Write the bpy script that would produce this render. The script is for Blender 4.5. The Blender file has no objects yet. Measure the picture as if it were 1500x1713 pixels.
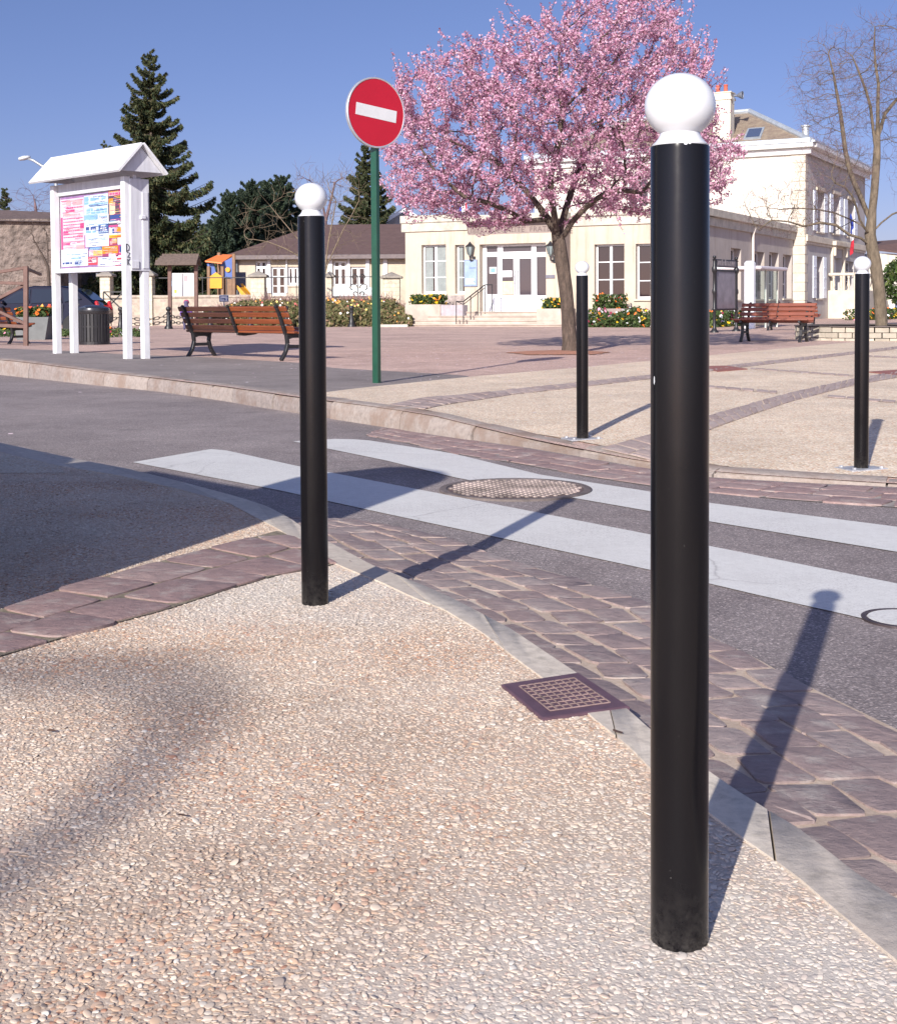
import bpy, math, random
import numpy as np
from mathutils import Vector, Matrix
random.seed(7)
scene = bpy.context.scene
col = scene.collection
R = math.radians
# ---------------------------------------------------------------- camera geometry
F, CX, HY, CH = 2200.0, 750.0, 508.0, 0.88
PIT, ROLL = R(2.2), 0.006
PY = HY + F * math.tan(PIT)
CAM = Vector((0, 0, CH))
fw = Vector((0, math.cos(PIT), -math.sin(PIT)))
up0 = Vector((0, math.sin(PIT), math.cos(PIT)))
rt0 = Vector((1, 0, 0))
rt = rt0 * math.cos(ROLL) - up0 * math.sin(ROLL)
up = rt0 * math.sin(ROLL) + up0 * math.cos(ROLL)
cd = bpy.data.cameras.new('camera')
cam = bpy.data.objects.new('camera', cd); col.objects.link(cam)
cam.matrix_world = Matrix(((rt.x, up.x, -fw.x, 0), (rt.y, up.y, -fw.y, 0), (rt.z, up.z, -fw.z, CH), (0, 0, 0, 1)))
cd.sensor_fit = 'HORIZONTAL'; cd.sensor_width = 36.0; cd.lens = F / 1500 * 36
cd.shift_y = -(856.5 - PY) / 1500
cd.clip_start = 0.05; cd.clip_end = 3000
scene.camera = cam

def ray(px, py):
    return fw * F + rt * (px - CX) - up * (py - PY)
def G(px, py, z=0.0):
    d = ray(px, py); return CAM + d * ((z - CH) / d.z)
def V(px, py, Y):
    d = ray(px, py); return CAM + d * (Y / d.y)

ZR = -0.10                                   # the road
_kp = [(-300, 596), (0, 627), (167, 645), (267, 655), (370, 670), (500, 692), (560, 701), (707, 724), (795, 737),
       (885, 749), (966, 763), (1088, 784), (1186, 798), (1300, 805), (1500, 815), (1800, 826)]
KERB = [G(x, y, ZR) for x, y in _kp]
_d0 = (KERB[0] - KERB[2]).normalized(); _d1 = (KERB[-1] - KERB[-3]).normalized()
KERB = [KERB[0] + _d0 * 20] + KERB + [KERB[-1] + _d1 * 12]
_kx = [p.x for p in KERB]; _ky = [p.y for p in KERB]
def kerbY(x):
    return float(np.interp(x, _kx, _ky))
def edge_z(x):
    return float(np.interp(x, [-0.6, -0.15, 0.55, 1.2, 2.4, 6], [0.05, 0.045, -0.04, -0.065, -0.085, -0.085]))
def zpl(x, y):                               # height of the square across the road
    d = max(0.0, y - kerbY(x))
    z = 0.05 + (edge_z(x) - 0.05) * math.exp(-d / 2.6)
    s = min(1.0, max(0.0, (-x - 3.0) / 3.5))
    return z + 0.07 * s * s * (3 - 2 * s) * max(0.0, 1 - max(0, y - 24) / 20)
def GP(px, py):
    z = 0.05
    for _ in range(14):
        p = G(px, py, z); z = 0.5 * z + 0.5 * zpl(p.x, p.y)
    return G(px, py, z)

# ---------------------------------------------------------------- materials
MATS = {}
def nodes_of(name):
    m = bpy.data.materials.new(name); m.use_nodes = True
    nt = m.node_tree; b = nt.nodes['Principled BSDF']
    return m, nt, b
def tex_obj(nt, kind='Object'):
    t = nt.nodes.new('ShaderNodeTexCoord'); return t.outputs[kind]
def noise(nt, vec, scale, detail=4, rough=.55):
    n = nt.nodes.new('ShaderNodeTexNoise'); n.inputs['Scale'].default_value = scale
    n.inputs['Detail'].default_value = detail; n.inputs['Roughness'].default_value = rough
    nt.links.new(vec, n.inputs['Vector']); return n.outputs['Fac']
def ramp(nt, fac, stops, interp='LINEAR'):
    r = nt.nodes.new('ShaderNodeValToRGB'); e = r.color_ramp.elements; r.color_ramp.interpolation = interp
    while len(e) < len(stops): e.new(0.5)
    for k, (p, c) in enumerate(stops):
        e[k].position = p; e[k].color = (c[0], c[1], c[2], 1)
    nt.links.new(fac, r.inputs['Fac']); return r.outputs['Color']
def mix(nt, fac, a, b, mode='MIX'):
    m = nt.nodes.new('ShaderNodeMix'); m.data_type = 'RGBA'; m.blend_type = mode
    for s, v in ((m.inputs[0], fac), (m.inputs[6], a), (m.inputs[7], b)):
        if hasattr(v, 'links') or hasattr(v, 'is_linked'): nt.links.new(v, s)
        elif isinstance(v, (int, float)): s.default_value = v
        else: s.default_value = (v[0], v[1], v[2], 1)
    return m.outputs[2]
def math_n(nt, op, a, b=None):
    m = nt.nodes.new('ShaderNodeMath'); m.operation = op
    for s, v in ((m.inputs[0], a), (m.inputs[1], b)):
        if v is None: continue
        if isinstance(v, (int, float)): s.default_value = v
        else: nt.links.new(v, s)
    return m.outputs[0]
def bump(nt, b, h, strength=.5, dist=.01):
    n = nt.nodes.new('ShaderNodeBump'); n.inputs['Strength'].default_value = strength
    n.inputs['Distance'].default_value = dist
    nt.links.new(h, n.inputs['Height']); nt.links.new(n.outputs['Normal'], b.inputs['Normal'])
def M(name, c, rough=.6, var=.18, vs=6.0, bs=0.0, bstr=.3, bd=.004, metal=0.0, coat=0.0, spec=.5, stretch=None, island=0.0):
    if name in MATS: return MATS[name]
    m, nt, b = nodes_of(name)
    v = tex_obj(nt)
    if stretch:
        mp = nt.nodes.new('ShaderNodeMapping'); mp.inputs['Scale'].default_value = stretch
        nt.links.new(v, mp.inputs['Vector']); v = mp.outputs['Vector']
    f = noise(nt, v, vs, 6, .6)
    lo = tuple(x * (1 - var) for x in c); hi = tuple(min(.95, x * (1 + var)) for x in c)
    cc = ramp(nt, f, [(.3, lo), (.7, hi)])
    if island:
        g = nt.nodes.new('ShaderNodeNewGeometry')
        k = ramp(nt, g.outputs['Random Per Island'], [(0, (1 - island,) * 3), (1, (1 + island,) * 3)])
        cc = mix(nt, 1.0, cc, k, 'MULTIPLY')
    nt.links.new(cc, b.inputs['Base Color'])
    b.inputs['Roughness'].default_value = rough; b.inputs['Metallic'].default_value = metal
    b.inputs['Coat Weight'].default_value = coat; b.inputs['Specular IOR Level'].default_value = spec
    if bs: bump(nt, b, noise(nt, v, bs, 5, .6), bstr, bd)
    MATS[name] = m; return m

def gravel_mat(name, cells, tint=(1, 1, 1), smear=False):
    m, nt, b = nodes_of(name); v = tex_obj(nt)
    vo = nt.nodes.new('ShaderNodeTexVoronoi'); vo.inputs['Scale'].default_value = cells
    nt.links.new(v, vo.inputs['Vector'])
    sep = nt.nodes.new('ShaderNodeSeparateColor'); nt.links.new(vo.outputs['Color'], sep.inputs[0])
    peb = ramp(nt, sep.outputs[0], [(0, (.58, .53, .44)), (.25, (.40, .32, .24)), (.42, (.62, .60, .55)), (.6, (.50, .42, .32)), (.72, (.40, .25, .17)), (.86, (.36, .33, .30)), (1, (.52, .50, .47))], 'CONSTANT')
    mort = ramp(nt, noise(nt, v, 5, 5), [(.3, (.40, .36, .30)), (.7, (.52, .48, .42))])
    k = ramp(nt, vo.outputs['Distance'], [(.42, (1, 1, 1)), (.58, (0, 0, 0))])
    c = mix(nt, k, mort, peb)
    big = ramp(nt, noise(nt, v, .9, 6, .6), [(.3, (.84, .82, .80)), (.7, (1.12, 1.10, 1.06))])
    c = mix(nt, 1, c, big, 'MULTIPLY'); c = mix(nt, 1, c, tint, 'MULTIPLY')
    nt.links.new(c, b.inputs['Base Color']); b.inputs['Roughness'].default_value = .75
    h = ramp(nt, vo.outputs['Distance'], [(0, (1, 1, 1)), (.6, (0, 0, 0))])
    bump(nt, b, h, .7, .35 / cells)
    MATS[name] = m; return m
gravel_far = gravel_mat('gravel_concrete_far', 62, (1.36, 1.24, 1.14))
gravel_near = gravel_mat('gravel_concrete_near', 84, (1.0, .94, .89))

def pavement_wear(nt, c, pos):
    """paler cement round the two freshly set posts and along the kerb, browner dirt elsewhere"""
    big = ramp(nt, noise(nt, pos, 1.1, 6, .62), [(.32, (.80, .75, .715)), (.5, (.97, .935, .91)), (.68, (1.08, 1.06, 1.04))])
    c = mix(nt, 1, c, mix(nt, 1, big, (1.04, 1.012, .975), 'MULTIPLY'), 'MULTIPLY')
    w = noise(nt, pos, 3.5, 5, .65)
    for (x, y, r0) in ((.34, 1.62, .62), (-.40, 4.05, .75), (.95, 1.75, .55)):
        vm = nt.nodes.new('ShaderNodeVectorMath'); vm.operation = 'DISTANCE'; nt.links.new(pos, vm.inputs[0]); vm.inputs[1].default_value = (x, y, 0)
        d = math_n(nt, 'ADD', math_n(nt, 'DIVIDE', vm.outputs['Value'], r0), math_n(nt, 'MULTIPLY', math_n(nt, 'SUBTRACT', w, .5), 1.3))
        c = mix(nt, ramp(nt, d, [(.25, (.62, .62, .62)), (.95, (0, 0, 0))]), c, (.55, .51, .465))
    return c
def mortar_mat():
    m, nt, b = nodes_of('cement_mortar'); v = tex_obj(nt)
    c = ramp(nt, noise(nt, v, 60, 6, .7), [(.3, (.41, .335, .275)), (.7, (.585, .505, .43))])
    big = ramp(nt, noise(nt, v, 1.6, 5, .6), [(.35, (.85, .82, .8)), (.65, (1.1, 1.1, 1.1))])
    geo = nt.nodes.new('ShaderNodeNewGeometry')
    nt.links.new(pavement_wear(nt, mix(nt, 1, c, big, 'MULTIPLY'), geo.outputs['Position']), b.inputs['Base Color']); b.inputs['Roughness'].default_value = .9
    bump(nt, b, noise(nt, v, 160, 4, .7), .6, .004)
    MATS['cement_mortar'] = m; return m
mortar_mat()
def pebble_mat():
    m, nt, b = nodes_of('pebble'); oi = nt.nodes.new('ShaderNodeObjectInfo')
    c = ramp(nt, oi.outputs['Random'], [(0, (.57, .465, .375)), (.14, (.49, .37, .28)), (.27, (.60, .53, .46)), (.38, (.53, .405, .31)), (.50, (.43, .275, .195)),
             (.61, (.37, .195, .13)), (.70, (.56, .485, .415)), (.79, (.44, .365, .315)), (.87, (.52, .34, .225)), (.94, (.26, .22, .20)), (.965, (.68, .66, .61))], 'CONSTANT')
    geo = nt.nodes.new('ShaderNodeNewGeometry')
    # cement left on the stones: paler round the freshly set posts
    f = ramp(nt, noise(nt, geo.outputs['Position'], 1.3, 4, .6), [(.40, (0, 0, 0)), (.64, (.75, .75, .75))])
    c = mix(nt, f, c, (.56, .52, .46))
    c = mix(nt, ramp(nt, noise(nt, geo.outputs['Position'], 55, 3), [(.45, (0, 0, 0)), (.7, (.55, .55, .55))]), c, (.52, .455, .39))
    c = pavement_wear(nt, c, geo.outputs['Position'])
    nt.links.new(c, b.inputs['Base Color']); b.inputs['Roughness'].default_value = .7
    MATS['pebble'] = m; return m
pebble_mat()
def asphalt_mat(name, lo, hi, sc=150):
    m, nt, b = nodes_of(name); v = tex_obj(nt)
    vo = nt.nodes.new('ShaderNodeTexVoronoi'); vo.inputs['Scale'].default_value = sc; nt.links.new(v, vo.inputs['Vector'])
    sep = nt.nodes.new('ShaderNodeSeparateColor'); nt.links.new(vo.outputs['Color'], sep.inputs[0])
    c = ramp(nt, sep.outputs[0], [(0, lo), (.55, tuple((a + q) / 2 for a, q in zip(lo, hi))), (.85, hi), (1, tuple(q * 1.55 for q in hi))])
    d = ramp(nt, vo.outputs['Distance'], [(.35, (1, 1, 1)), (.75, (.72, .72, .72))])
    c = mix(nt, 1, c, d, 'MULTIPLY')
    big = ramp(nt, noise(nt, v, .55, 7, .65), [(.3, (.80, .78, .78)), (.7, (1.18, 1.16, 1.14))])
    c = mix(nt, 1, c, big, 'MULTIPLY')
    c = mix(nt, 1, c, ramp(nt, noise(nt, v, 3.1, 8, .7), [(.3, (.80, .78, .78)), (.55, (1, 1, 1)), (.75, (1.12, 1.10, 1.08))]), 'MULTIPLY')
    c = mix(nt, ramp(nt, noise(nt, v, 1.7, 3, .5), [(.66, (0, 0, 0)), (.74, (.45, .45, .45))]), c, tuple(q * .55 for q in lo))
    nt.links.new(c, b.inputs['Base Color']); b.inputs['Roughness'].default_value = .8
    bump(nt, b, vo.outputs['Distance'], .8, .5 / sc)
    MATS[name] = m; return m
asphalt = asphalt_mat('asphalt', (.195, .166, .166), (.33, .284, .275))
walk = asphalt_mat('sidewalk_asphalt', (.205, .175, .166), (.30, .262, .248), 190)
red = asphalt_mat('red_asphalt', (.44, .305, .255), (.66, .475, .40), 120)
def paver_mat(name, c0, c1, c2):
    m, nt, b = nodes_of(name); v = tex_obj(nt)
    g = nt.nodes.new('ShaderNodeNewGeometry')
    c = ramp(nt, g.outputs['Random Per Island'], [(0, c0), (.5, c1), (1, c2)])
    mp = nt.nodes.new('ShaderNodeMapping'); mp.inputs['Scale'].default_value = (1, 1.7, 1); mp.inputs['Rotation'].default_value = (0, 0, .5)
    nt.links.new(v, mp.inputs['Vector'])
    n1 = noise(nt, mp.outputs['Vector'], 22, 9, .72)
    c = mix(nt, 1, c, ramp(nt, n1, [(.3, (.72, .72, .74)), (.7, (1.28, 1.25, 1.22))]), 'MULTIPLY')
    c = mix(nt, ramp(nt, noise(nt, v, 9, 7, .7), [(.52, (0, 0, 0)), (.72, (.75, .75, .75))]), c, (.44, .39, .35))
    nt.links.new(c, b.inputs['Base Color']); b.inputs['Roughness'].default_value = .72
    bump(nt, b, n1, .7, .014)
    MATS[name] = m; return m
paver = paver_mat('sandstone_paver', (.235, .182, .178), (.28, .208, .196), (.33, .268, .25))
paver_red = paver_mat('purple_paver', (.245, .168, .162), (.28, .188, .178), (.31, .225, .21))
paver_far = paver_mat('square_paver', (.31, .235, .215), (.36, .28, .255), (.40, .315, .285))
def paint_mat():
    m, nt, b = nodes_of('road_paint'); v = tex_obj(nt)
    n1 = noise(nt, v, 24, 8, .8)
    c = ramp(nt, n1, [(.30, (.50, .485, .465)), (.42, (.585, .57, .545)), (.6, (.64, .625, .60))])
    f = math_n(nt, 'MULTIPLY', ramp(nt, noise(nt, v, 95, 5, .8), [(.40, (1, 1, 1)), (.48, (0, 0, 0))]), ramp(nt, noise(nt, v, 1.5, 5, .6), [(.40, (.12, .12, .12)), (.68, (.85, .85, .85))]))
    c = mix(nt, f, c, (.27, .245, .24))
    vo = nt.nodes.new('ShaderNodeTexVoronoi'); vo.feature = 'DISTANCE_TO_EDGE'; vo.inputs['Scale'].default_value = .8
    mp = nt.nodes.new('ShaderNodeVectorMath'); mp.operation = 'ADD'; nt.links.new(v, mp.inputs[0]); nn = nt.nodes.new('ShaderNodeTexNoise'); nn.inputs['Scale'].default_value = 4; nn.inputs['Detail'].default_value = 6
    nt.links.new(v, nn.inputs['Vector']); sc_ = nt.nodes.new('ShaderNodeVectorMath'); sc_.operation = 'SCALE'; sc_.inputs['Scale'].default_value = .10; nt.links.new(nn.outputs['Color'], sc_.inputs[0]); nt.links.new(sc_.outputs[0], mp.inputs[1]); nt.links.new(mp.outputs[0], vo.inputs['Vector'])
    cr = math_n(nt, 'MULTIPLY', ramp(nt, vo.outputs['Distance'], [(.0, (1, 1, 1)), (.005, (0, 0, 0))]), ramp(nt, noise(nt, v, 1.1, 3), [(.45, (0, 0, 0)), (.55, (.4, .4, .4))]))
    c = mix(nt, cr, c, (.16, .14, .14))
    c = mix(nt, ramp(nt, noise(nt, v, 2.2, 7, .7), [(.5, (0, 0, 0)), (.75, (.28, .28, .28))]), c, (.40, .375, .36))
    nt.links.new(c, b.inputs['Base Color']); b.inputs['Roughness'].default_value = .6
    bump(nt, b, noise(nt, v, 130, 3), .5, .003)
    MATS['road_paint'] = m; return m
paint_mat()

# ---------------------------------------------------------------- mesh collector
class MB:
    def __init__(s): s.v = []; s.f = []; s.mi = []; s.ms = []; s.cur = 0; s.sm = []; s.smooth = False
    def use(s, mat):
        if mat not in s.ms: s.ms.append(mat)
        s.cur = s.ms.index(mat); return s
    def add(s, vs, fs):
        o = len(s.v); s.v.extend(Vector(p) for p in vs)
        for f in fs:
            s.f.append(tuple(o + i for i in f)); s.mi.append(s.cur); s.sm.append(s.smooth)
    def box(s, c, size, rot=None, ch=0.0):
        """box at c; ch chamfers all edges along the longest outline for a softer edge"""
        x, y, z = (q / 2 for q in size); Mx = rot if rot is not None else Matrix.Identity(3)
        c = Vector(c)
        if ch <= 0:
            vs = [(-x, -y, -z), (x, -y, -z), (x, y, -z), (-x, y, -z), (-x, -y, z), (x, -y, z), (x, y, z), (-x, y, z)]
            fs = [(0, 3, 2, 1), (4, 5, 6, 7), (0, 1, 5, 4), (1, 2, 6, 5), (2, 3, 7, 6), (3, 0, 4, 7)]
        else:
            h = min(ch, x * .9, y * .9, z * .9); vs = []; idx = {}
            for sx in (-1, 1):
                for sy in (-1, 1):
                    for sz in (-1, 1):
                        for a in range(3):
                            p = [sx * (x - h), sy * (y - h), sz * (z - h)]; p[a] = (sx * x, sy * y, sz * z)[a]
                            idx[(sx, sy, sz, a)] = len(vs); vs.append(p)
            fs = []
            for a in range(3):
                b, d = (a + 1) % 3, (a + 2) % 3
                for sg in (-1, 1):
                    def k(p, q):
                        t = [0, 0, 0]; t[a] = sg; t[b] = p; t[d] = q; return idx[(*t, a)]
                    q = [k(-1, -1), k(1, -1), k(1, 1), k(-1, 1)]; fs.append(tuple(q if sg > 0 else q[::-1]))
                    for sg2 in (-1, 1):                      # edges between axis b and d faces, running along a handled below
                        pass
                for p in (-1, 1):
                    for q in (-1, 1):                        # edge along a
                        def kk(e, ax):
                            t = [0, 0, 0]; t[a] = e; t[b] = p; t[d] = q; return idx[(*t, ax)]
                        fq = [kk(-1, b), kk(1, b), kk(1, d), kk(-1, d)]; fs.append(tuple(fq if p * q < 0 else fq[::-1]))
            for sx in (-1, 1):
                for sy in (-1, 1):
                    for sz in (-1, 1):
                        t = [idx[(sx, sy, sz, a)] for a in range(3)]; fs.append(tuple(t if sx * sy * sz > 0 else t[::-1]))
        s.add([c + Mx @ Vector(p) for p in vs], fs); return s
    def bar(s, a, b, w, h=None, ch=0.0, upv=(0, 0, 1)):
        a, b = Vector(a), Vector(b); h = h or w; d = b - a; L = d.length; d.normalize()
        u = Vector(upv)
        if abs(d.dot(u)) > .97: u = Vector((1, 0, 0)) if abs(d.x) < .9 else Vector((0, 1, 0))
        sd = d.cross(u).normalized(); u2 = sd.cross(d)
        return s.box((a + b) / 2, (L, w, h), Matrix((d, -sd, u2)).transposed(), ch)
    def tube(s, pts, r, n=8, cap=True):
        pts = [Vector(p) for p in pts]; rs = r if hasattr(r, '__len__') else [r] * len(pts)
        d0 = (pts[1] - pts[0]).normalized(); u = Vector((0, 0, 1)) if abs(d0.z) < .9 else Vector((1, 0, 0))
        vs = []; fs = []
        for i, p in enumerate(pts):
            d = (pts[min(i + 1, len(pts) - 1)] - pts[max(i - 1, 0)])
            d = d.normalized() if d.length > 1e-9 else d0
            a = d.cross(u)
            if a.length < 1e-4: a = d.cross(Vector((.3, .8, .5)))
            a.normalize(); b2 = a.cross(d).normalized(); u = b2
            for k in range(n):
                t = 2 * math.pi * k / n; vs.append(p + (a * math.cos(t) + b2 * math.sin(t)) * rs[i])
        for i in range(len(pts) - 1):
            for k in range(n):
                q = (k + 1) % n; fs.append((i * n + k, i * n + q, (i + 1) * n + q, (i + 1) * n + k))
        if cap:
            fs.append(tuple(range(n))[::-1]); fs.append(tuple((len(pts) - 1) * n + k for k in range(n)))
        s.add(vs, fs); return s
    def lathe(s, prof, o=(0, 0, 0), n=24, axis=None):
        """prof = [(r, z)] bottom to top about the z axis through o"""
        o = Vector(o); A = axis if axis is not None else Matrix.Identity(3); vs = []; fs = []
        for r, z in prof:
            for k in range(n):
                t = 2 * math.pi * k / n; vs.append(o + A @ Vector((r * math.cos(t), r * math.sin(t), z)))
        for i in range(len(prof) - 1):
            for k in range(n):
                q = (k + 1) % n; fs.append((i * n + k, i * n + q, (i + 1) * n + q, (i + 1) * n + k))
        if prof[0][0] > 1e-5: fs.append(tuple(range(n))[::-1])
        if prof[-1][0] > 1e-5: fs.append(tuple((len(prof) - 1) * n + k for k in range(n)))
        s.add(vs, fs); return s
    def prism(s, poly, fr, d0, d1):
        """poly in (a, b) on the frame fr = (origin, A, B, N) extruded from d0 to d1 along N"""
        o, A, B, N = (Vector(q) for q in fr); n = len(poly)
        vs = [o + A * a + B * b + N * d0 for a, b in poly] + [o + A * a + B * b + N * d1 for a, b in poly]
        fs = [tuple(range(n))[::-1], tuple(range(n, 2 * n))] + [(k, (k + 1) % n, n + (k + 1) % n, n + k) for k in range(n)]
        s.add(vs, fs); return s
    def build(s, name, mat=None, parent=None, smooth=None, loc=None):
        me = bpy.data.meshes.new(name)
        base = Vector(loc) if loc is not None else Vector((0, 0, 0))
        sub = base.copy()
        p = parent
        while p is not None: sub += p.location; p = p.parent
        me.from_pydata([tuple(q - sub) for q in s.v], [], s.f)
        for mm in ([mat] if mat is not None else s.ms): me.materials.append(mm)
        if mat is None: me.polygons.foreach_set('material_index', s.mi)
        me.polygons.foreach_set('use_smooth', s.sm if smooth is None else [smooth] * len(s.f))
        me.update()
        ob = bpy.data.objects.new(name, me); col.objects.link(ob); ob.location = base
        if parent is not None: ob.parent = parent
        return ob
def smooth_by_angle(ob, ang=35):
    me = ob.data
    me.polygons.foreach_set('use_smooth', [True] * len(me.polygons))
    me.set_sharp_from_angle(angle=R(ang))
def tag(o, label, cat, group=None):
    o['label'] = label; o['category'] = cat
    if group: o['group'] = group
    return o
def thing(name, label, cat, loc=(0, 0, 0), group=None):
    o = bpy.data.objects.new(name, None); col.objects.link(o); o.location = loc; o.empty_display_size = .2
    return tag(o, label, cat, group)
def struct(o): o['kind'] = 'structure'; return o
def stuff(o): o['kind'] = 'stuff'; return o
def dup(root, loc, rz=0.0, label=None):
    def cp(o, par):
        c = o.copy(); col.objects.link(c)
        if par is not None: c.parent = par; c.matrix_parent_inverse = Matrix.Identity(4)
        for ch in [q for q in bpy.data.objects if q.parent == o]: cp(ch, c)
        return c
    r = cp(root, None); r.location = loc; r.rotation_euler = (0, 0, rz)
    if label: r['label'] = label
    return r
def mesh_np(name, verts, faces, mat, parent=None, smooth=False):
    verts = np.asarray(verts, np.float32).copy(); faces = np.asarray(faces, np.int32)
    sub = np.zeros(3); p = parent
    while p is not None: sub += np.array(p.location); p = p.parent
    verts -= sub.astype(np.float32)
    me = bpy.data.meshes.new(name); k = faces.shape[1]
    me.vertices.add(len(verts)); me.vertices.foreach_set('co', verts.ravel())
    me.loops.add(faces.size); me.loops.foreach_set('vertex_index', faces.ravel())
    me.polygons.add(len(faces)); me.polygons.foreach_set('loop_start', np.arange(0, faces.size, k, dtype=np.int32))
    if smooth: me.polygons.foreach_set('use_smooth', np.ones(len(faces), bool))
    me.materials.append(mat); me.update(calc_edges=True)
    ob = bpy.data.objects.new(name, me); col.objects.link(ob)
    if parent is not None: ob.parent = parent
    return ob
def unit(a): return a / np.maximum(np.linalg.norm(a, axis=-1, keepdims=True), 1e-9)
def leaves(name, c, size, mat, parent, rs, axis=None, asp=.55, spread=1.0):
    """many small four-cornered leaves at the points c; axis = preferred long direction"""
    n = len(c); c = np.asarray(c); d = rs.normal(size=(n, 3))
    if axis is not None: d = unit(np.asarray(axis)) + d * spread * .5
    u = unit(d); w = unit(np.cross(u, rs.normal(size=(n, 3))))
    sz = np.asarray(size).reshape(-1, 1) * np.ones((n, 1))
    v = np.empty((n, 4, 3)); v[:, 0] = c - u * sz; v[:, 1] = c + w * sz * asp; v[:, 2] = c + u * sz; v[:, 3] = c - w * sz * asp
    return mesh_np(name, v.reshape(-1, 3), np.arange(4 * n).reshape(n, 4), mat, parent)
def resample(pts, n):
    P = np.array([tuple(p) for p in pts]); s = np.r_[0, np.cumsum(np.linalg.norm(np.diff(P, axis=0), axis=1))]
    t = np.linspace(0, s[-1], n); return np.stack([np.interp(t, s, P[:, k]) for k in range(3)], 1)
def strip(name, A, B, nu, nv, mat, zf=None, z=0.0):
    a, b = resample(A, nu), resample(B, nu); vs = []; fs = []
    for i in range(nu):
        for j in range(nv):
            p = a[i] * (1 - j / (nv - 1)) + b[i] * j / (nv - 1)
            vs.append((p[0], p[1], (zf(p[0], p[1]) if zf else 0.0) + z if (zf or z is not None) else p[2]))
    for i in range(nu - 1):
        for j in range(nv - 1):
            q = i * nv + j; fs.append((q, q + nv, q + nv + 1, q + 1))
    mb = MB(); mb.add(vs, fs); ob = mb.build(name, mat)
    return struct(ob)
def across(a, B):
    """for every point of a the point of B straight across"""
    D = resample(B, 1500); k = np.array([np.argmin(np.linalg.norm(D[:, :2] - p[:2], axis=1)) for p in a]); k = np.maximum.accumulate(k).astype(float)
    w = 15; kk = np.convolve(np.pad(k, w, mode='edge'), np.ones(2 * w + 1) / (2 * w + 1), mode='valid'); return D[np.clip(kk.round().astype(int), 0, 1499)]
def blocks(name, A, B, rows, blen, mat, rs, z0=0.0, z1=0.0, zf=None, h=.014, gap=.022, jit=.008, perp=False):
    """rows of hewn stones between the two lines A and B"""
    n = 200; a, b = resample(A, n), resample(B, n); mb = MB()
    if perp: b = across(a, B)
    mid = (a + b) / 2; L = float(np.sum(np.linalg.norm(np.diff(mid, axis=0), axis=1)))
    def P(s, t):
        k = min(max(s, 0), 1) * (n - 1); i = min(int(k), n - 2); f = k - i
        q = (a[i] * (1 - f) + a[i + 1] * f) * (1 - t) + (b[i] * (1 - f) + b[i + 1] * f) * t
        z = (zf(q[0], q[1]) + z0) if zf else z0 * (1 - t) + z1 * t
        return Vector((q[0], q[1], z))
    W = float(np.linalg.norm(a[n // 2] - b[n // 2]))
    for r in range(rows):
        s = -rs.random() * blen / L
        while s < 1:
            l = blen / L * (0.8 + .45 * rs.random()); s0, s1 = max(s, 0) + gap / L / 2, min(s + l, 1) - gap / L / 2; s += l
            if s1 - s0 < .25 * blen / L or (P(s0, 0) - P(s0, 1)).length < .072 * rows: continue
            t0, t1 = r / rows + gap / W / 2, (r + 1) / rows - gap / W / 2
            sk = (rs.random() - .5) * .25 * blen / L
            c = [P(s0, t0), P(s1, t0), P(s1 + sk * .6, t1), P(s0 + sk * .6, t1)]
            c = [p + Vector((rs.normal() * jit, rs.normal() * jit, 0)) for p in c]
            ctr = sum(c, Vector()) / 4; dz = h * (.7 + .6 * rs.random())
            cc_ = []
            for k in range(4):
                pv, nx, me_ = c[k - 1], c[(k + 1) % 4], c[k]; f = .10 + .10 * rs.random(); g = .10 + .10 * rs.random()
                cc_ += [me_.lerp(pv, f), me_ + ((pv + nx) / 2 - me_) * .07, me_.lerp(nx, g)]
            c = [p + Vector((rs.normal() * jit * .35, rs.normal() * jit * .35, 0)) for p in cc_]; n12 = 12
            lo = [p + Vector((0, 0, -.03)) for p in c]
            e1 = [p + Vector((0, 0, dz - .0012)) for p in c]
            e2 = [p + (ctr - p).normalized() * .010 + Vector((0, 0, dz + rs.normal() * .0012)) for p in c]
            vs = lo + e1 + e2 + [ctr + Vector((0, 0, dz + .003))]
            fs = []
            for k in range(12):
                q = (k + 1) % 12; fs += [(k, q, 12 + q, 12 + k), (12 + k, 12 + q, 24 + q, 24 + k), (24 + k, 24 + q, 36)]
            if (c[4] - c[0]).cross(c[8] - c[0]).z < 0: fs = [f[::-1] for f in fs]
            mb.add(vs, fs)
    ob = mb.build(name, mat); smooth_by_angle(ob, 45); return struct(ob)
# ================================================================ GROUND
rs = np.random.default_rng(3)
mb = MB(); mb.add([(-900, -300, -.16), (900, -300, -.16), (900, 1500, -.16), (-900, 1500, -.16)], [(0, 1, 2, 3)])
struct(mb.build('ground', M('far_ground', (.16, .15, .12), .9, .3, .05)))
mb = MB(); mb.add([(-60, -40, ZR), (60, -40, ZR), (60, 45, ZR), (-60, 45, ZR)], [(0, 1, 2, 3)])
struct(mb.build('road', asphalt))
# ---- the square: a sheet that dips to the dropped kerb
xs = np.concatenate([np.linspace(-70, -8, 18), np.linspace(-7.5, 7.5, 76), np.linspace(8, 80, 18)])
ts = np.concatenate([[0.02], np.linspace(.15, 6, 24), np.linspace(7, 30, 14), [45, 70, 110, 160]])
vs = []; fs = []
for x in xs:
    for t in ts:
        y = kerbY(x) + t; vs.append((x, y, zpl(x, y)))
nt_ = len(ts)
for i in range(len(xs) - 1):
    for j in range(nt_ - 1):
        q = i * nt_ + j; fs.append((q, q + nt_, q + nt_ + 1, q + 1))
mb = MB(); mb.add(vs, fs); struct(mb.build('square_paving', red, smooth=True))
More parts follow.
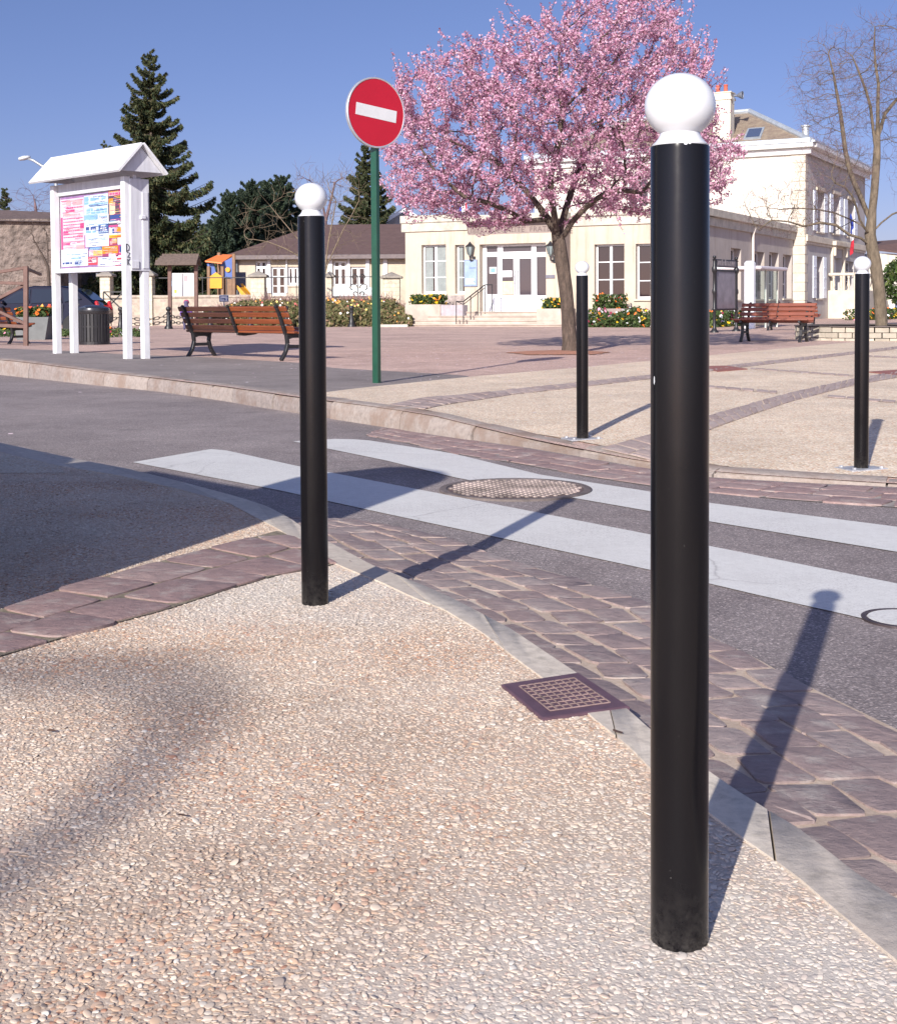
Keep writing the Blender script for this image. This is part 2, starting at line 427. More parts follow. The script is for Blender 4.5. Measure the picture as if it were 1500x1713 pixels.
# ---- kerb across the road, stone by stone
kp = resample(KERB, 400); mb = MB(); L = np.r_[0, np.cumsum(np.linalg.norm(np.diff(kp, axis=0), axis=1))]
def kp_at(s):
    return Vector((np.interp(s, L, kp[:, 0]), np.interp(s, L, kp[:, 1]), 0))
s = 0.0
while s < L[-1] - .5:
    ln = .9 + .35 * rs.random(); e = min(s + ln - .012, L[-1] - .01); n = 5; prof_all = []
    hj = rs.normal() * .004; oj = rs.normal() * .006
    for k in range(n):
        q = s + (e - s) * k / (n - 1); p = kp_at(q); d = (kp_at(min(q + .3, L[-1])) - kp_at(max(q - .3, 0))).normalized()
        nn = Vector((-d.y, d.x, 0)); nn = nn if nn.y > 0 else -nn
        top = zpl(p.x, p.y + .1) + .006 + hj; H = top - ZR + .03
        prof = [(-.004, ZR - .03), (.0, ZR + (top - ZR) * .5), (.012, top - min(.035, H * .4)), (.035, top - min(.01, H * .2)), (.07, top), (.175, top), (.18, top - .05)]
        prof_all.append([p + nn * (a + oj + rs.normal() * .002) + Vector((0, 0, z + rs.normal() * .0015)) for a, z in prof])
    m = len(prof); vv = [p for pr in prof_all for p in pr]; ff = []
    for i in range(n - 1):
        for j in range(m - 1): ff.append((i * m + j, (i + 1) * m + j, (i + 1) * m + j + 1, i * m + j + 1))
    ff.append(tuple(range(m))); ff.append(tuple((n - 1) * m + j for j in range(m))[::-1])
    mb.add(vv, ff); s += ln
def kerb_mat(name, c, dirt):
    m, nt, b = nodes_of(name); v = tex_obj(nt)
    cc = ramp(nt, noise(nt, v, 26, 8, .7), [(.3, tuple(q * .66 for q in c)), (.5, c), (.72, tuple(q * 1.22 for q in c))])
    f = ramp(nt, noise(nt, v, 3.1, 7, .7), [(.46, (0, 0, 0)), (.62, (.85, .85, .85))])
    cc = mix(nt, f, cc, dirt)
    g = nt.nodes.new('ShaderNodeNewGeometry')
    cc = mix(nt, 1, cc, ramp(nt, g.outputs['Random Per Island'], [(0, (.86, .84, .84)), (1, (1.12, 1.1, 1.06))]), 'MULTIPLY')
    nt.links.new(cc, b.inputs['Base Color']); b.inputs['Roughness'].default_value = .8
    bump(nt, b, noise(nt, v, 45, 7, .7), .6, .004)
    MATS[name] = m; return m
kerb_m = kerb_mat('old_kerb_stone', (.285, .243, .222), (.215, .155, .125))
kerb_n = kerb_mat('granite_kerb', (.50, .445, .385), (.46, .40, .345))
ob = mb.build('kerb', kerb_m); smooth_by_angle(ob, 40); struct(ob)

# ---- asphalt walk and washed-gravel fields on the square
back = [kp_at(q) + Vector((0, 0, 0)) for q in L]
def off_back(p):                             # the back of the kerb stones
    d = Vector((1, (kerbY(p.x + .2) - kerbY(p.x - .2)) / .4, 0)).normalized(); nn = Vector((-d.y, d.x, 0))
    return p + nn * .165
backs = [off_back(p) for p in back]
def back_between(x0, x1): return [p for p in backs if x0 <= p.x <= x1]
gl = [GP(x, y) for x, y in [(545, 657), (600, 650), (680, 642), (795, 630), (962, 616), (1186, 595), (1374, 577), (1500, 567), (1750, 549)]]
low = back_between(gl[0].x - .02, 6.0)
strip('gravel_paving', low, gl, 90, 26, gravel_far, zpl, .007)
wl = [GP(x, y) for x, y in [(-500, 560), (-200, 572), (7, 583), (207, 593), (360, 598), (500, 607), (560, 616), (783, 629)]]
wb = back_between(wl[0].x - 2, gl[0].x) + [GP(x, y) for x, y in [(600, 650.5), (680, 642.5), (783, 631)]]
strip('asphalt_walk', wb, wl, 90, 14, walk, zpl, .0035)
W = lambda pts: [GP(x, y) for x, y in pts]
def pav(name, up_, lo_, rows, bl, seed):
    strip(name.replace('stones', 'bed'), W(up_), W(lo_), 60, 3, MATS['cement_mortar'], zpl, .0105)
    blocks(name, W(up_), W(lo_), rows, bl, paver_far, np.random.default_rng(seed), z0=.009, zf=zpl, h=.006, gap=.018, jit=.004)
pav('paver_band_stones', [(651, 679), (701, 668), (853, 653), (962, 641.5), (1090, 628), (1212, 613), (1427, 589), (1560, 573)],
    [(710, 686), (754, 677), (853, 662), (962, 650), (1090, 635), (1212, 619), (1427, 593.5), (1560, 577)], 2, .19, 11)
pav('paver_band_stones', [(1004, 753), (1087, 729), (1186, 697), (1324, 658), (1427, 635.5), (1500, 622), (1620, 603)],
    [(1100, 775), (1150, 742), (1186, 721), (1324, 673), (1427, 646), (1500, 633), (1620, 613)], 2, .19, 12)
for k, (a, c) in enumerate([([(1090, 640), (1186, 646.5), (1300, 656)], [(1090, 643), (1186, 650), (1300, 660)]),
                            ([(1375, 662), (1500, 672), (1620, 681)], [(1375, 665.5), (1500, 676), (1620, 685)]),
                            ([(1255, 616.5), (1427, 628.5)], [(1255, 618.5), (1427, 631)]),
                            ([(1440, 595), (1560, 601)], [(1440, 597), (1560, 603)])]):
    pav('paver_line_stones', a, c, 1, .2, 20 + k)
# ---- far gutter of two paver rows
go = [G(x, y, ZR + .006) for x, y in [(610, 727), (680, 740), (760, 758), (875, 776), (976, 795), (1088, 812), (1186, 822), (1304, 834), (1500, 848), (1800, 866)]]
gi = [G(x, y, ZR + .006) for x, y in [(640, 716), (707, 726), (795, 739), (885, 752), (966, 766), (1088, 787), (1186, 801), (1300, 808), (1500, 818), (1800, 829)]]
strip('gutter_bed', go, gi, 80, 3, M('gutter_dirt', (.27, .235, .215), .9, .3, 20, 90, .5), None, ZR + .004)
blocks('gutter_stones', gi, go, 3, .25, paver_red, np.random.default_rng(5), ZR + .006, ZR + .001, h=.008, gap=.012, jit=.008, perp=True)

# ---- near pavement
ki = [(-700, 640), (-300, 700), (0, 757), (100, 781), (200, 797), (300, 820), (383, 843), (431, 869), (465, 886), (498, 908), (545, 938), (597, 960), (640, 977), (690, 1001),
      (743, 1022), (806, 1060), (869, 1109), (940, 1160), (995, 1207), (1053, 1253), (1100, 1302), (1188, 1366), (1252, 1414), (1328, 1466), (1400, 1530), (1468, 1586), (1560, 1662), (1750, 1810), (2050, 2060)]
ko = [(-700, 622), (-300, 682), (0, 739), (123, 766), (200, 780), (300, 804), (393, 827), (443, 842), (482, 862), (501, 876), (560, 910), (610, 938), (669, 962), (700, 973),
      (755, 997), (852, 1046), (904, 1081), (961, 1118), (1040, 1172), (1087, 1213), (1150, 1258), (1219, 1307), (1282, 1346), (1340, 1380), (1440, 1458), (1500, 1493), (1600, 1560), (1800, 1690), (2150, 1930)]
KI = [G(x, y, 0) for x, y in ki]; KO = [G(x, y, 0) for x, y in ko]
poly = KI + [Vector((4, 0.6, 0)), Vector((4, -25, 0)), Vector((-30, -25, 0)), Vector((-30, 25, 0))]
mb = MB(); mb.add([(p.x, p.y, 0) for p in poly], [tuple(range(len(poly)))[::-1]])
ob = mb.build('pavement', gravel_near); struct(ob)
# kerb stones of the near pavement (flat granite, dropped to the crossing)
n = 240; a, c = resample(KI, n), resample(KO, n); mb = MB()
Lk = np.r_[0, np.cumsum(np.linalg.norm(np.diff(c, axis=0), axis=1))]; i = 0
while i < n - 2:
    j = i + 1; ln = .55 + .4 * rs.random()
    while j < n - 1 and Lk[j] - Lk[i] < ln: j += 1
    rows_ = []
    for q in range(i, j + 1):
        A_, C_ = Vector(a[q]), Vector(c[q]); d = (C_ - A_)
        if q == i: A_, C_ = A_.lerp(Vector(a[q + 1]), .12), C_.lerp(Vector(c[q + 1]), .12)
        drop = -.075 if C_.x > -.35 else -.115
        rows_.append([A_ + Vector((0, 0, -.02)), A_ + Vector((0, 0, .005)), A_ + d * .86 + Vector((0, 0, .004)), A_ + d * .96 + Vector((0, 0, -.006)), A_ + d + Vector((0, 0, -.022)), A_ + d * 1.01 + Vector((0, 0, drop))])
    m = 6; vv = [p for r_ in rows_ for p in r_]; ff = []
    for q in range(len(rows_) - 1):
        for k in range(m - 1): ff.append((q * m + k, q * m + k + 1, (q + 1) * m + k + 1, (q + 1) * m + k))
    ff.append(tuple(range(m))[::-1]); ff.append(tuple((len(rows_) - 1) * m + k for k in range(m)))
    ff = [f[::-1] for f in ff]
    mb.add(vv, ff); i = j
ob = mb.build('kerb', kerb_n); smooth_by_angle(ob, 40); struct(ob)
# gutter of sandstone setts
A1 = [G(x, y, ZR + .005) for x, y in [(572, 868), (606, 872), (652, 879), (700, 890), (749, 899), (841, 935), (955, 967), (1058, 1001), (1087, 1012), (1195, 1069), (1259, 1099), (1302, 1123), (1372, 1159), (1453, 1198), (1500, 1221), (1800, 1360), (2300, 1590), (3000, 1900)]]
B1 = KO[7:]
n_ = 60
A1d = resample(A1, 90); strip('gutter_bed', [Vector(p) for p in A1d], [Vector(p) for p in across(A1d, B1)], 90, 5, MATS['cement_mortar'], None, None)
bed = bpy.context.scene.objects['gutter_bed.001']
me = bed.data
for q in range(90):
    for k in range(5):
        me.vertices[q * 5 + k].co.z = (ZR + .006) * (1 - k / 4) + (-.052) * k / 4
blocks('gutter_stones', A1, B1, 5, .165, paver, np.random.default_rng(9), ZR + .007, -.050, h=.004, gap=.014, jit=.008, perp=True)
# the two-row paver band across the pavement
U = [G(x, y, 0) for x, y in [(-160, 1075), (0, 1022), (75, 996), (155, 971), (230, 952), (300, 932), (365, 915), (425, 900), (465, 889), (500, 905)]]
Lw = [G(x, y, 0) for x, y in [(-160, 1150), (0, 1100), (30, 1091), (150, 1056), (280, 1021), (380, 988), (470, 962), (500, 957), (540, 950), (560, 945)]]
strip('paver_bed', U, Lw, 60, 3, M('mossy_sand', (.20, .165, .12), .95, .4, 30, 140, .8, .006), None, .004)
blocks('paver_band_stones', U, Lw, 2, .205, paver_red, np.random.default_rng(15), .004, .004, h=.005, gap=.013, jit=.007, perp=True)
# ---- zebra crossing
zs = ZR + .004
def zeb(top, bot, name):
    t = [G(x, y, zs) for x, y in top]; b2 = [G(x, y, zs) for x, y in bot]
    strip(name, t, b2, 40, 4, MATS['road_paint'], None, zs)
zeb([(353, 751), (377, 753), (500, 780), (640, 807), (862, 850), (1087, 894), (1186, 913), (1500, 976), (1900, 1056)],
    [(222, 773), (467, 820), (640, 858), (862, 905), (1087, 953), (1186, 976), (1288, 1000), (1389, 1022), (1449, 1036), (1900, 1137)], 'crossing_stripe')
zeb([(560, 734), (607, 735), (750, 757), (772, 775 - 13), (904, 794), (1087, 822), (1186, 841), (1500, 881), (1900, 933)],
    [(490, 738), (547, 750), (645, 770), (772, 801), (978, 836), (1087, 855), (1186, 872), (1500, 923), (1900, 987)], 'crossing_stripe')

# ---- loose stone set in the cement of the near pavement (exposed aggregate)
from_np = np.array
def in_poly(px, py, P):
    inside = np.zeros(len(px), bool); j = len(P) - 1
    for i in range(len(P)):
        xi, yi, xj, yj = P[i].x, P[i].y, P[j].x, P[j].y
        with np.errstate(divide='ignore', invalid='ignore'):
            cnd = ((yi > py) != (yj > py)) & (px < (xj - xi) * (py - yi) / (yj - yi + 1e-12) + xi)
        inside ^= cnd; j = i
    return inside
sp = .0080
gx, gy = np.meshgrid(np.arange(-2.7, 1.9, sp), np.arange(1.0, 7.05, sp * .92)); gx[::2] += sp / 2
px_ = gx.ravel() + rs.normal(size=gx.size) * sp * .24; py_ = gy.ravel() + rs.normal(size=gx.size) * sp * .24
keep = in_poly(px_, py_, poly) & (np.abs(px_) < .30 + .42 * py_) & (rs.random(len(px_)) < .93)
band = [p for p in U] + [p for p in Lw][::-1]
keep &= ~in_poly(px_, py_, band)
GR = [G(x, y, 0) for x, y in [(834, 1145), (968, 1121), (1060, 1182), (907, 1204)]]
keep &= ~in_poly(px_, py_, GR)
px_, py_ = px_[keep], py_[keep]; N = len(px_)
me = bpy.data.meshes.new('pebbles'); me.vertices.add(N)
me.vertices.foreach_set('co', np.stack([px_, py_, np.full(N, .0002) + rs.normal(size=N) * .0006], 1).astype(np.float32).ravel())
rad = np.clip(rs.lognormal(math.log(.0037), .30, N), .0017, .0078)
sc = np.stack([rad * (1.0 + .35 * rs.random(N)), rad * (.72 + .25 * rs.random(N)), rad * (.17 + .13 * rs.random(N))], 1).astype(np.float32)
rot = np.stack([rs.normal(size=N) * .16, rs.normal(size=N) * .16, rs.random(N) * 6.283], 1).astype(np.float32)
at = me.attributes.new('sc', 'FLOAT_VECTOR', 'POINT'); at.data.foreach_set('vector', sc.ravel())
at = me.attributes.new('rot', 'FLOAT_VECTOR', 'POINT'); at.data.foreach_set('vector', rot.ravel())
me.materials.append(MATS['pebble'])
peb = bpy.data.objects.new('pebbles', me); col.objects.link(peb); stuff(peb)
ng = bpy.data.node_groups.new('pebble_scatter', 'GeometryNodeTree')
ng.interface.new_socket('Geometry', in_out='INPUT', socket_type='NodeSocketGeometry')
ng.interface.new_socket('Geometry', in_out='OUTPUT', socket_type='NodeSocketGeometry')
gi_ = ng.nodes.new('NodeGroupInput'); go_ = ng.nodes.new('NodeGroupOutput')
ico = ng.nodes.new('GeometryNodeMeshIcoSphere'); ico.inputs['Radius'].default_value = 1; ico.inputs['Subdivisions'].default_value = 2
ss = ng.nodes.new('GeometryNodeSetShadeSmooth'); sm_ = ng.nodes.new('GeometryNodeSetMaterial'); sm_.inputs['Material'].default_value = MATS['pebble']
iop = ng.nodes.new('GeometryNodeInstanceOnPoints')
n1 = ng.nodes.new('GeometryNodeInputNamedAttribute'); n1.data_type = 'FLOAT_VECTOR'; n1.inputs['Name'].default_value = 'sc'
n2 = ng.nodes.new('GeometryNodeInputNamedAttribute'); n2.data_type = 'FLOAT_VECTOR'; n2.inputs['Name'].default_value = 'rot'
e2r = ng.nodes.new('FunctionNodeEulerToRotation')
lk = ng.links.new
lk(gi_.outputs[0], iop.inputs['Points']); lk(ico.outputs['Mesh'], ss.inputs['Geometry']); lk(ss.outputs[0], sm_.inputs['Geometry'])
lk(sm_.outputs[0], iop.inputs['Instance']); lk(n1.outputs['Attribute'], iop.inputs['Scale']); lk(n2.outputs['Attribute'], e2r.inputs[0])
lk(e2r.outputs[0], iop.inputs['Rotation']); lk(iop.outputs[0], go_.inputs[0])
peb.modifiers.new('scatter', 'NODES').node_group = ng
dv_ = []; df_ = []
for k in range(7):
    x, y = rs.uniform(-1.0, 1.0), rs.uniform(1.7, 4.6)
    if not (abs(x) < .34 * y): continue
    a = rs.random() * 6.28; L_ = rs.uniform(.006, .016); o_ = len(dv_)
    for q in range(6):
        t_ = q * 1.047; e = Vector((math.cos(t_) * L_, math.sin(t_) * L_ * .45, 0)); dv_.append((x + e.x * math.cos(a) - e.y * math.sin(a), y + e.x * math.sin(a) + e.y * math.cos(a), .006 + .004 * rs.random()))
    df_.append(tuple(range(o_, o_ + 6)))
mb = MB(); mb.add(dv_, df_); stuff(mb.build('leaf_litter', M('dead_leaf', (.09, .05, .035), .8, .5, 30)))
bpy.data.objects['pavement'].data.materials[0] = MATS['cement_mortar']
# the part of the pavement in shade further off keeps a flat gravel finish
far_p = [p for p in KI if p.y > 6.95]
mb = MB(); pp = far_p + [Vector((-2.02, 6.9, 0)), Vector((-5, 6.9, 0)), Vector((-30, 6.9, 0)), Vector((-30, 25, 0))]
mb.add([(p.x, p.y, .003) for p in pp], [tuple(range(len(pp)))[::-1]]); struct(mb.build('pavement_far_end', gravel_near))

# ---- covers set in the ground
iron = M('cast_iron', (.075, .055, .058), .55, .35, 12, 60, .5, .004, .35)
iron_red = M('painted_cover', (.115, .065, .085), .5, .2, 20, 80, .3, .002, .2)
# square grated cover at the kerb
g4 = [Vector((p.x, p.y, 0)) for p in [G(x, y, .008) for x, y in [(838, 1144), (967, 1124), (1053, 1181), (907, 1201)]]]
gc = sum(g4, Vector()) / 4
t = thing('utility_cover', 'square purple-brown grid cover set in the kerb edge of the gravel pavement', 'cover', gc)
def bl(s_, t_, z): 
    p = (g4[0] * (1 - s_) + g4[1] * s_) * (1 - t_) + (g4[3] * (1 - s_) + g4[2] * s_) * t_; return Vector((p.x, p.y, z))
mb = MB(); mb.add([bl(0, 0, -.03), bl(1, 0, -.03), bl(1, 1, -.03), bl(0, 1, -.03), bl(0, 0, .0055), bl(1, 0, .0055), bl(1, 1, .0055), bl(0, 1, .0055), bl(.015, .015, .0075), bl(.985, .015, .0075), bl(.985, .985, .0075), bl(.015, .985, .0075)],
       [(0, 4, 5, 1), (1, 5, 6, 2), (2, 6, 7, 3), (3, 7, 4, 0), (4, 8, 9, 5), (5, 9, 10, 6), (6, 10, 11, 7), (7, 11, 8, 4), (8, 11, 10, 9)])
mb.build('plate', iron_red, t)
mb = MB(); sand = M('dusty_sand', (.24, .165, .15), .95, .35, 60)
def gbar(s0, t0, s1, t1, w, z0=.007, z1=.0095):
    if abs(s1 - s0) > abs(t1 - t0): q = [bl(s0, t0 - w, z1), bl(s1, t1 - w, z1), bl(s1, t1 + w, z1), bl(s0, t0 + w, z1)]
    else: q = [bl(s0 - w, t0, z1), bl(s1 - w, t1, z1), bl(s1 + w, t1, z1), bl(s0 + w, t0, z1)]
    mb.add([Vector((p.x, p.y, z0)) for p in q] + q, [(0, 4, 5, 1), (1, 5, 6, 2), (2, 6, 7, 3), (3, 7, 4, 0), (4, 7, 6, 5)])
for k in range(9): 
    sv = .16 + .70 * k / 8; gbar(sv, .14, sv, .86, .006 if k != 1 else .012)
for k in range(9): gbar(.16, .14 + .72 * k / 8, .86, .14 + .72 * k / 8, .005)
mb.build('grid_ribs', sand, t)
# round manhole in the crossing
mc = G(862, 820, ZR); mr = .40
t = thing('manhole_cover', 'round dimpled cast iron manhole cover between the two crossing stripes', 'manhole', (mc.x, mc.y, ZR))
mb = MB(); mb.lathe([(mr * .90, -.02), (mr, -.02), (mr, .009), (mr * .985, .012), (mr * .91, .012), (mr * .90, .006)], (mc.x, mc.y, ZR), 64)
mb.build('frame', M('worn_frame', (.135, .108, .10), .65, .35, 12, 60, .5, .004, .1), t)
mb = MB(); mb.lathe([(mr * .885, -.02), (mr * .885, .008), (0.0001, .010)], (mc.x, mc.y, ZR), 64)
lid = mb.build('lid', M('worn_cover', (.15, .105, .09), .55, .35, 9, 40, .5, .004, .3), t)
mb = MB()
for i in range(-9, 10):
    for j in range(-9, 10):
        x, y = (i + .5 * (j % 2)) * .042, j * .038
        if math.hypot(x, y) < mr * .85: mb.lathe([(.014, 0), (.013, .006), (.006, .0085)], (mc.x + x, mc.y + y, ZR + .0085), 8)
mb.build('studs', M('stud_wear', (.27, .215, .195), .6, .75, 4, 0, metal=.2), lid)
mc2 = G(1512, 1037, ZR); mr2 = .118
t = thing('valve_cover', 'small round painted-over valve cover at the edge of a white stripe', 'cover', (mc2.x, mc2.y, ZR))
mb = MB(); mb.lathe([(mr2 * .93, -.01), (mr2 * 1.08, -.01), (mr2 * 1.08, .007), (mr2 * .94, .0075), (mr2 * .93, .002)], (mc2.x, mc2.y, ZR), 40); mb.build('rim', iron, t)
mb = MB(); mb.lathe([(mr2 * .91, -.01), (mr2 * .91, .007), (.0001, .008)], (mc2.x, mc2.y, ZR), 40); mb.build('lid', MATS['road_paint'], t)
for pts, lab in [([(1170, 615), (1212, 613.5), (1250, 619), (1200, 623)], 'flat rust-red plate cover in the gravel beside the nearest bollard'),
                 ([(1452, 624), (1500, 620.5), (1560, 625), (1512, 631)], 'flat rust-red plate cover in the gravel at the far right bollard')]:
    w = [GP(x, y) for x, y in pts]; c0 = sum(w, Vector()) / 4
    mb = MB(); mb.add([p + Vector((0, 0, .004)) for p in w] + [p + Vector((0, 0, .018)) for p in w], [(0, 4, 5, 1), (1, 5, 6, 2), (2, 6, 7, 3), (3, 7, 4, 0), (4, 7, 6, 5)])
    tag(mb.build('plate_cover', M('rust_plate', (.26, .10, .08), .7, .25, 14, 60, .3), loc=c0), lab, 'cover')
# tree pit
tc = GP(946, 591)
mb = MB(); vv = [(tc.x, tc.y + .1, tc.z + .05)]; nn = 40
for ring, (rr, zz) in enumerate([(.5, .035), (.85, .010)]):
    for k in range(nn):
        q = 2 * math.pi * k / nn; jt = 1 + .09 * math.sin(5 * q) + .05 * math.sin(11 * q + 1); vv.append((tc.x - .1 + rr * jt * .95 * math.cos(q), tc.y + .1 + rr * jt * math.sin(q), tc.z + zz))
ff = [(0, 1 + k, 1 + (k + 1) % nn) for k in range(nn)] + [(1 + k, 1 + nn + k, 1 + nn + (k + 1) % nn, 1 + (k + 1) % nn) for k in range(nn)]
mb.add(vv, ff); struct(mb.build('tree_pit_earth', M('red_earth', (.36, .17, .11), .95, .35, 25, 120, .8, .01)))
# ================================================================ STREET FURNITURE
def post_paint():
    m, nt, b = nodes_of('black_paint'); v = tex_obj(nt); sp_ = nt.nodes.new('ShaderNodeSeparateXYZ'); nt.links.new(v, sp_.inputs[0])
    foot = ramp(nt, sp_.outputs['Z'], [(.0, (1, 1, 1)), (.02, (.4, .4, .4)), (.10, (0, 0, 0))])
    dust = math_n(nt, 'MULTIPLY', foot, ramp(nt, noise(nt, v, 60, 7, .75), [(.42, (0, 0, 0)), (.68, (.55, .55, .55))]))
    specks = ramp(nt, noise(nt, v, 210, 3, .6), [(.755, (0, 0, 0)), (.79, (.8, .8, .8))])
    c = mix(nt, dust, (.0065, .0058, .0066), (.085, .077, .07)); c = mix(nt, specks, c, (.26, .25, .24))
    nt.links.new(c, b.inputs['Base Color']); b.inputs['Specular IOR Level'].default_value = .24
    r_ = ramp(nt, noise(nt, v, 5, 7, .7), [(.3, (.12, .12, .12)), (.7, (.24, .24, .24))]); nt.links.new(r_, b.inputs['Roughness'])
    mp = nt.nodes.new('ShaderNodeMapping'); mp.inputs['Scale'].default_value = (14, 14, 3.5); nt.links.new(v, mp.inputs['Vector']); bump(nt, b, noise(nt, mp.outputs[0], 1, 4), .12, .004); MATS['black_paint'] = m; return m
black_paint = post_paint()
white_paint = M('white_enamel', (.60, .61, .635), .25, .03, 6, 0, coat=.3)
plate_m = M('galvanised_plate', (.42, .42, .44), .5, .3, 12, 40, .3, metal=.4)
def bollard(base, label, plate=False, H=1.195, r=.0395, tilt=0.0):
    x, y, z = base
    t = thing('bollard', label, 'bollard', base, 'black bollards with white balls at the crossing')
    ball_r = .0475; neck = H - .0975
    mb = MB(); mb.lathe([(r, -.06), (r, neck - .006), (r * .985, neck - .001), (r * .93, neck)], base, 48); o = mb.build('post', black_paint, t); smooth_by_angle(o, 40)
    prof = [(r * .93, neck - .003), (r * .96, neck + .0012), (r * .86, neck + .0045), (r * .75, neck + .0095), (r * .685, neck + .0145), (r * .66, neck + .0185)]
    cz = neck + .0535
    a0 = math.asin(min(1, r * .67 / ball_r))
    for k in range(25):
        a = -math.pi / 2 + a0 + (math.pi - a0) * k / 24; prof.append((max(1e-5, ball_r * math.cos(a)), cz + .0440 * math.sin(a)))
    mb = MB(); mb.lathe(prof, base, 48); o = mb.build('ball', white_paint, t); smooth_by_angle(o, 40)
    if H == 1.189:
        for (a_, zz_, w_, h_) in ((-2.75, .775, .0014, .006), (-1.55, 1.090, .0025, .0018), (-1.42, 1.0905, .002, .0012)):
            mb = MB(); o_ = Vector((math.cos(a_), math.sin(a_), 0)); tg = Vector((-o_.y, o_.x, 0)); c_ = Vector(base) + o_ * (r + .0006) + Vector((0, 0, zz_))
            mb.add([c_ + tg * (w_ * p) + Vector((0, 0, h_ * q)) for p, q in ((-1, -.6), (.2, -1), (1, -.3), (.7, .8), (-.4, 1), (-1.1, .3))], [tuple(range(6))]); mb.build('paint_chip', white_paint, t)
    if plate:
        mb = MB(); mb.box((x, y, z + .004), (.24, .17, .012), Matrix.Rotation(.35, 3, 'Z'), .003)
        for sx in (-.09, .09):
            for sy in (-.06, .06):
                q = Matrix.Rotation(.35, 3, 'Z') @ Vector((sx, sy, 0)); mb.lathe([(.011, .01), (.011, .02), (.0001, .021)], (x + q.x, y + q.y, z), 6)
        mb.build('base_plate', plate_m, t)
    return t
b1 = G(1136, 1571, 0); bollard((b1.x, b1.y, 0), 'nearest black bollard with white ball on the pebbled pavement', H=1.189)
b2 = G(527, 1009, 0); bollard((b2.x, b2.y, 0), 'black bollard with white ball standing at the paver band corner by the left shade', H=1.235)
b3 = GP(974, 735); bollard(tuple(b3), 'black bollard with white ball across the road in front of the blossom tree trunk', True)
b4 = GP(1440, 785); bollard(tuple(b4), 'black bollard with white ball across the road below the bare tree', True)

# ---- no entry sign
sg = GP(630, 641); D = sg.y
t = thing('no_entry_sign', 'round red no entry sign with white bar on a green post', 'road sign', sg)
green = M('green_paint', (.006, .055, .030), .35, .12, 8, 0, coat=.2)
topz = V(629, 128, D).z + .02
mb = MB(); hw = .036
Rz = Matrix.Rotation(R(-33), 3, 'Z')
pl = [(-hw + .01, -hw), (hw - .01, -hw), (hw, -hw + .01), (hw, hw - .01), (hw - .01, hw), (-hw + .01, hw), (-hw, hw - .01), (-hw, -hw + .01)]
mb.prism(pl, (sg, Rz @ Vector((1, 0, 0)), Rz @ Vector((0, 1, 0)), Vector((0, 0, 1))), -.2, topz - sg.z - .06)
mb.build('pole', green, t)
a = R(38); c = V(629, 188, D - .07); Rd = .365
u = Vector((math.cos(a), math.sin(a), 0)); n = Vector((math.sin(a), -math.cos(a), 0)); zz = Vector((0, 0, 1)); tl = R(-6)
U2 = u * math.cos(tl) + zz * math.sin(tl); Z2 = zz * math.cos(tl) - u * math.sin(tl)
ax = Matrix((U2, Z2, n)).transposed()
if ax.determinant() < 0: ax = Matrix((-U2, Z2, n)).transposed()
alu = M('sign_aluminium', (.62, .63, .66), .35, .08, 10, 0, metal=.7)
mb = MB(); mb.lathe([(Rd * .96, -.03), (Rd, -.026), (Rd, .006), (Rd * .985, .010), (Rd * .955, .008), (Rd * .95, .002)], c, 72, ax); o = mb.build('rim', alu, t); smooth_by_angle(o, 40)
mb = MB(); mb.lathe([(Rd * .955, -.004), (Rd * .955, .003), (.0001, .0035)], c, 72, ax); disc = mb.build('disc', M('sign_red', (.36, .006, .020), .42, .05, 3), t)
mb = MB(); q = Rd * .70
mb.prism([(-q, -.062), (q, -.062), (q, .062), (-q, .062)], (c, U2, Z2, n), .003, .006); mb.build('bar', M('sign_white', (.52, .52, .53), .45, .05, 6), disc)
for dz in (-.18, .18): mb = MB(); mb.box(c - n * .065 + zz * dz, (.05, .06, .05), Matrix((u, n, zz)).transposed(), .004); mb.build('bracket', alu, t)

# ---- white notice kiosk
wood_w = M('white_painted_wood', (.62, .62, .64), .55, .10, 5, 30, .25, .004, stretch=(3, 3, .6))
wood_s = M('weathered_white_wood', (.50, .50, .54), .6, .14, 4, 24, .3, .004, stretch=(4, 4, .5))
kf = V(214, 600, 19.6); kl = V(96, 586, 21.1); kz = .05
kA = Vector((kl.x - kf.x, kl.y - kf.y, 0)); kL = kA.length; kA.normalize(); kB = Vector((kA.y, -kA.x, 0))
if kB.y < 0: kB = -kB
o0 = Vector((kf.x, kf.y, 0))
t = thing('notice_kiosk', 'white roofed notice stand covered in posters on four square posts', 'notice stand', (o0.x, o0.y, zpl(kf.x, kf.y)))
Mk = Matrix((kA, kB, Vector((0, 0, 1)))).transposed()
def KP(a_, b_, z_): return o0 + kA * a_ + kB * b_ + Vector((0, 0, z_))
zb = V(214, 452, 19.7).z; zt = V(214, 300, 19.7).z + .04; zbt = V(214, 316, 19.7).z
wB = .30
for a_, b_, top in ((0, 0, zt), (kL, 0, zt), (0, wB, zb + .02), (kL, wB, zb + .02)):
    g = KP(a_, b_, 0); gz = zpl(g.x, g.y) - .1
    mb = MB(); mb.box(KP(a_, b_, (gz + top) / 2), (.105, .11, top - gz), Mk, .008); mb.build('post', wood_w, t)
mb = MB(); mb.box(KP(kL / 2, wB / 2 + .02, (zb + zt) / 2), (kL - .02, wB - .10, zt - zb), Mk); mb.box(KP(kL / 2, 0, zb + .03), (kL - .10, .10, .07), Mk)
mb.box(KP(-.055, wB / 2 + .05, (zb + zt) / 2 - .02), (.03, wB + .02, zt - zb - .02), Mk, .004)
mb.box(KP(-.075, wB * .95, (zb + zt) / 2 - .1), (.02, .10, zt - zb - .25), Mk, .004)
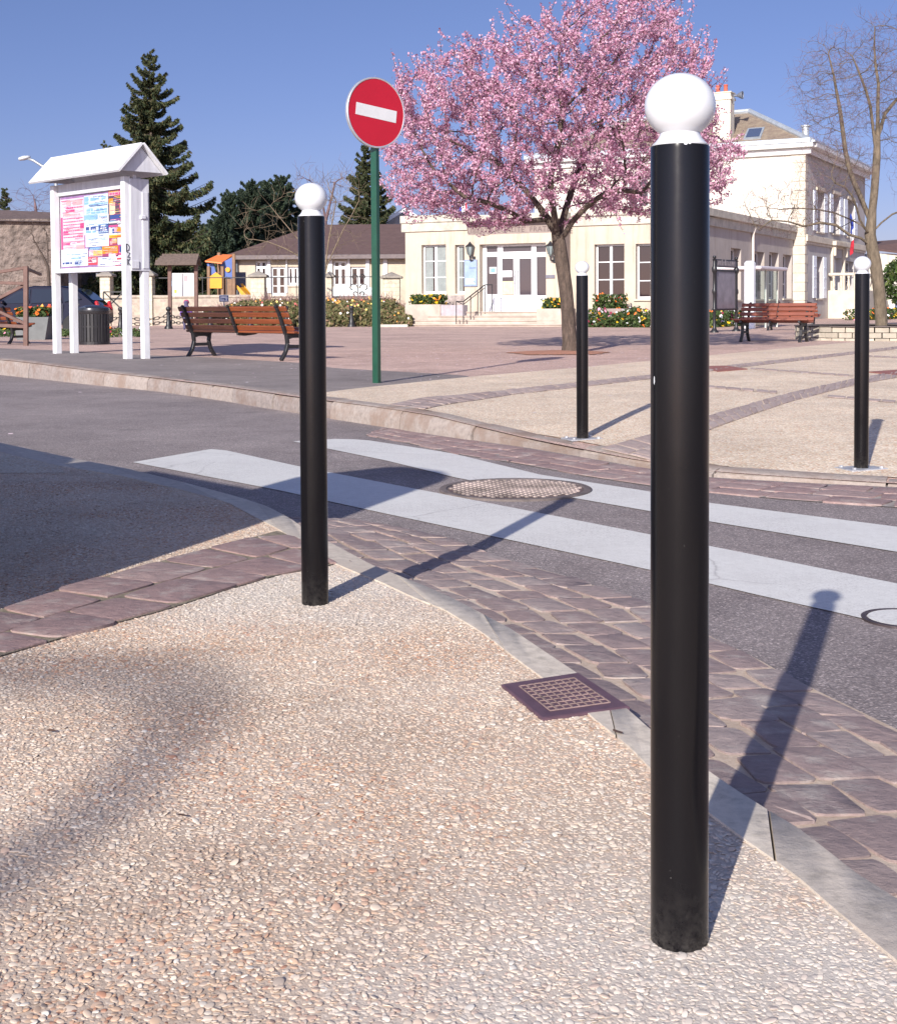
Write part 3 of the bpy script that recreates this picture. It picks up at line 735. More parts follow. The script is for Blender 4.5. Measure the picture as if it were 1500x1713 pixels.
mb.box(KP(-.06, .10, zb + .08), (.06, .13, .12), Mk, .006); mb.box(KP(-.085, wB * .8, zbt - .42), (.05, .09, .06), Mk, .01)
mb.build('cabinet', wood_s, t)
mb = MB(); mb.box(KP(kL / 2, .045, (zbt + zt) / 2 + .01), (kL - .11, .04, zt - zbt), Mk, .004)
mb.box(KP(kL / 2, .13, zt - .01), (kL + .1, .06, .07), Mk); mb.build('header_board', wood_s, t)
# roof: two pitched boards with gable ends
ez = V(205, 288, 19.35).z; rz_ = V(238, 243, 19.5).z + .02; eh = .40; bc = .13; oh = .30; th = .035
mb = MB()
for sgn in (-1, 1):
    sl = Vector((0, 0, 0)); p0 = (bc + sgn * eh, ez); p1 = (bc, rz_)
    dx, dz = p1[0] - p0[0], p1[1] - p0[1]; l_ = math.hypot(dx, dz); nx, nz = -dz / l_ * (1 if dx > 0 else -1), abs(dx) / l_
    q = [KP(-oh, p0[0], p0[1]), KP(kL + oh, p0[0], p0[1]), KP(kL + oh, p1[0], p1[1]), KP(-oh, p1[0], p1[1])]
    off = kB * (nx * th) + Vector((0, 0, nz * th))
    mb.add(q + [p + off for p in q], [(0, 1, 2, 3), (4, 7, 6, 5), (0, 4, 5, 1), (1, 5, 6, 2), (2, 6, 7, 3), (3, 7, 4, 0)])
roof = mb.build('roof', wood_w, t)
for a_ in (-oh + .10, kL + oh - .10):
    mb = MB(); mb.prism([(bc - eh * .9, ez + .03), (bc + eh * .9, ez + .03), (bc, rz_ - .02)], (o0, kB, Vector((0, 0, 1)), kA), a_ - .012, a_ + .012); mb.build('gable', wood_s, roof)
# the board and its posters, measured on a 0..1 sheet
bw0, bw1, bv0, bv1 = .06, kL - .06, zb + .075, zbt
def BP(uu, vv, w_): return KP(bw1 + (bw0 - bw1) * uu, -.0 + .066 - w_, bv1 + (bv0 - bv1) * vv)
board = MB(); board.add([BP(0, 0, 0), BP(1, 0, 0), BP(1, 1, 0), BP(0, 1, 0)], [(3, 2, 1, 0)])
board = board.build('board', M('board_back', (.22, .12, .26), .7, .3, 6), t)
def flat(name, c): return M(name, c, .55, .08, 9)
PC = dict(w=flat('paper_white', (.62, .62, .64)), p=flat('paper_pink', (.60, .42, .49)), m=flat('ink_magenta', (.42, .05, .17)), b=flat('paper_pale_blue', (.40, .50, .60)), s=flat('ink_sky', (.18, .33, .52)),
          n=flat('ink_navy', (.03, .055, .19)), k=flat('ink_dark', (.06, .045, .07)), r=flat('ink_red', (.62, .05, .07)), o=flat('paper_orange', (.62, .20, .01)), y=flat('ink_yellow', (.58, .38, .03)), g=flat('ink_olive', (.45, .46, .08)),
          f=flat('ink_skin', (.75, .45, .30)), d=flat('ink_wine', (.25, .04, .10)), c=flat('ink_coral', (.80, .28, .30)))
_pn = [0]
def poster(x0, y0, x1, y1, bg, marks=(), lines=()):
    """corners in the measured sheet (165..1030, 190..1300); marks = coloured areas, lines = rows of print (y, height, colour, x0, x1, broken)"""
    X = lambda x: (x - 165) / 865; Y = lambda y: (y - 190) / 1110
    _pn[0] += 1; mb = MB(); rr = random.Random(_pn[0]); w0 = .002 + .0006 * _pn[0]
    def q(a, b_, c_, d_, w_): mb.add([BP(X(a), Y(b_), w_), BP(X(c_), Y(b_), w_), BP(X(c_), Y(d_), w_), BP(X(a), Y(d_), w_)], [(3, 2, 1, 0)])
    mb.use(PC[bg]); q(x0, y0, x1, y1, w0)
    for k, (a, b_, c_, d_, cc) in enumerate(marks): mb.use(PC[cc]); q(a, b_, c_, d_, w0 + .0008 + .0003 * k)
    for (yy, hh, cc, a, c_, br) in lines:
        mb.use(PC[cc]); x = a
        while x < c_:
            l_ = min(c_ - x, (rr.uniform(.5, 1.6) * hh * 1.3) if br else c_ - a); q(x, yy, x + l_, yy + hh, w0 + .004); x += l_ + hh * (.35 if br else 1)
    inks = dict(p='cmc', b='snw', w='sbn', k='ymw', y='or', d='cow', n='sw', r='wd', m='wcn')[bg]
    for k in range(int(8 + (x1 - x0) * (y1 - y0) / 3500)):                 # small print
        yy = rr.uniform(y0 + 8, y1 - 14); x = rr.uniform(x0 + 8, x1 - 40); hh = rr.uniform(4, 9); mb.use(PC[rr.choice(inks)]); e = min(x1 - 6, x + rr.uniform(30, 140))
        while x < e: l_ = min(e - x, rr.uniform(5, 22)); q(x, yy, x + l_, yy + hh, w0 + .0046); x += l_ + 4
    mb.build('poster', None, board)
poster(168, 232, 482, 1025, 'p', [(168, 510, 195, 1010, 'm'), (430, 620, 480, 700, 'm'), (200, 735, 270, 790, 'm'), (180, 910, 290, 945, 'm'), (375, 955, 480, 1015, 'c')],
       [(262, 70, 'c', 250, 470, True), (360, 20, 'm', 250, 470, True), (400, 34, 'm', 245, 360, False), (470, 26, 'c', 200, 430, True)] + [(530 + 48 * k, 14, 'm', 205, 470, True) for k in range(7)] + [(890, 8, 'm', 190, 480, False)])
poster(486, 215, 796, 812, 'b', [(490, 235, 545, 350, 's'), (560, 232, 785, 330, 'w'), (486, 510, 660, 590, 's'), (665, 520, 800, 660, 'w'), (490, 660, 660, 800, 'w'), (672, 668, 798, 803, 'n'), (700, 680, 755, 705, 'w')],
       [(245, 60, 's', 570, 770, True), (345, 22, 's', 560, 790, True), (378, 10, 'n', 560, 790, False), (425, 30, 's', 520, 600, True), (425, 34, 's', 650, 780, True), (470, 28, 's', 520, 780, True), (550, 10, 's', 680, 790, True), (600, 10, 's', 680, 790, True), (690, 50, 'n', 505, 640, True), (745, 40, 's', 505, 640, True), (720, 14, 'w', 695, 770, True), (750, 14, 'w', 695, 785, True), (775, 14, 'b', 680, 795, True)])
poster(500, 815, 798, 995, 'w', [], [(870, 10, 's', 540, 760, True), (900, 12, 'b', 530, 790, True), (930, 8, 's', 560, 700, True), (960, 10, 'b', 520, 790, True)])
poster(800, 178, 1040, 690, 'k', [(800, 178, 1040, 205, 'm'), (806, 208, 1005, 262, 'c'), (806, 300, 860, 380, 'o'), (815, 365, 885, 540, 'f'), (935, 385, 985, 520, 'd'), (945, 385, 975, 450, 'f'), (820, 545, 955, 640, 'n'), (965, 530, 1035, 640, 'c'), (806, 640, 945, 668, 'b')],
       [(222, 28, 'm', 820, 1000, True), (272, 10, 'y', 880, 1010, True), (295, 10, 'y', 900, 1010, True), (320, 16, 'y', 940, 1030, False), (655, 12, 'w', 950, 1030, True)])
poster(803, 696, 1040, 838, 'w', [(803, 696, 920, 725, 'm'), (870, 735, 910, 820, 'c'), (900, 728, 970, 825, 'o'), (985, 740, 1035, 800, 'p'), (845, 745, 870, 820, 'n')])
poster(806, 842, 1040, 884, 'y', [], [(858, 10, 'o', 820, 1020, True)])
poster(803, 886, 905, 1000, 'd', [(845, 905, 900, 965, 'g'), (815, 930, 845, 980, 'c')])
poster(910, 888, 1036, 988, 'w', [], [(915, 8, 'p', 925, 1020, True), (945, 8, 'p', 925, 1010, True)])
poster(540, 1000, 716, 1050, 'n', [(560, 1008, 690, 1030, 's')])
poster(545, 1048, 716, 1140, 'p', [(600, 1055, 712, 1135, 'g'), (610, 1062, 690, 1075, 'y')])
poster(716, 1003, 916, 1150, 'd', [(716, 1003, 914, 1112, 'o'), (800, 1115, 885, 1165, 'w')], [(1040, 12, 'r', 740, 890, True), (1070, 10, 'r', 740, 880, True)])
poster(920, 998, 1036, 1168, 'm', [(935, 1010, 985, 1110, 'n'), (985, 1020, 1030, 1070, 'c'), (920, 1145, 1036, 1160, 'w')])
poster(485, 1150, 655, 1266, 'r', [(590, 1165, 640, 1230, 'w'), (500, 1200, 580, 1240, 'd')])
poster(660, 1165, 1036, 1292, 'w', [(900, 1182, 965, 1212, 'r'), (880, 1284, 960, 1292, 'r')], [(1240, 6, 'c', 760, 960, True)])
poster(178, 1018, 532, 1275, 'w', [(310, 1142, 435, 1170, 's')], [(1080, 10, 'b', 250, 510, True), (1210, 30, 'n', 190, 320, True), (1210, 30, 'n', 355, 460, True)])
# scrawled tag on the near post
ink = M('marker_ink', (.03, .03, .04), .6, .1)
def KS(a_, z_): return KP(-.0535 - .0, 0, 0) * 0 + KP(-.0560, -.045 + a_ * .09, z_)
gz0 = V(218, 408, 19.6).z; s_ = .125
mb = MB()
for st in ([(.15, 1), (.15, .1), (.6, .3), (.75, .62), (.5, .92), (.15, 1)], [(.25, 0), (.8, -.05), (.3, -.6), (.9, -.55)], [(.35, -.75), (.35, -1.5)], [(.85, -.7), (.38, -1.1), (.95, -1.6)]):
    mb.tube([KS(a_, gz0 + (b_ - 1) * s_) for a_, b_ in st], .006, 5)
mb.build('graffiti', ink, t)

# ---- benches
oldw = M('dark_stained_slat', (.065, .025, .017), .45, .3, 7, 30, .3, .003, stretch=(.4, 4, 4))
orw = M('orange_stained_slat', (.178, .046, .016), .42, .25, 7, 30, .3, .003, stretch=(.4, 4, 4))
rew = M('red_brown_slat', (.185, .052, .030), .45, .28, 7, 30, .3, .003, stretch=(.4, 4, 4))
castb = M('cast_black', (.016, .015, .017), .42, .25, 20, 70, .3, .003)
def make_bench(L_, mats, label):
    """sits along local x, front towards -y"""
    t = thing('bench', label, 'bench', (0, 0, 0), 'slatted benches on the square')
    backp = [(.10, .40), (.15, .52), (.20, .66), (.26, .78), (.295, .815)]
    xsup = [-L_ / 2 + .17, 0, L_ / 2 - .17]
    for k, x in enumerate(xsup):
        mb = MB(); w = .05
        def sw(path, th):
            for p, q in zip(path[:-1], path[1:]): mb.bar((x, p[0], p[1]), (x, q[0], q[1]), w, th, .006, (1, 0, 0))
        bp = [(.10, .38)] + backp
        mid = k == 1
        if not mid:
            sw(bp, .05); sw([(.10, .385), (-.05, .372), (-.25, .388), (-.36, .42), (-.395, .425)], .05)
            sw([(.08, .39), (.06, .25), (.10, .12), (.19, 0)], .058); sw([(-.25, .38), (-.23, .25), (-.27, .12), (-.36, 0)], .058); sw([(.07, .2), (-.24, .2)], .05)
            sw([(.07, .33), (-.03, .355), (-.17, .355), (-.24, .33)], .035)
        else: sw(bp[1:], .03); sw([(.10, .385), (-.05, .372), (-.25, .388), (-.36, .42)], .03)
        mb.build('end_frame' if not mid else 'middle_strap', castb, t)
    bs = [(.112, .475), (.158, .575), (.205, .675), (.255, .765)]
    for i, (yy, zz_) in enumerate(bs):
        an = math.atan2(.1, .045); Rm = Matrix.Rotation(-R(24), 3, 'X')
        for h, (xa, xb) in enumerate(((-L_ / 2, -.004), (.004, L_ / 2))):
            mb = MB(); mb.box(((xa + xb) / 2, yy - .03, zz_), (xb - xa, .032, .078), Rm, .008); mb.build('back_slat', mats[h], t)
    for i, (yy, zz_) in enumerate([(.05, .405), (-.045, .398), (-.14, .402), (-.235, .413), (-.335, .447)]):
        for h, (xa, xb) in enumerate(((-L_ / 2, -.004), (.004, L_ / 2))):
            mb = MB(); mb.box(((xa + xb) / 2, yy, zz_ + .012), (xb - xa, .078, .034), Matrix.Rotation(R(-5 if i < 3 else -14), 3, 'X'), .008); mb.build('seat_slat', mats[h], t)
    return t
q0 = GP(332, 596); q1 = GP(484, 603)
dv = Vector((q1.x - q0.x, q1.y - q0.y, 0)); L1 = dv.length + .40; ang1 = math.atan2(dv.y, dv.x)
# rear faces the camera: local -y points away
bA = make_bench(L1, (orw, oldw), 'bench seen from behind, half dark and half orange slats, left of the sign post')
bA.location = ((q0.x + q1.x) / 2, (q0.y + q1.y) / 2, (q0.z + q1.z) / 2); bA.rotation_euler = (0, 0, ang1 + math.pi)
r0 = GP(1247, 571); r1 = GP(1346, 572)
dv2 = Vector((r1.x - r0.x, r1.y - r0.y, 0)); ang2 = math.atan2(dv2.y, dv2.x)
bB = make_bench(dv2.length + .32, (rew, rew), 'red-brown bench facing the road on the right of the square')
bB.location = ((r0.x + r1.x) / 2, (r0.y + r1.y) / 2, zpl((r0.x + r1.x) / 2, r0.y)); bB.rotation_euler = (0, 0, ang2)
lb = V(30, 566, 27.0); bC = dup(bA, (lb.x - .95, lb.y + .62, .06), ang1 + math.pi + .1, 'orange bench cut by the left edge behind the brown timber frame')
for ch in [q for q in bpy.data.objects if q.parent == bC and 'slat' in q.name]:
    ch.data = ch.data.copy(); ch.data.materials[0] = orw
lb = V(1322, 545, 38.0); bD = dup(bB, (lb.x, lb.y, .04), ang2 + math.pi + .1, 'bench seen from behind, half hidden beyond the red-brown bench')

# ---- litter bin
p = GP(158, 576); t = thing('litter_bin', 'black slatted litter bin with a rounded lid between the white posts', 'bin', p)
mb = MB(); rb = .29; hb = V(158, 518, p.y).z - p.z
for k in range(26):
    q = 2 * math.pi * k / 26; mb.box((p.x + rb * math.cos(q), p.y + rb * math.sin(q), p.z + .05 + hb / 2 - .03), (.022, .058, hb - .08), Matrix.Rotation(q, 3, 'Z'), .004)
mb.lathe([(rb * .95, .03), (rb * .95, hb - .05)], p, 28)
mb.build('body', castb, t)
mb = MB(); mb.lathe([(rb * 1.02, hb - .09), (rb * 1.08, hb - .07), (rb * 1.1, hb), (rb * 1.06, hb + .035), (rb * .6, hb + .085), (.0001, hb + .10)], p, 32); o = mb.build('lid', M('bin_lid', (.02, .02, .023), .25, .2, 9, 0, coat=.3), t); smooth_by_angle(o, 40)
mb = MB(); mb.lathe([(rb * 1.03, .0), (rb * 1.03, .06)], p, 28); mb.lathe([(rb * 1.03, hb * .5), (rb * 1.03, hb * .5 + .03)], p, 28); mb.build('hoop', castb, t)
mb = MB(); pq = V(128, 560, p.y); mb.tube([(pq.x, pq.y, p.z - .1), (pq.x, pq.y, p.z + .95)], .035, 10); mb.bar((pq.x, pq.y, p.z + .8), (p.x - rb, p.y, p.z + .8), .03); mb.build('support_post', castb, t)

# ---- brown timber frame at the left edge
brown = M('brown_timber', (.115, .055, .042), .6, .25, 8, 40, .3, .004)
Yf = 25.6; pb = V(43, 577, Yf)
t = thing('timber_trellis', 'brown timber frame of rails and diagonal braces at the left edge', 'frame', (pb.x, pb.y, .06))
for (xa, ya), (xb, yb), w, nm in [((43.5, 590), (43.5, 445), .085, 'post'), ((-90, 590), (-90, 445), .085, 'post'), ((41, 448), (-95, 470), .06, 'rail'), ((41, 474), (-95, 470), .06, 'rail'), ((41, 546), (-95, 540), .07, 'rail'), ((42, 476), (-90, 545), .06, 'brace'), ((42, 541), (-90, 480), .06, 'brace')]:
    mb = MB(); dY = 0 if nm == 'post' else (.05 if nm == 'rail' else .10)
    mb.bar(V(xa, ya, Yf + dY), V(xb, yb, Yf + dY), w, w, .006); mb.build(nm, brown, t)
mb = MB(); mb.bar(V(42, 448, Yf + .05), V(68, 459, Yf + 2.2), .05, .05); mb.build('brace', brown, t)

# ---- street lamp behind the kiosk
pz = V(96, 540, 31); t = thing('street_lamp', 'grey street lamp head on a bent arm above the notice stand roof', 'street lamp', (pz.x, pz.y, .05))
galv = M('lamp_grey', (.32, .34, .37), .4, .1, 5, metal=.4)
arm = [V(x, y, 31) for x, y in [(96, 545), (96, 330), (93, 300), (84, 285), (70, 277), (56, 268), (47, 265)]]
mb = MB(); mb.tube(arm, [.06, .05, .045, .04, .035, .03, .03], 10, True); mb.build('pole', galv, t, True)
hd = V(40, 264, 31)
mb = MB(); ax_ = Matrix.Rotation(R(-12), 3, 'Y')
for (a_, r_) in [(0, 1)]:
    vs = []; fs = []; nn = 12; secs = [(-.13, .02, .02), (-.11, .05, .05), (0, .075, .07), (.10, .055, .05), (.15, .03, .03)]
    for i, (xx, ry, rzz) in enumerate(secs):
        for k in range(nn):
            q = 2 * math.pi * k / nn; vs.append(hd + ax_ @ Vector((xx, ry * math.cos(q) * 1.3, rzz * math.sin(q) * .8)))
    for i in range(len(secs) - 1):
        for k in range(nn): fs.append((i * nn + k, i * nn + (k + 1) % nn, (i + 1) * nn + (k + 1) % nn, (i + 1) * nn + k))
    fs += [tuple(range(nn))[::-1], tuple(4 * nn + k for k in range(nn))]
    mb.add(vs, fs)
mb.build('lamp_head', M('lamp_shell', (.55, .57, .60), .35, .08, 4, metal=.2), t, True)

# ---- chain posts across the back of the square
def chain_post(px, Y, label):
    g = V(px, 540, Y); z0 = .05
    t = thing('chain_post', label, 'chain post', (g.x, g.y, z0), 'black chain posts along the back of the square')
    mb = MB(); mb.lathe([(.15, 0), (.15, .05), (.10, .12), (.075, .30), (.062, .52), (.085, .54), (.085, .58), (.05, .60), (.05, .63), (.08, .66), (.095, .71), (.08, .76), (.03, .79), (.0001, .795)], (g.x, g.y, z0), 16)
    o = mb.build('post', castb, t); smooth_by_angle(o, 40); return g
cps = [chain_post(x, Y, l) for x, Y, l in [(202, 46, 'chain post seen between the right posts of the notice stand'), (282, 46.5, 'chain post in front of the small timber notice board'), (320, 46.5, 'chain post hung with a purple hood shape left of the bench'), (352, 47, 'chain post just above the dark half of the bench back'), (419, 47.5, 'chain post just above the orange half of the bench back'), (479, 48, 'chain post between the bench and the second bollard'), (588, 48.5, 'chain post left of the green sign pole'), (118, 45.5, 'chain post behind the litter bin')]]
def chain(a_, b_, z_, sag, label):
    t = None; mb = MB(); n_ = max(8, int((a_ - b_).length / .15)); pts = []
    for k in range(n_ + 1):
        f = k / n_; p = a_.lerp(b_, f); pts.append(Vector((p.x, p.y, z_ - sag * 4 * f * (1 - f))))
    for k in range(n_):
        p, q = pts[k], pts[k + 1]; d = (q - p).normalized(); s2 = Vector((0, 0, 1)) if k % 2 else d.cross(Vector((0, 0, 1))).normalized()
        e = [p - d * .02 + s2 * .03, p + d * .02 + s2 * .045, q - d * .02 + s2 * .045, q + d * .02 + s2 * .03, q + d * .02 - s2 * .03, q - d * .02 - s2 * .045, p + d * .02 - s2 * .045, p - d * .02 - s2 * .03]
        mb.tube(e + [e[0]], .014, 5, False)
    tag(mb.build('chain', castb, loc=pts[0]), label, 'chain', 'chains between the chain posts')
chain(cps[0], cps[1], .55, .16, 'upper sagging chain right of the notice stand'); chain(cps[0], cps[1], .36, .14, 'lower sagging chain right of the notice stand')
chain(cps[1], cps[2], .55, .10, 'upper chain rising to the bench at the small notice board'); chain(cps[1], cps[2], .36, .10, 'lower chain at the small notice board')
chain(cps[7], cps[0], .50, .16, 'chain beyond the litter bin')

# ---- small hooded child behind the bench
cp_ = V(312, 540, 44.5)
t = thing('person', 'small child in a purple hooded coat standing beyond the dark half of the bench', 'person', (cp_.x, cp_.y, .05))
def skin(name, vs, es, rad, mat, par, lvl=2):
    me = bpy.data.meshes.new(name); me.from_pydata([tuple(v) for v in vs], es, []); ob = bpy.data.objects.new(name, me); col.objects.link(ob)
    ob.parent = par; me.materials.append(mat); me.polygons.update()
    m = ob.modifiers.new('skin', 'SKIN'); m.use_smooth_shade = True
    for k, r in enumerate(rad): me.skin_vertices[0].data[k].radius = (r, r)
    me.skin_vertices[0].data[0].use_root = True
    s = ob.modifiers.new('sub', 'SUBSURF'); s.levels = lvl; s.render_levels = lvl; return ob
vs = [(0, 0, .48), (0, 0, .62), (0, 0, .76), (0, -.01, .83), (0, -.02, .93), (0, -.02, 1.0), (-.12, 0, .74), (-.17, -.03, .58), (-.15, -.12, .46), (.12, 0, .74), (.17, -.03, .58), (.16, -.10, .45), (-.065, 0, .42), (-.07, 0, .22), (-.07, .01, .05), (-.07, -.09, .03), (.065, 0, .42), (.07, 0, .22), (.07, .01, .05), (.07, -.09, .03)]
es = [(0, 1), (1, 2), (2, 3), (3, 4), (4, 5), (2, 6), (6, 7), (7, 8), (2, 9), (9, 10), (10, 11), (0, 12), (12, 13), (13, 14), (14, 15), (0, 16), (16, 17), (17, 18), (18, 19)]
skin('body', vs, es, [.10, .11, .10, .05, .09, .06, .05, .042, .028, .05, .042, .028, .065, .052, .04, .03, .065, .052, .04, .03], M('child_trousers', (.07, .06, .12), .8), t)
skin('coat', [(0, 0, .42), (0, 0, .55), (0, 0, .68), (0, 0, .78), (-.12, 0, .75), (-.17, -.03, .58), (-.155, -.11, .48), (.12, 0, .75), (.17, -.03, .58), (.165, -.09, .47)], [(0, 1), (1, 2), (2, 3), (3, 4), (4, 5), (5, 6), (3, 7), (7, 8), (8, 9)], [.15, .14, .13, .10, .062, .055, .045, .062, .055, .045], M('purple_coat', (.13, .06, .26), .8), t)
skin('hood', [(0, .02, .86), (0, .03, .95), (0, .02, 1.03)], [(0, 1), (1, 2)], [.09, .115, .07], M('red_hood', (.34, .05, .12), .8), t)

# ---- small white and blue sign
Y = 50; c = V(374.5, 499, Y); t = thing('small_sign', 'small white square sign with a blue border above the flower bank', 'sign', (c.x, c.y, .4))
mb = MB(); mb.box(c, (.36, .03, .26), None, .01); mb.build('plate', PC['w'], t)
mb = MB()
for dx, dz, sx, sz in ((0, .10, .30, .025), (0, -.10, .30, .025), (-.145, 0, .025, .22), (.145, 0, .025, .22), (-.02, -.01, .12, .04), (.05, -.03, .05, .06)): mb.box(c + Vector((dx, -.018, dz)), (sx, .008, sz))
mb.build('border', PC['n'], t)
mb = MB(); mb.tube([c + Vector((0, .03, -.1)), (c.x, c.y + .03, .1)], .025, 8); mb.build('pole', galv, t)

# ---- small timber notice board with a shingled roof
Y = 47; t = thing('timber_notice_board', 'small dark timber notice board with a shingled roof and white panels', 'notice board', V(305, 520, Y))
def PX(x, y, dy=0): return V(x, y, Y + dy)
for x in (284, 328):
    mb = MB(); mb.bar((PX(x, 520).x, Y, 0), PX(x, 442), .13, .13, .01); mb.build('post', brown, t)
mb = MB(); mb.box((PX(305, 476) + Vector((0, .02, 0))), (PX(325, 476).x - PX(286, 476).x, .05, PX(305, 457).z - PX(305, 496).z), None, .01); mb.build('panel', PC['w'], t)
mb = MB(); mb.use(PC['k']); mb.box(PX(305, 476, -.012), (.03, .02, .80)); mb.use(PC['c']); mb.box(PX(310, 465, -.012), (.12, .02, .2)); mb.use(PC['y']); mb.box(PX(293.5, 487, -.012), (.08, .02, .12)); mb.use(PC['b']); mb.box(PX(288.5, 474, -.012), (.1, .02, .2)); mb.build('papers', None, t)
mb = MB(); shingle = M('shingle_brown', (.105, .075, .062), .85, .3, 14, 40, .5, .01)
ra, rb2 = PX(264, 444), PX(333, 444); rt_ = PX(276, 430)
for k in range(4):
    for sgn in (-1, 1):
        f0, f1 = k / 4, (k + 1) / 4 + .04; z0_, z1_ = ra.z + (rt_.z - ra.z) * f0, ra.z + (rt_.z - ra.z) * f1
        y0_, y1_ = Y + sgn * .5 * (1 - f0), Y + sgn * .5 * (1 - f1); xa = ra.x + (rt_.x - ra.x) * f0 * .8
        q = [(xa, y0_, z0_), (rb2.x, y0_, z0_), (rb2.x, y1_, z1_), (xa, y1_, z1_)]
        mb.add(q + [(a_, b_ , c_ + .04 + .07 * (1 if abs(b_ - Y) < abs(y0_ - Y) - .01 else 0)) for a_, b_, c_ in q], [(0, 1, 2, 3), (4, 7, 6, 5), (0, 4, 5, 1), (1, 5, 6, 2), (2, 6, 7, 3), (3, 7, 4, 0)])
mb.build('roof', shingle, t)

# ---- play tower with slide
Y = 58; t = thing('play_tower', 'playground tower with orange roof, blue panels and yellow slide', 'play tower', V(385, 512, Y))
pY = M('play_yellow', (.66, .29, .006), .4, .06, 4); pB = M('play_blue', (.05, .10, .32), .45, .08, 4); pO = M('play_orange', (.80, .20, .05), .45, .08, 4); pBr = M('play_brown', (.20, .11, .06), .6, .2, 6)
def P2(x, y, d=0): return V(x, y, Y + d)
def quad_plate(name, pts, th_, mat, d=0):
    mb = MB(); q = [P2(x, y, d) for x, y in pts]; n_ = len(q); e = [p + Vector((0, th_, 0)) for p in q]
    mb.add(q + e, [tuple(range(n_)), tuple(range(n_, 2 * n_))[::-1]] + [(k, n_ + k, n_ + (k + 1) % n_, (k + 1) % n_) for k in range(n_)]); return mb.build(name, mat, t)
for x, d in ((391, 0), (366, 1.0), (349, 0), (372, 0)):
    mb = MB(); mb.bar((P2(x, 500, d).x, Y + d, 0), P2(x, 424 if x > 380 else (422 if x == 366 else 445), d), .14, .14, .02); mb.build('post', pBr, t)
mb = MB(); a0, a1, a2, a3 = P2(343, 438, -.3), P2(371, 441, -.3), P2(390, 428, 1.2), P2(366, 427, 1.2)
mb.add([a0, a1, a2, a3] + [p + Vector((0, 0, .06)) for p in (a0, a1, a2, a3)], [(0, 3, 2, 1), (4, 5, 6, 7), (0, 1, 5, 4), (1, 2, 6, 5), (2, 3, 7, 6), (3, 0, 4, 7)]); mb.build('roof', pO, t)
quad_plate('side_panel', [(346, 441), (357, 441), (362, 458), (351, 460)], .05, pB, .05)
bp_ = quad_plate('side_panel', [(368, 440), (389, 430), (389, 466), (373, 463)], .05, pB, .05)
mb = MB(); mb.lathe([(.10, -.02), (.115, 0), (.10, .02)], P2(381, 451, .0), 16, Matrix.Rotation(R(90), 3, 'X')); mb.build('porthole', pY, bp_)
quad_plate('front_panel', [(351, 462), (361, 455), (371, 462), (371, 482), (351, 482)], .06, pY, -.15)
quad_plate('low_panel', [(374, 466), (388, 466), (388, 497), (374, 492)], .05, pBr, .1)
for a_, b_ in (((393, 478), (416, 500)), ((402, 475), (421, 497))):
    quad_plate('slide_side', [(a_[0], a_[1] - 1), (a_[0] + 4, a_[1] - 1), (b_[0] + 3, b_[1]), (b_[0] - 8, b_[1])], .08, pY, .1 if a_[0] < 400 else .7)
mb = MB(); s0, s1 = P2(395, 480, .12), P2(412, 499, .12); mb.add([s0, s1, s1 + Vector((.3, .6, 0)), s0 + Vector((.3, .6, 0))], [(0, 1, 2, 3)]); mb.build('slide_bed', pY, t)
mb = MB(); mb.box(P2(400, 470, 1.0), (.6, .05, .8)); mb.build('climbing_net', M('net_grey', (.10, .11, .14), .7), t)

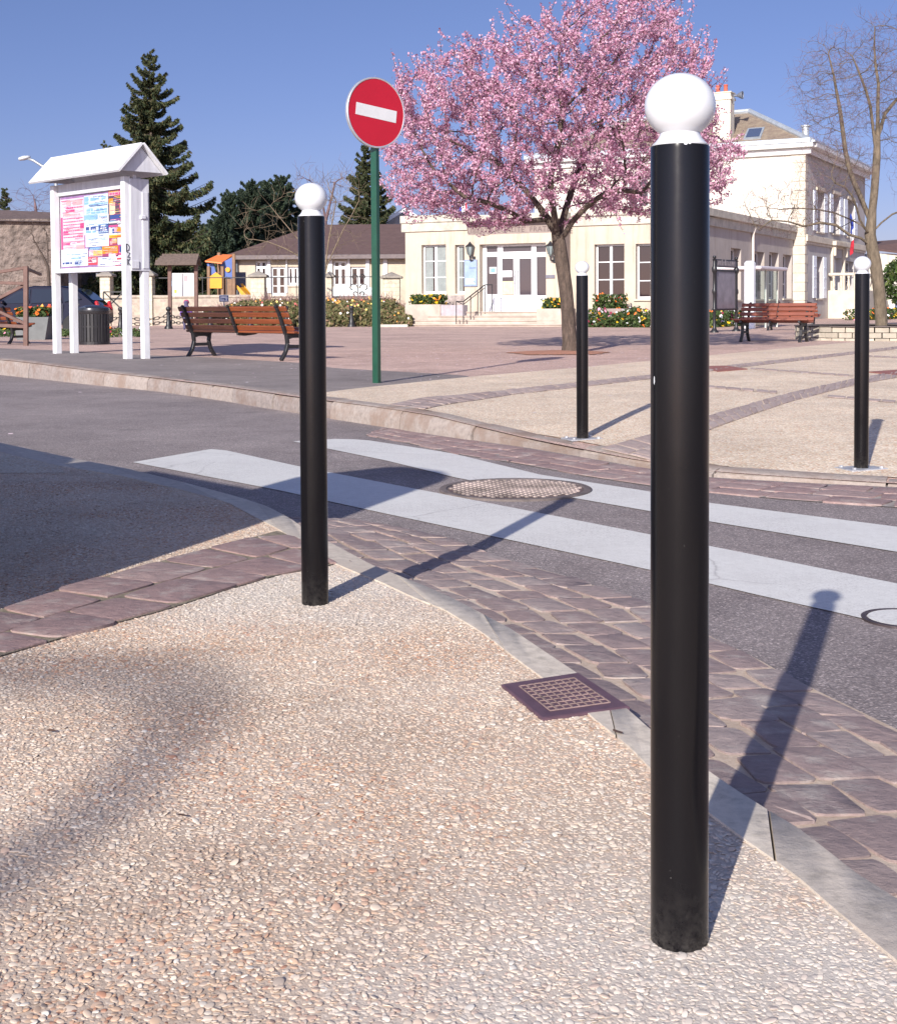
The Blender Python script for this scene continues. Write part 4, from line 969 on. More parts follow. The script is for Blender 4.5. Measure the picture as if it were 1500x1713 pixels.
# ---- dark blue car seen from the side, beyond the flowers
def car(label, rear_px, base_y, Y, mat, rz=0.0, loc=None, glass=None, van=False):
    """side profile: nose at -x, tail at +x (length 4.1, origin mid, ground 0)"""
    t = thing('parked_car', label, 'car', (0, 0, 0))
    low = [(-2.02, .35), (-2.05, .55), (-1.98, .72), (-1.5, .84), (-1.02, .92)]; roof = [(-1.02, .92), (-.35, 1.36), (.1, 1.45), (.9, 1.44), (1.35, 1.36), (1.78, 1.02), (1.95, .85)]; roof = [(-1.02, .92), (-.35, 1.40), (.1, 1.48), (1.75, 1.46), (1.92, 1.36), (1.99, .95)] if van else roof; tail = [(2.02, .75), (2.03, .5), (1.95, .33)]
    outl = low + roof[1:] + tail
    def wid(z): return .84 - .22 * max(0, (z - .80) / .65) ** 1.2 - .06 * max(0, .5 - z)
    for nm in ('body',):
        vs = []; fs = []; n_ = len(outl)
        for sgn in (-1, 1):
            for ins in (0, 1):
                for x, z in outl:
                    cx, cz = 0, .75; k = 1 - .05 * ins; w_ = wid(z) - (.0 if ins else .06)
                    vs.append((cx + (x - cx) * (1.0 if not ins else .985), sgn * w_, cz + (z - cz) * (1.0 if not ins else .95)))
        # rings: left outer (edge), left inner (side), right ...
        LO, LI, RO, RI = 0, n_, 2 * n_, 3 * n_
        for k in range(n_):
            q = (k + 1) % n_; fs += [(LO + k, RO + k, RO + q, LO + q), (LO + k, LO + q, LI + q, LI + k), (RO + k, RI + k, RI + q, RO + q)]
        fs += [tuple(LI + k for k in range(n_)), tuple(RI + k for k in range(n_))[::-1]]
        mb = MB(); mb.add(vs, fs); o = mb.build('body', mat, t); smooth_by_angle(o, 40)
    gl_ = glass
    for sgn in (-1, 1):
        mb = MB()
        for poly in ([(-.83, .95), (-.33, 1.29), (.02, 1.35), (.02, .95)], [(.07, .95), (.07, 1.36), (.85, 1.35), (.95, .97)], [(1.02, .98), (.93, 1.35), (1.28, 1.29), (1.5, 1.06)]):
            q = [Vector((x, sgn * (wid(z) + .006), z)) for x, z in poly]; mb.add(q, [tuple(range(4)) if sgn < 0 else tuple(range(4))[::-1]])
        mb.build('side_window', gl_, t)
    mb = MB(); q = [Vector((x + dx, s * (wid(z) - .12), z + .02)) for (x, z, dx) in ((-.98, .95, -.03), (-.38, 1.35, -.03)) for s in (-1, 1)]; mb.add(q, [(0, 1, 3, 2)]); mb.build('windscreen', gl_, t)
    mb = MB(); q = [Vector((x, s * (wid(z) - .14), z)) for (x, z) in ((1.42, 1.34), (1.80, 1.03)) for s in (-1, 1)]; mb.add(q, [(0, 1, 3, 2)]); mb.build('rear_window', gl_, t)
    rub = M('tyre_rubber', (.02, .02, .022), .8); hub = M('wheel_rim', (.35, .36, .38), .4, .1, metal=.6)
    for x in (-1.28, 1.27):
        for sgn in (-1, 1):
            A = Matrix.Rotation(R(90), 3, 'X'); mb = MB(); mb.lathe([(.20, -.09), (.29, -.10), (.31, -.06), (.31, .06), (.29, .10), (.20, .09)], (x, sgn * .76, .31), 28, A); w = mb.build('wheel', rub, t); smooth_by_angle(w, 40)
            mb = MB(); mb.lathe([(.0001, .06), (.19, .085), (.2, .07), (.2, -.07), (.19, -.085), (.0001, -.06)], (x, sgn * .76, .31), 20, A); mb.build('rim', hub, w)
    for sgn in (-1, 1):
        mb = MB(); mb.box((1.955, sgn * .70, .86), (.10, .16, .30), Matrix.Rotation(R(-14), 3, 'Y'), .03); mb.build('tail_light', M('tail_red', (.42, .02, .03), .25), t)
        mb = MB(); mb.box((-1.93, sgn * .62, .66), (.14, .28, .14), Matrix.Rotation(R(-18), 3, 'Y'), .04); mb.build('headlight', M('headlight_glass', (.5, .52, .55), .15), t)
        mb = MB(); mb.box((-.72, sgn * .90, .98), (.10, .16, .11), None, .03); mb.build('mirror', mat, t)
    mb = MB(); mb.box((-2.0, 0, .45), (.12, 1.5, .16), None, .04); mb.box((1.98, 0, .45), (.12, 1.5, .18), None, .04); mb.build('bumper', M('bumper_grey', (.03, .03, .035), .5), t)
    for sgn in (-1, 1):
        mb = MB()
        for x in (.05, .98): mb.box((x, sgn * (wid(.7) + .002), .68), (.012, .006, .5))
        for x in (.0, .88): mb.box((x - .08, sgn * (wid(.85) + .012), .84), (.14, .02, .025), None, .006)
        mb.build('door_trim', M('bumper_grey', (.03, .03, .035), .5), t)
    t.location = loc; t.rotation_euler = (0, 0, rz)
    return t
glass = None
# ================================================================ BUILDINGS
def glass_mat(name, c, rough=.06):
    m, nt, b = nodes_of(name); b.inputs['Base Color'].default_value = (*c, 1); b.inputs['Roughness'].default_value = rough
    b.inputs['Specular IOR Level'].default_value = .55; v = tex_obj(nt); bump(nt, b, noise(nt, v, 1.2, 2), .03, .05); MATS[name] = m; return m
pane_d = glass_mat('window_glass_dark', (.032, .021, .023)); pane_m = glass_mat('window_glass_grey', (.062, .050, .058)); pane_c = glass_mat('window_glass_curtain', (.36, .40, .40), .25)
carglass = glass_mat('car_glass', (.012, .018, .03), .04)
def clear_glass():
    m = bpy.data.materials.new('clear_glass'); m.use_nodes = True; nt = m.node_tree; nt.nodes.clear()
    o = nt.nodes.new('ShaderNodeOutputMaterial'); g = nt.nodes.new('ShaderNodeBsdfGlossy'); t_ = nt.nodes.new('ShaderNodeBsdfTransparent'); x = nt.nodes.new('ShaderNodeMixShader')
    g.inputs['Roughness'].default_value = .04; t_.inputs['Color'].default_value = (.80, .86, .84, 1); x.inputs[0].default_value = .14
    nt.links.new(t_.outputs[0], x.inputs[1]); nt.links.new(g.outputs[0], x.inputs[2]); nt.links.new(x.outputs[0], o.inputs[0]); MATS['clear_glass'] = m; return m
clear_glass()
blue_car = M('blue_car_paint', (.004, .006, .018), .06, .1, 3, 0, coat=0, spec=.3)
cl = V(168, 540, 38)
car('dark blue hatchback parked beyond the flowers behind the notice stand', 168, 545, 38, blue_car, 0.0, (cl.x - 2.0, 38.6, .02), carglass)

def stucco(name, c, var=.10, stain=(.40, .34, .26)):
    m, nt, b = nodes_of(name); v = tex_obj(nt)
    cc = ramp(nt, noise(nt, v, 1.2, 8, .65), [(.3, tuple(q * (1 - var) for q in c)), (.7, tuple(min(.9, q * (1 + var * .6)) for q in c))])
    sp_ = nt.nodes.new('ShaderNodeSeparateXYZ'); nt.links.new(v, sp_.inputs[0])
    # rain splash: the foot of the wall is dirtier
    mq = nt.nodes.new('ShaderNodeMapping'); mq.inputs['Scale'].default_value = (2.6, 2.6, .22); nt.links.new(v, mq.inputs['Vector'])
    cc = mix(nt, 1, cc, ramp(nt, noise(nt, mq.outputs[0], 1.6, 7, .7), [(.32, (.80, .77, .73)), (.5, (1, 1, 1))]), 'MULTIPLY')
    f = math_n(nt, 'MULTIPLY', ramp(nt, noise(nt, v, 2.5, 6, .7), [(.35, (0, 0, 0)), (.7, (1, 1, 1))]), ramp(nt, sp_.outputs['Z'], [(.0, (.75, .75, .75)), (.9, (0, 0, 0))]))
    cc = mix(nt, f, cc, stain)
    nt.links.new(cc, b.inputs['Base Color']); b.inputs['Roughness'].default_value = .9; bump(nt, b, noise(nt, v, 60, 5, .7), .25, .01)
    MATS[name] = m; return m
cream = stucco('cream_render', (.49, .415, .335)); offw = stucco('white_render', (.60, .555, .49)); shaded_cream = stucco('shaded_cream_render', (.40, .355, .325)); grey_and_shaded = stucco('grey_and_shaded_render', (.42, .395, .385)); cream2 = stucco('school_render', (.47, .41, .32))
stone_c = M('dressed_stone', (.52, .46, .375), .85, .14, 3, 40, .3); conc = M('weathered_coping', (.44, .405, .34), .9, .25, 3, 20, .4)
joinery = M('white_joinery', (.68, .68, .685), .4, .05, 5); shutterm = M('pale_shutter', (.70, .74, .80), .5, .06, 4)
step_m = M('step_stone', (.42, .345, .29), .85, .2, 2.5, 30, .3); iron_b = M('black_iron', (.018, .017, .02), .5, .2, 10); zinc = M('zinc', (.46, .50, .54), .4, .15, 4, metal=.5)
class Fr:
    def __init__(s, o, u):
        s.o = Vector((o[0], o[1], 0)); s.u = Vector((u[0], u[1], 0)).normalized(); s.n = Vector((s.u.y, -s.u.x, 0)); s.z = Vector((0, 0, 1))
    def P(s, u, v, w=0.0): return s.o + s.u * u + s.z * v + s.n * w
    def px(s, x, y, w=0.0):
        d = ray(x, y); o = s.o + s.n * w; t_ = (o - CAM).dot(s.n) / d.dot(s.n); p = CAM + d * t_; return (p - s.o).dot(s.u), p.z
    def rect(s, x0, y0, x1, y1, w=0.0):
        xm, ym = (x0 + x1) / 2, (y0 + y1) / 2
        return s.px(x0, ym, w)[0], s.px(x1, ym, w)[0], s.px(xm, y1, w)[1], s.px(xm, y0, w)[1]
    def box(s, mb, u0, u1, v0, v1, w0, w1, ch=0.0):
        Mx = Matrix((s.u, s.n, s.z)).transposed(); mb.box(s.P((u0 + u1) / 2, (v0 + v1) / 2, (w0 + w1) / 2), (abs(u1 - u0), abs(w1 - w0), abs(v1 - v0)), Mx, ch)
def wall(name, fr, u0, u1, v0, v1, holes, mat, par, dep=.22, w=0.0):
    us = sorted({u0, u1, *[q for h in holes for q in h[:2]]}); vs_ = sorted({v0, v1, *[q for h in holes for q in h[2:]]}); mb = MB()
    us = [q for q in us if u0 - 1e-6 <= q <= u1 + 1e-6]; vs_ = [q for q in vs_ if v0 - 1e-6 <= q <= v1 + 1e-6]
    for a, b in zip(us[:-1], us[1:]):
        for c, d in zip(vs_[:-1], vs_[1:]):
            mu, mv = (a + b) / 2, (c + d) / 2
            if any(h[0] < mu < h[1] and h[2] < mv < h[3] for h in holes): continue
            mb.add([fr.P(a, c, w), fr.P(b, c, w), fr.P(b, d, w), fr.P(a, d, w)], [(0, 1, 2, 3)])
    for h in holes:
        a, b, c, d = h; q = [fr.P(a, c, w), fr.P(b, c, w), fr.P(b, d, w), fr.P(a, d, w)]; r = [p - fr.n * dep for p in q]
        mb.add(q + r, [(k, 4 + k, 4 + (k + 1) % 4, (k + 1) % 4) for k in range(4)])
    return mb.build(name, mat, par)
def window(fr, h, par, cols=2, rows=3, w=0.0, rec=.14, pane=None, fw_=.07, name='window', curtain=None, sill=True):
    a, b, c, d = h; w0 = w - rec; mb = MB()
    for q in ((a, a + fw_, c, d), (b - fw_, b, c, d), (a + fw_, b - fw_, c, c + fw_ * 1.3), (a + fw_, b - fw_, d - fw_, d)): fr.box(mb, *q, w0 - .05, w0)
    if cols == 2: fr.box(mb, (a + b) / 2 - fw_ * .75, (a + b) / 2 + fw_ * .75, c + fw_, d - fw_, w0 - .05, w0 + .004)
    for k in range(1, rows): vv = c + (d - c) * k / rows; fr.box(mb, a + fw_, b - fw_, vv - .018, vv + .018, w0 - .04, w0 - .006)
    win = mb.build(name, joinery, par)
    mb = MB(); mb.add([fr.P(a, c, w0 - .03), fr.P(b, c, w0 - .03), fr.P(b, d, w0 - .03), fr.P(a, d, w0 - .03)], [(0, 1, 2, 3)]); mb.build('pane', pane or pane_d, win)
    if curtain:
        mb = MB(); n_ = 14
        for f0, f1 in curtain:
            vs = []; 
            for k in range(n_ + 1): uu = a + (b - a) * (f0 + (f1 - f0) * k / n_); vs += [fr.P(uu, c + fw_, w0 - .027 + .004 * math.sin(k * 2.1)), fr.P(uu, d - fw_, w0 - .027 + .004 * math.sin(k * 2.1))]
            mb.add(vs, [(2 * k, 2 * k + 2, 2 * k + 3, 2 * k + 1) for k in range(n_)])
        mb.build('curtain', M('net_curtain', (.24, .265, .26), .6, .15, 4), win)
    if sill:
        mb = MB(); fr.box(mb, a - .06, b + .06, c - .07, c - .002, w - rec + .002, w + .07, .008); mb.build('sill', stone_c, win)
    return win
TZ = .03
ANG = R(28)
fu = Vector((math.cos(ANG), -math.sin(ANG), 0)); su = Vector((math.sin(ANG), math.cos(ANG), 0))
P0 = V(800, 540, 50)
FB = Fr(P0, fu)                                  # the entrance bay
FL = Fr(P0 - FB.n * .55, fu)                     # the wings stand back a little
town = thing('town_hall_wing', 'single-storey cream town hall front with glazed white entrance doors', 'town hall', FB.P(0, TZ))
zc0, zc1 = FL.px(730, 372)[1], FL.px(730, 359)[1]
uL = FL.px(678, 430)[0]; uBl = FB.px(776.5, 430)[0]; uBr = FB.px(944, 430)[0]
sides = []
# corner of the wing hidden by the nearest bollard
uR = FL.px(1150, 440)[0]; corner = FL.P(uR, 0)
h1 = FL.rect(705, 409, 746, 491); h2 = FL.rect(761, 409, 790, 491)
wall('wall', FL, uL, uBl + .1, -.3, zc1 - .05, [h1, h2], cream, town, .25)
window(FL, (h1[0] + .0, h1[1], h1[2], h1[3]), town, 2, 3, rec=.2, curtain=[(.08, .36), (.54, .94)]); window(FL, h2, town, 2, 3, rec=.2, curtain=[(.1, .3)])
h3 = FL.rect(994, 408, 1044, 497); h4 = FL.rect(1063, 407, 1112, 500)
wall('wall', FL, uBr - .1, uR, -.3, zc1 - .05, [h3, h4], cream, town, .25)
window(FL, h3, town, 2, 3, rec=.2); window(FL, h4, town, 2, 3, rec=.2)
# entrance bay with its recessed door opening
hd_ = FB.rect(802, 407, 913, 521); zl0, zl1 = FB.px(850, 391)[1], FB.px(850, 369)[1]
zfloor = hd_[2]
wall('wall', FB, uBl, uBr, -.3, zl0, [hd_], cream, town, .35)
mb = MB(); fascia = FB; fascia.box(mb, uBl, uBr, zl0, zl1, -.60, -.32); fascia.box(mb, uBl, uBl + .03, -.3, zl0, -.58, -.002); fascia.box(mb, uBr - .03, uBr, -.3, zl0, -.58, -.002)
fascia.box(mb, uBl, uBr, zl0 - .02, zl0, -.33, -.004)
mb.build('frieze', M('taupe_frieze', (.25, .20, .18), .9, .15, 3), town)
# motto on the frieze
def text(body, size, pos, fr, mat, par, name, ext=.006, align='CENTER'):
    cu = bpy.data.curves.new(name, 'FONT'); cu.body = body; cu.size = size; cu.extrude = ext; cu.align_x = align; cu.space_character = 1.15
    cu.materials.append(mat); ob = bpy.data.objects.new(name, cu); col.objects.link(ob)
    Mx = Matrix((fr.u, fr.z, fr.n)).transposed().to_4x4(); Mx.translation = pos - par.location; ob.matrix_world = Mx; bpy.context.view_layer.update(); me = bpy.data.meshes.new_from_object(ob.evaluated_get(bpy.context.evaluated_depsgraph_get())); me.materials.clear(); me.materials.append(mat); bpy.data.objects.remove(ob); o2 = bpy.data.objects.new(name, me); col.objects.link(o2); o2.parent = par; o2.matrix_local = Mx; return o2
bpy.context.view_layer.update()
text('LIBERTE  EGALITE  FRATERNITE', .27, FB.P((uBl + uBr) / 2 + .05, (zl0 + zl1) / 2 - .16, -.315), FB, M('motto_letters', (.15, .11, .105), .7), town, 'motto', .008)
mb = MB()
FL.box(mb, uL - .14, uBl - .002, zc0 - .33, zc0, -.1, .07); FL.box(mb, uL - .18, uBl - .002, zc0 + .004, zc1, -3.0, .12, .02)
FB.box(mb, uBl - .05, uBr + .05, zl1 + .002, zl1 + .25, -3.0, .10, .02)
FL.box(mb, uBr + .06, uR + .12, zc0 - .33, zc0, -.1, .07); FL.box(mb, uBr + .06, uR + .2, zc0 + .004, zc1, -3.0, .14, .02)
mb.build('cornice', conc, town)
# door joinery
mb = MB(); dw = -.30
def DR(x0, y0, x1, y1): return FB.rect(x0, y0, x1, y1)
a, b, c, d = hd_
holes = [DR(*q) for q in [(808, 411, 826, 421), (835, 411, 883, 420), (891, 411, 909, 421), (808, 429, 826, 492), (834, 432, 853, 493), (863, 432, 883, 493), (892, 429, 909, 494)]]
dj = wall('entrance_doors', FB, a, b, c, d, holes, joinery, town, .05, dw)
mb = MB(); mb.add([FB.P(a, c, dw - .045), FB.P(b, c, dw - .045), FB.P(b, d, dw - .045), FB.P(a, d, dw - .045)], [(0, 1, 2, 3)]); mb.build('pane', pane_m, dj)
mb = MB()
for x in (855.5, 860.5):
    q = FB.px(x, 450); q2 = FB.px(x, 492); mb.tube([FB.P(q[0], q[1], dw + .06), FB.P(q2[0], q2[1], dw + .06)], .022, 8)
mb.build('handle', plate_m, dj)
mb = MB()
for x0, y0, x1, y1, m in [(812, 446, 824, 457, 'w'), (814, 448, 822, 455, 's'), (834, 452, 850, 463, 'w'), (834.5, 470, 852, 492, 'y')]:
    mb.use(PC[m] if m != 'y' else M('paper_straw', (.68, .55, .33), .7)); r_ = DR(x0, y0, x1, y1); mb.add([FB.P(r_[0], r_[2], dw - (.03 if m != 's' else .025)), FB.P(r_[1], r_[2], dw - (.03 if m != 's' else .025)), FB.P(r_[1], r_[3], dw - (.03 if m != 's' else .025)), FB.P(r_[0], r_[3], dw - (.03 if m != 's' else .025))], [(0, 1, 2, 3)])
mb.build('sticker', None, dj)
for x, y, lab in ((786, 412, 'left'), (920.5, 411, 'right')):
    q = FB.px(x, y, .15); o = FB.P(q[0], q[1], .16); mb = MB()
    mb.lathe([(.03, -.36), (.05, -.34), (.09, -.30), (.15, -.02), (.17, 0), (.16, .02), (.06, .10), (.03, .13), (.02, .17), (.0001, .18)], o, 6)
    lan = mb.build('wall_lantern', M('lantern_glass', (.20, .24, .24), .2), town); mb = MB()
    for k in range(6):
        t_ = 2 * math.pi * k / 6; mb.tube([o + Vector((.09 * math.cos(t_), .09 * math.sin(t_), -.30)), o + Vector((.155 * math.cos(t_), .155 * math.sin(t_), -.01))], .013, 5)
    mb.lathe([(.17, -.01), (.175, .015), (.07, .10), (.03, .16), (.0001, .19)], o, 6); mb.tube([o + Vector((0, 0, -.36)), o - FB.n * .0 + Vector((0, 0, -.52)), FB.P(q[0] + .1, q[1] - .55, .01)], .028, 6); mb.box(FB.P(q[0] + .1, q[1] - .5, .02), (.12, .04, .25), Matrix((FB.u, FB.n, FB.z)).transposed(), .01)
    mb.build('bracket', iron_b, lan)
r_ = FB.rect(776.5, 434, 799, 479); mb = MB(); FB.box(mb, r_[0] + .01, r_[1], r_[2], r_[3], .002, .05); nb = mb.build('notice_board', M('notice_grey', (.20, .23, .30), .5), town)
mb = MB(); mb.use(M('notice_blue', (.26, .34, .50), .4, .15, 4)); FB.box(mb, r_[0] + .05, r_[1] - .04, r_[2] + .04, r_[3] - .04, .05, .056); mb.use(PC['w'])
for k in range(5): FB.box(mb, r_[0] + .08, r_[1] - .09 - .04 * (k % 3), r_[2] + .10 + .045 * k, r_[2] + .118 + .045 * k, .056, .058)
mb.use(PC['n']); FB.box(mb, r_[0] + .25, r_[1] - .06, r_[3] - .33, r_[3] - .31, .056, .058); mb.build('sheet', None, nb)
r_ = FB.rect(913, 459.5, 928, 465.5); mb = MB(); FB.box(mb, *r_, .002, .03, .005); mb.use(PC['k']); mb.build('name_plate', M('plate_grey', (.16, .15, .18), .4), town)
# flags above the roof edge
def flag_mesh(o, du, dv, n_=9):
    out = []
    for k, m in enumerate(('flag_blue', 'flag_white', 'flag_red')):
        mb = MB(); vs = []
        for i in range(4):
            f = (k + i / 3) / 3; p = o + du * f + Vector((0, 0, .05 * math.sin(f * 7))) + FB.n * (.05 * math.sin(f * 8)); vs += [p, p + dv]
        mb.add(vs, [(2 * i, 2 * i + 2, 2 * i + 3, 2 * i + 1) for i in range(3)]); out.append((mb, m))
    return out
MATS['flag_blue'] = M('flag_b', (.03, .06, .35), .7); MATS['flag_white'] = M('flag_w', (.80, .80, .82), .7); MATS['flag_red'] = M('flag_r', (.60, .03, .05), .7)
q = FB.px(767, 360, .0); o = FB.P(q[0], q[1] + .02, .0)
ft = thing('flag', 'small tricolour flag standing on the roof edge left of the entrance', 'flag', o)
mb = MB(); mb.tube([o, o + Vector((.02, 0, .58))], .015, 6); mb.build('staff', iron_b, ft)
for mb, m in flag_mesh(o + Vector((.02, 0, .08)), FB.u * .36, Vector((.0, 0, .42))): mb.build('stripe', MATS[m], ft)
# side wall of the wing
FS = Fr(corner, su); sz1 = zc1; Ls = FS.px(1326, 450)[0]
hs = [FS.rect(*q) for q in [(1222, 415, 1239, 501), (1262, 421, 1278, 500), (1286, 422, 1302, 500), (1309, 426, 1325, 499)]]
hs[-1] = (hs[-1][0], min(hs[-1][1], Ls - .25), hs[-1][2], hs[-1][3])
wall('wall', FS, 0, Ls, -.3, sz1 - .05, hs, shaded_cream, town, .34)  # cream render greyed so the colour carries this side's shade
for h in hs: window(FS, h, town, 2, 3, rec=.30, pane=pane_m)
mb = MB(); FS.box(mb, 0.125, Ls, zc0 - .33, zc0, -.05, .10); FS.box(mb, .21, Ls, zc0 + .004, zc1, -3.0, .22, .02); mb.build('cornice', conc, town)
mb = MB(); q = FS.px(1256, 450); mb.tube([FS.P(q[0], -.1, .08), FS.P(q[0], zc0 - .4, .08), FS.P(q[0] + .12, zc0 - .1, .14)], .055, 8); mb.build('downpipe', M('pipe_cream', (.62, .55, .48), .5), town)
mb = MB(); mb.add([FL.P(uL, zc1 - .08, 0), FL.P(uR, zc1 - .08, 0), FS.P(Ls, zc1 - .08, 0), FL.P(uL, zc1 - .08, -Ls)], [(0, 1, 2, 3)]); mb.build('flat_roof', conc, town)
FE = Fr(FL.P(uL, 0, -Ls), -su)                     # left end of the wing
wall('wall', FE, 0, Ls, -.3, zc1 - .05, [], cream, town)
mb = MB(); FL.box(mb, uL + .4, uBl - .02, TZ - .2, FL.px(735, 491)[1] - .08, .002, .10, .03); mb.build('rubble_plinth', M('rubble', (.34, .28, .26), .95, .45, 4, 14, .9, .05), town)

# ---- steps, rail and planters
zs_ = [zfloor, zfloor - .15, zfloor - .30, zfloor - .45]
ust = [(735, 898), (715, 906), (693, 926), (668, 940)]
st = thing('entrance_steps', 'four broad pale stone steps below the town hall doors', 'steps', FB.P(0, TZ))
for k, (x0, x1) in enumerate(ust):
    mb = MB(); w1 = .35 + .42 * (k + 1); FB.box(mb, FB.px(x0, 530, w1)[0], FB.px(x1, 530, w1)[0], -.3 - .01 * k, zs_[k], -.5 if k == 0 else .35 + .42 * k - .01, w1 - .04, 0); FB.box(mb, FB.px(x0, 530, w1)[0] - .03, FB.px(x1, 530, w1)[0] + .03, zs_[k] - .035, zs_[k] + .012, -.28 if k == 0 else .35 + .42 * k - .07, w1, .01); mb.build('step', step_m, st)
rl = thing('handrail', 'thin black iron handrail climbing the entrance steps', 'handrail', FB.P(0, TZ))
wa, wb_ = 1.95, .75
def RP(x, y, w): q = FB.px(x, y, w); return FB.P(q[0], q[1], w)
posts = [(763, 504, wa, 548), (775, 504, wa, 548), (787, 494, 1.5, 547), (799, 486, 1.1, 541), (811, 476, wb_, 524), (823, 476, wb_, 522)]
for x, y, w, yb in posts:
    p = RP(x, y, w); mb = MB(); q = RP(x, yb, w); mb.tube([p, q], .019, 6); mb.build('baluster', iron_b, rl)
mb = MB(); mb.tube([RP(763, 504, wa), RP(775, 504, wa), RP(811, 476, wb_), RP(823, 476, wb_)], .022, 6); mb.tube([RP(763, 504, wa) , RP(787, 484, 1.3), RP(811, 476, wb_)][:1] + [RP(775, 509, wa), RP(811, 481, wb_)], .016, 6); mb.build('top_rail', iron_b, rl)
def planter(name, label, x0, y0, x1, y1, w0, w1, mat, cat='planter'):
    r_ = FB.rect(x0, y0, x1, y1, w1); t = thing(name, label, cat, FB.P((r_[0] + r_[1]) / 2, -.05, (w0 + w1) / 2)); mb = MB(); zt_ = r_[3]
    a, b = r_[0], r_[1]; e = .10
    for q in ((a, b, w1 - e, w1), (a, b, w0, w0 + e), (a, a + e, w0 + e, w1 - e), (b - e, b, w0 + e, w1 - e)): FB.box(mb, q[0], q[1], -.3, zt_, q[2], q[3], .01)
    mb.build('trough', mat, t); mb = MB(); FB.box(mb, a + e, b - e, -.3, zt_ - .06, w0 + e, w1 - e); mb.build('soil', M('potting_soil', (.06, .045, .03), .95), t); return (a + e, b - e, w0 + e, w1 - e, zt_)
pl1 = planter('stone_planter', 'long low stone planter of yellow flowers left of the entrance steps', 677, 509, 736, 536, .1, 1.0, step_m)
pl2 = planter('stone_planter', 'stone planter of red and yellow flowers right of the entrance steps', 897, 516, 943, 549, .5, 1.6, step_m)
pl3 = planter('trough_planter', 'brown trough planter under the window right of the blossom tree', 982, 516, 1042, 538, .0, .9, M('brown_concrete', (.30, .23, .21), .85, .15, 4))
pl4 = planter('grey_planter_box', 'small grey planter box at the top of the steps', 737, 510, 776, 519, .65, .95, M('grey_box', (.36, .31, .33), .8))

# ---- the tall mansion behind
q = FS.P(Ls, 0); tt = .53
cM = Vector((q.x, q.y, 0)) + fu * FS.px(1326, 450)[0] * 0
FM = Fr(cM, fu); uMr = FM.px(1345.5, 400)[0]
cM2 = FM.P(uMr, 0); FMS = Fr(cM2, su)
man = thing('mansion', 'tall white two-storey house with hipped tile roof behind the low wing', 'house', FM.P(0, TZ))
ze = FM.px(1345, 247)[1]; uMl = uMr - 13.5; Lm = FMS.px(1446, 400)[0]
hm = [FM.rect(946, 298, 984, 344)]; hm = [h for h in hm if h[0] > uMl + .2] + [(uMr - 8.6, uMr - 7.5, 4.9, 6.9)]
hm = hm[-1:] 
wall('wall', FM, uMl, uMr, -.3, ze, hm, offw, man, .2)
for h in hm: window(FM, h, man, 2, 3, rec=.16)
hw_ = [FMS.rect(*q) for q in [(1364, 429, 1375.5, 499), (1391, 431, 1408, 486), (1413, 437, 1428, 487), (1365, 321, 1377, 388), (1392, 327, 1403, 391), (1416, 336, 1427.5, 396)]]
wall('wall', FMS, 0, Lm, -.3, ze, hw_, grey_and_shaded, man, .34)  # white render darkened in colour for the shaded side of the house
for k, h in enumerate(hw_):
    if k in (1,):
        mb = MB(); FMS.box(mb, h[0], h[1], h[2], h[3], -.36, -.30); dd = mb.build('door', M('door_white', (.62, .62, .64), .4), man)
    else: window(FMS, h, man, 2, 3, rec=.28, pane=pane_m)
    if k in (0, 3, 4, 5):
        sw_ = (h[1] - h[0]) * .46
        for a, b in ((h[0] - sw_, h[0] - .01), (h[1] + .01, h[1] + sw_)):
            mb = MB(); FMS.box(mb, a, b, h[2] + .02, h[3], .01, .055, .006)
            for j in range(1, 4): FMS.box(mb, a + .05, b - .05, h[2] + (h[3] - h[2]) * j / 4 - .03, h[2] + (h[3] - h[2]) * j / 4 + .03, .055, .07)
            mb.build('shutter', shutterm, man)
# stone trim: quoins, band, door surround, eaves
mb = MB(); zb_ = FMS.px(1362, 405)[1]; hq = .42; k = 0; z = .1
while z < ze - .5:
    FM.box(mb, uMr - (.62 if k % 2 else .48), uMr + .03, z, z + hq - .025, .002, .035, .006); FMS.box(mb, -.028, .40 if k % 2 else .55, z, z + hq - .025, .002, .03, .006); z += hq; k += 1
mb.build('quoins', stone_c, man)
mb = MB(); FMS.box(mb, .02, Lm, zb_ - .02, zb_ + .28, .034, .14, .015); FMS.box(mb, .02, Lm, zb_ - .14, zb_ - .024, .033, .07, .01)
h = hw_[1]; FMS.box(mb, h[0] - .35, h[0] - .02, h[2] - .1, h[3] + .55, .004, .13, .015); FMS.box(mb, h[1] + .02, h[1] + .3, h[2] - .1, h[3] + .55, .004, .13, .015); FMS.box(mb, h[0] - .5, h[1] + .45, h[3] + .56, h[3] + .78, .004, .32, .02)
for uu in (h[0] - .2, h[1] + .16): FMS.box(mb, uu - .1, uu + .1, h[3] + .05, h[3] + .555, .132, .26, .02)
for h in (hw_[3], hw_[4], hw_[5]): FMS.box(mb, h[0] - .1, h[1] + .1, h[3] + .04, h[3] + .22, .004, .10, .01)
mb.build('stone_trim', stone_c, man)
mb = MB(); FM.box(mb, uMl - .3, uMr + .3, ze - .28, ze - .004, -.1, .16, .02); FM.box(mb, uMl - .35, uMr + .44, ze, ze + .20, -.1, .42, .02); FMS.box(mb, -.09, Lm + .3, ze - .28, ze - .006, .165, .22, .02); FMS.box(mb, -.09, Lm + .4, ze + .002, ze + .198, .03, .55, .02); mb.build('eaves', M('eaves_white', (.62, .61, .60), .6, .06, 3), man)
mb = MB(); FMS.box(mb, -.4, Lm + .45, ze + .2, ze + .31, .36, .55, .02); FM.box(mb, uMl - .4, uMr + .34, ze + .2, ze + .42, .28, .46, .02); mb.build('gutter', zinc, man)
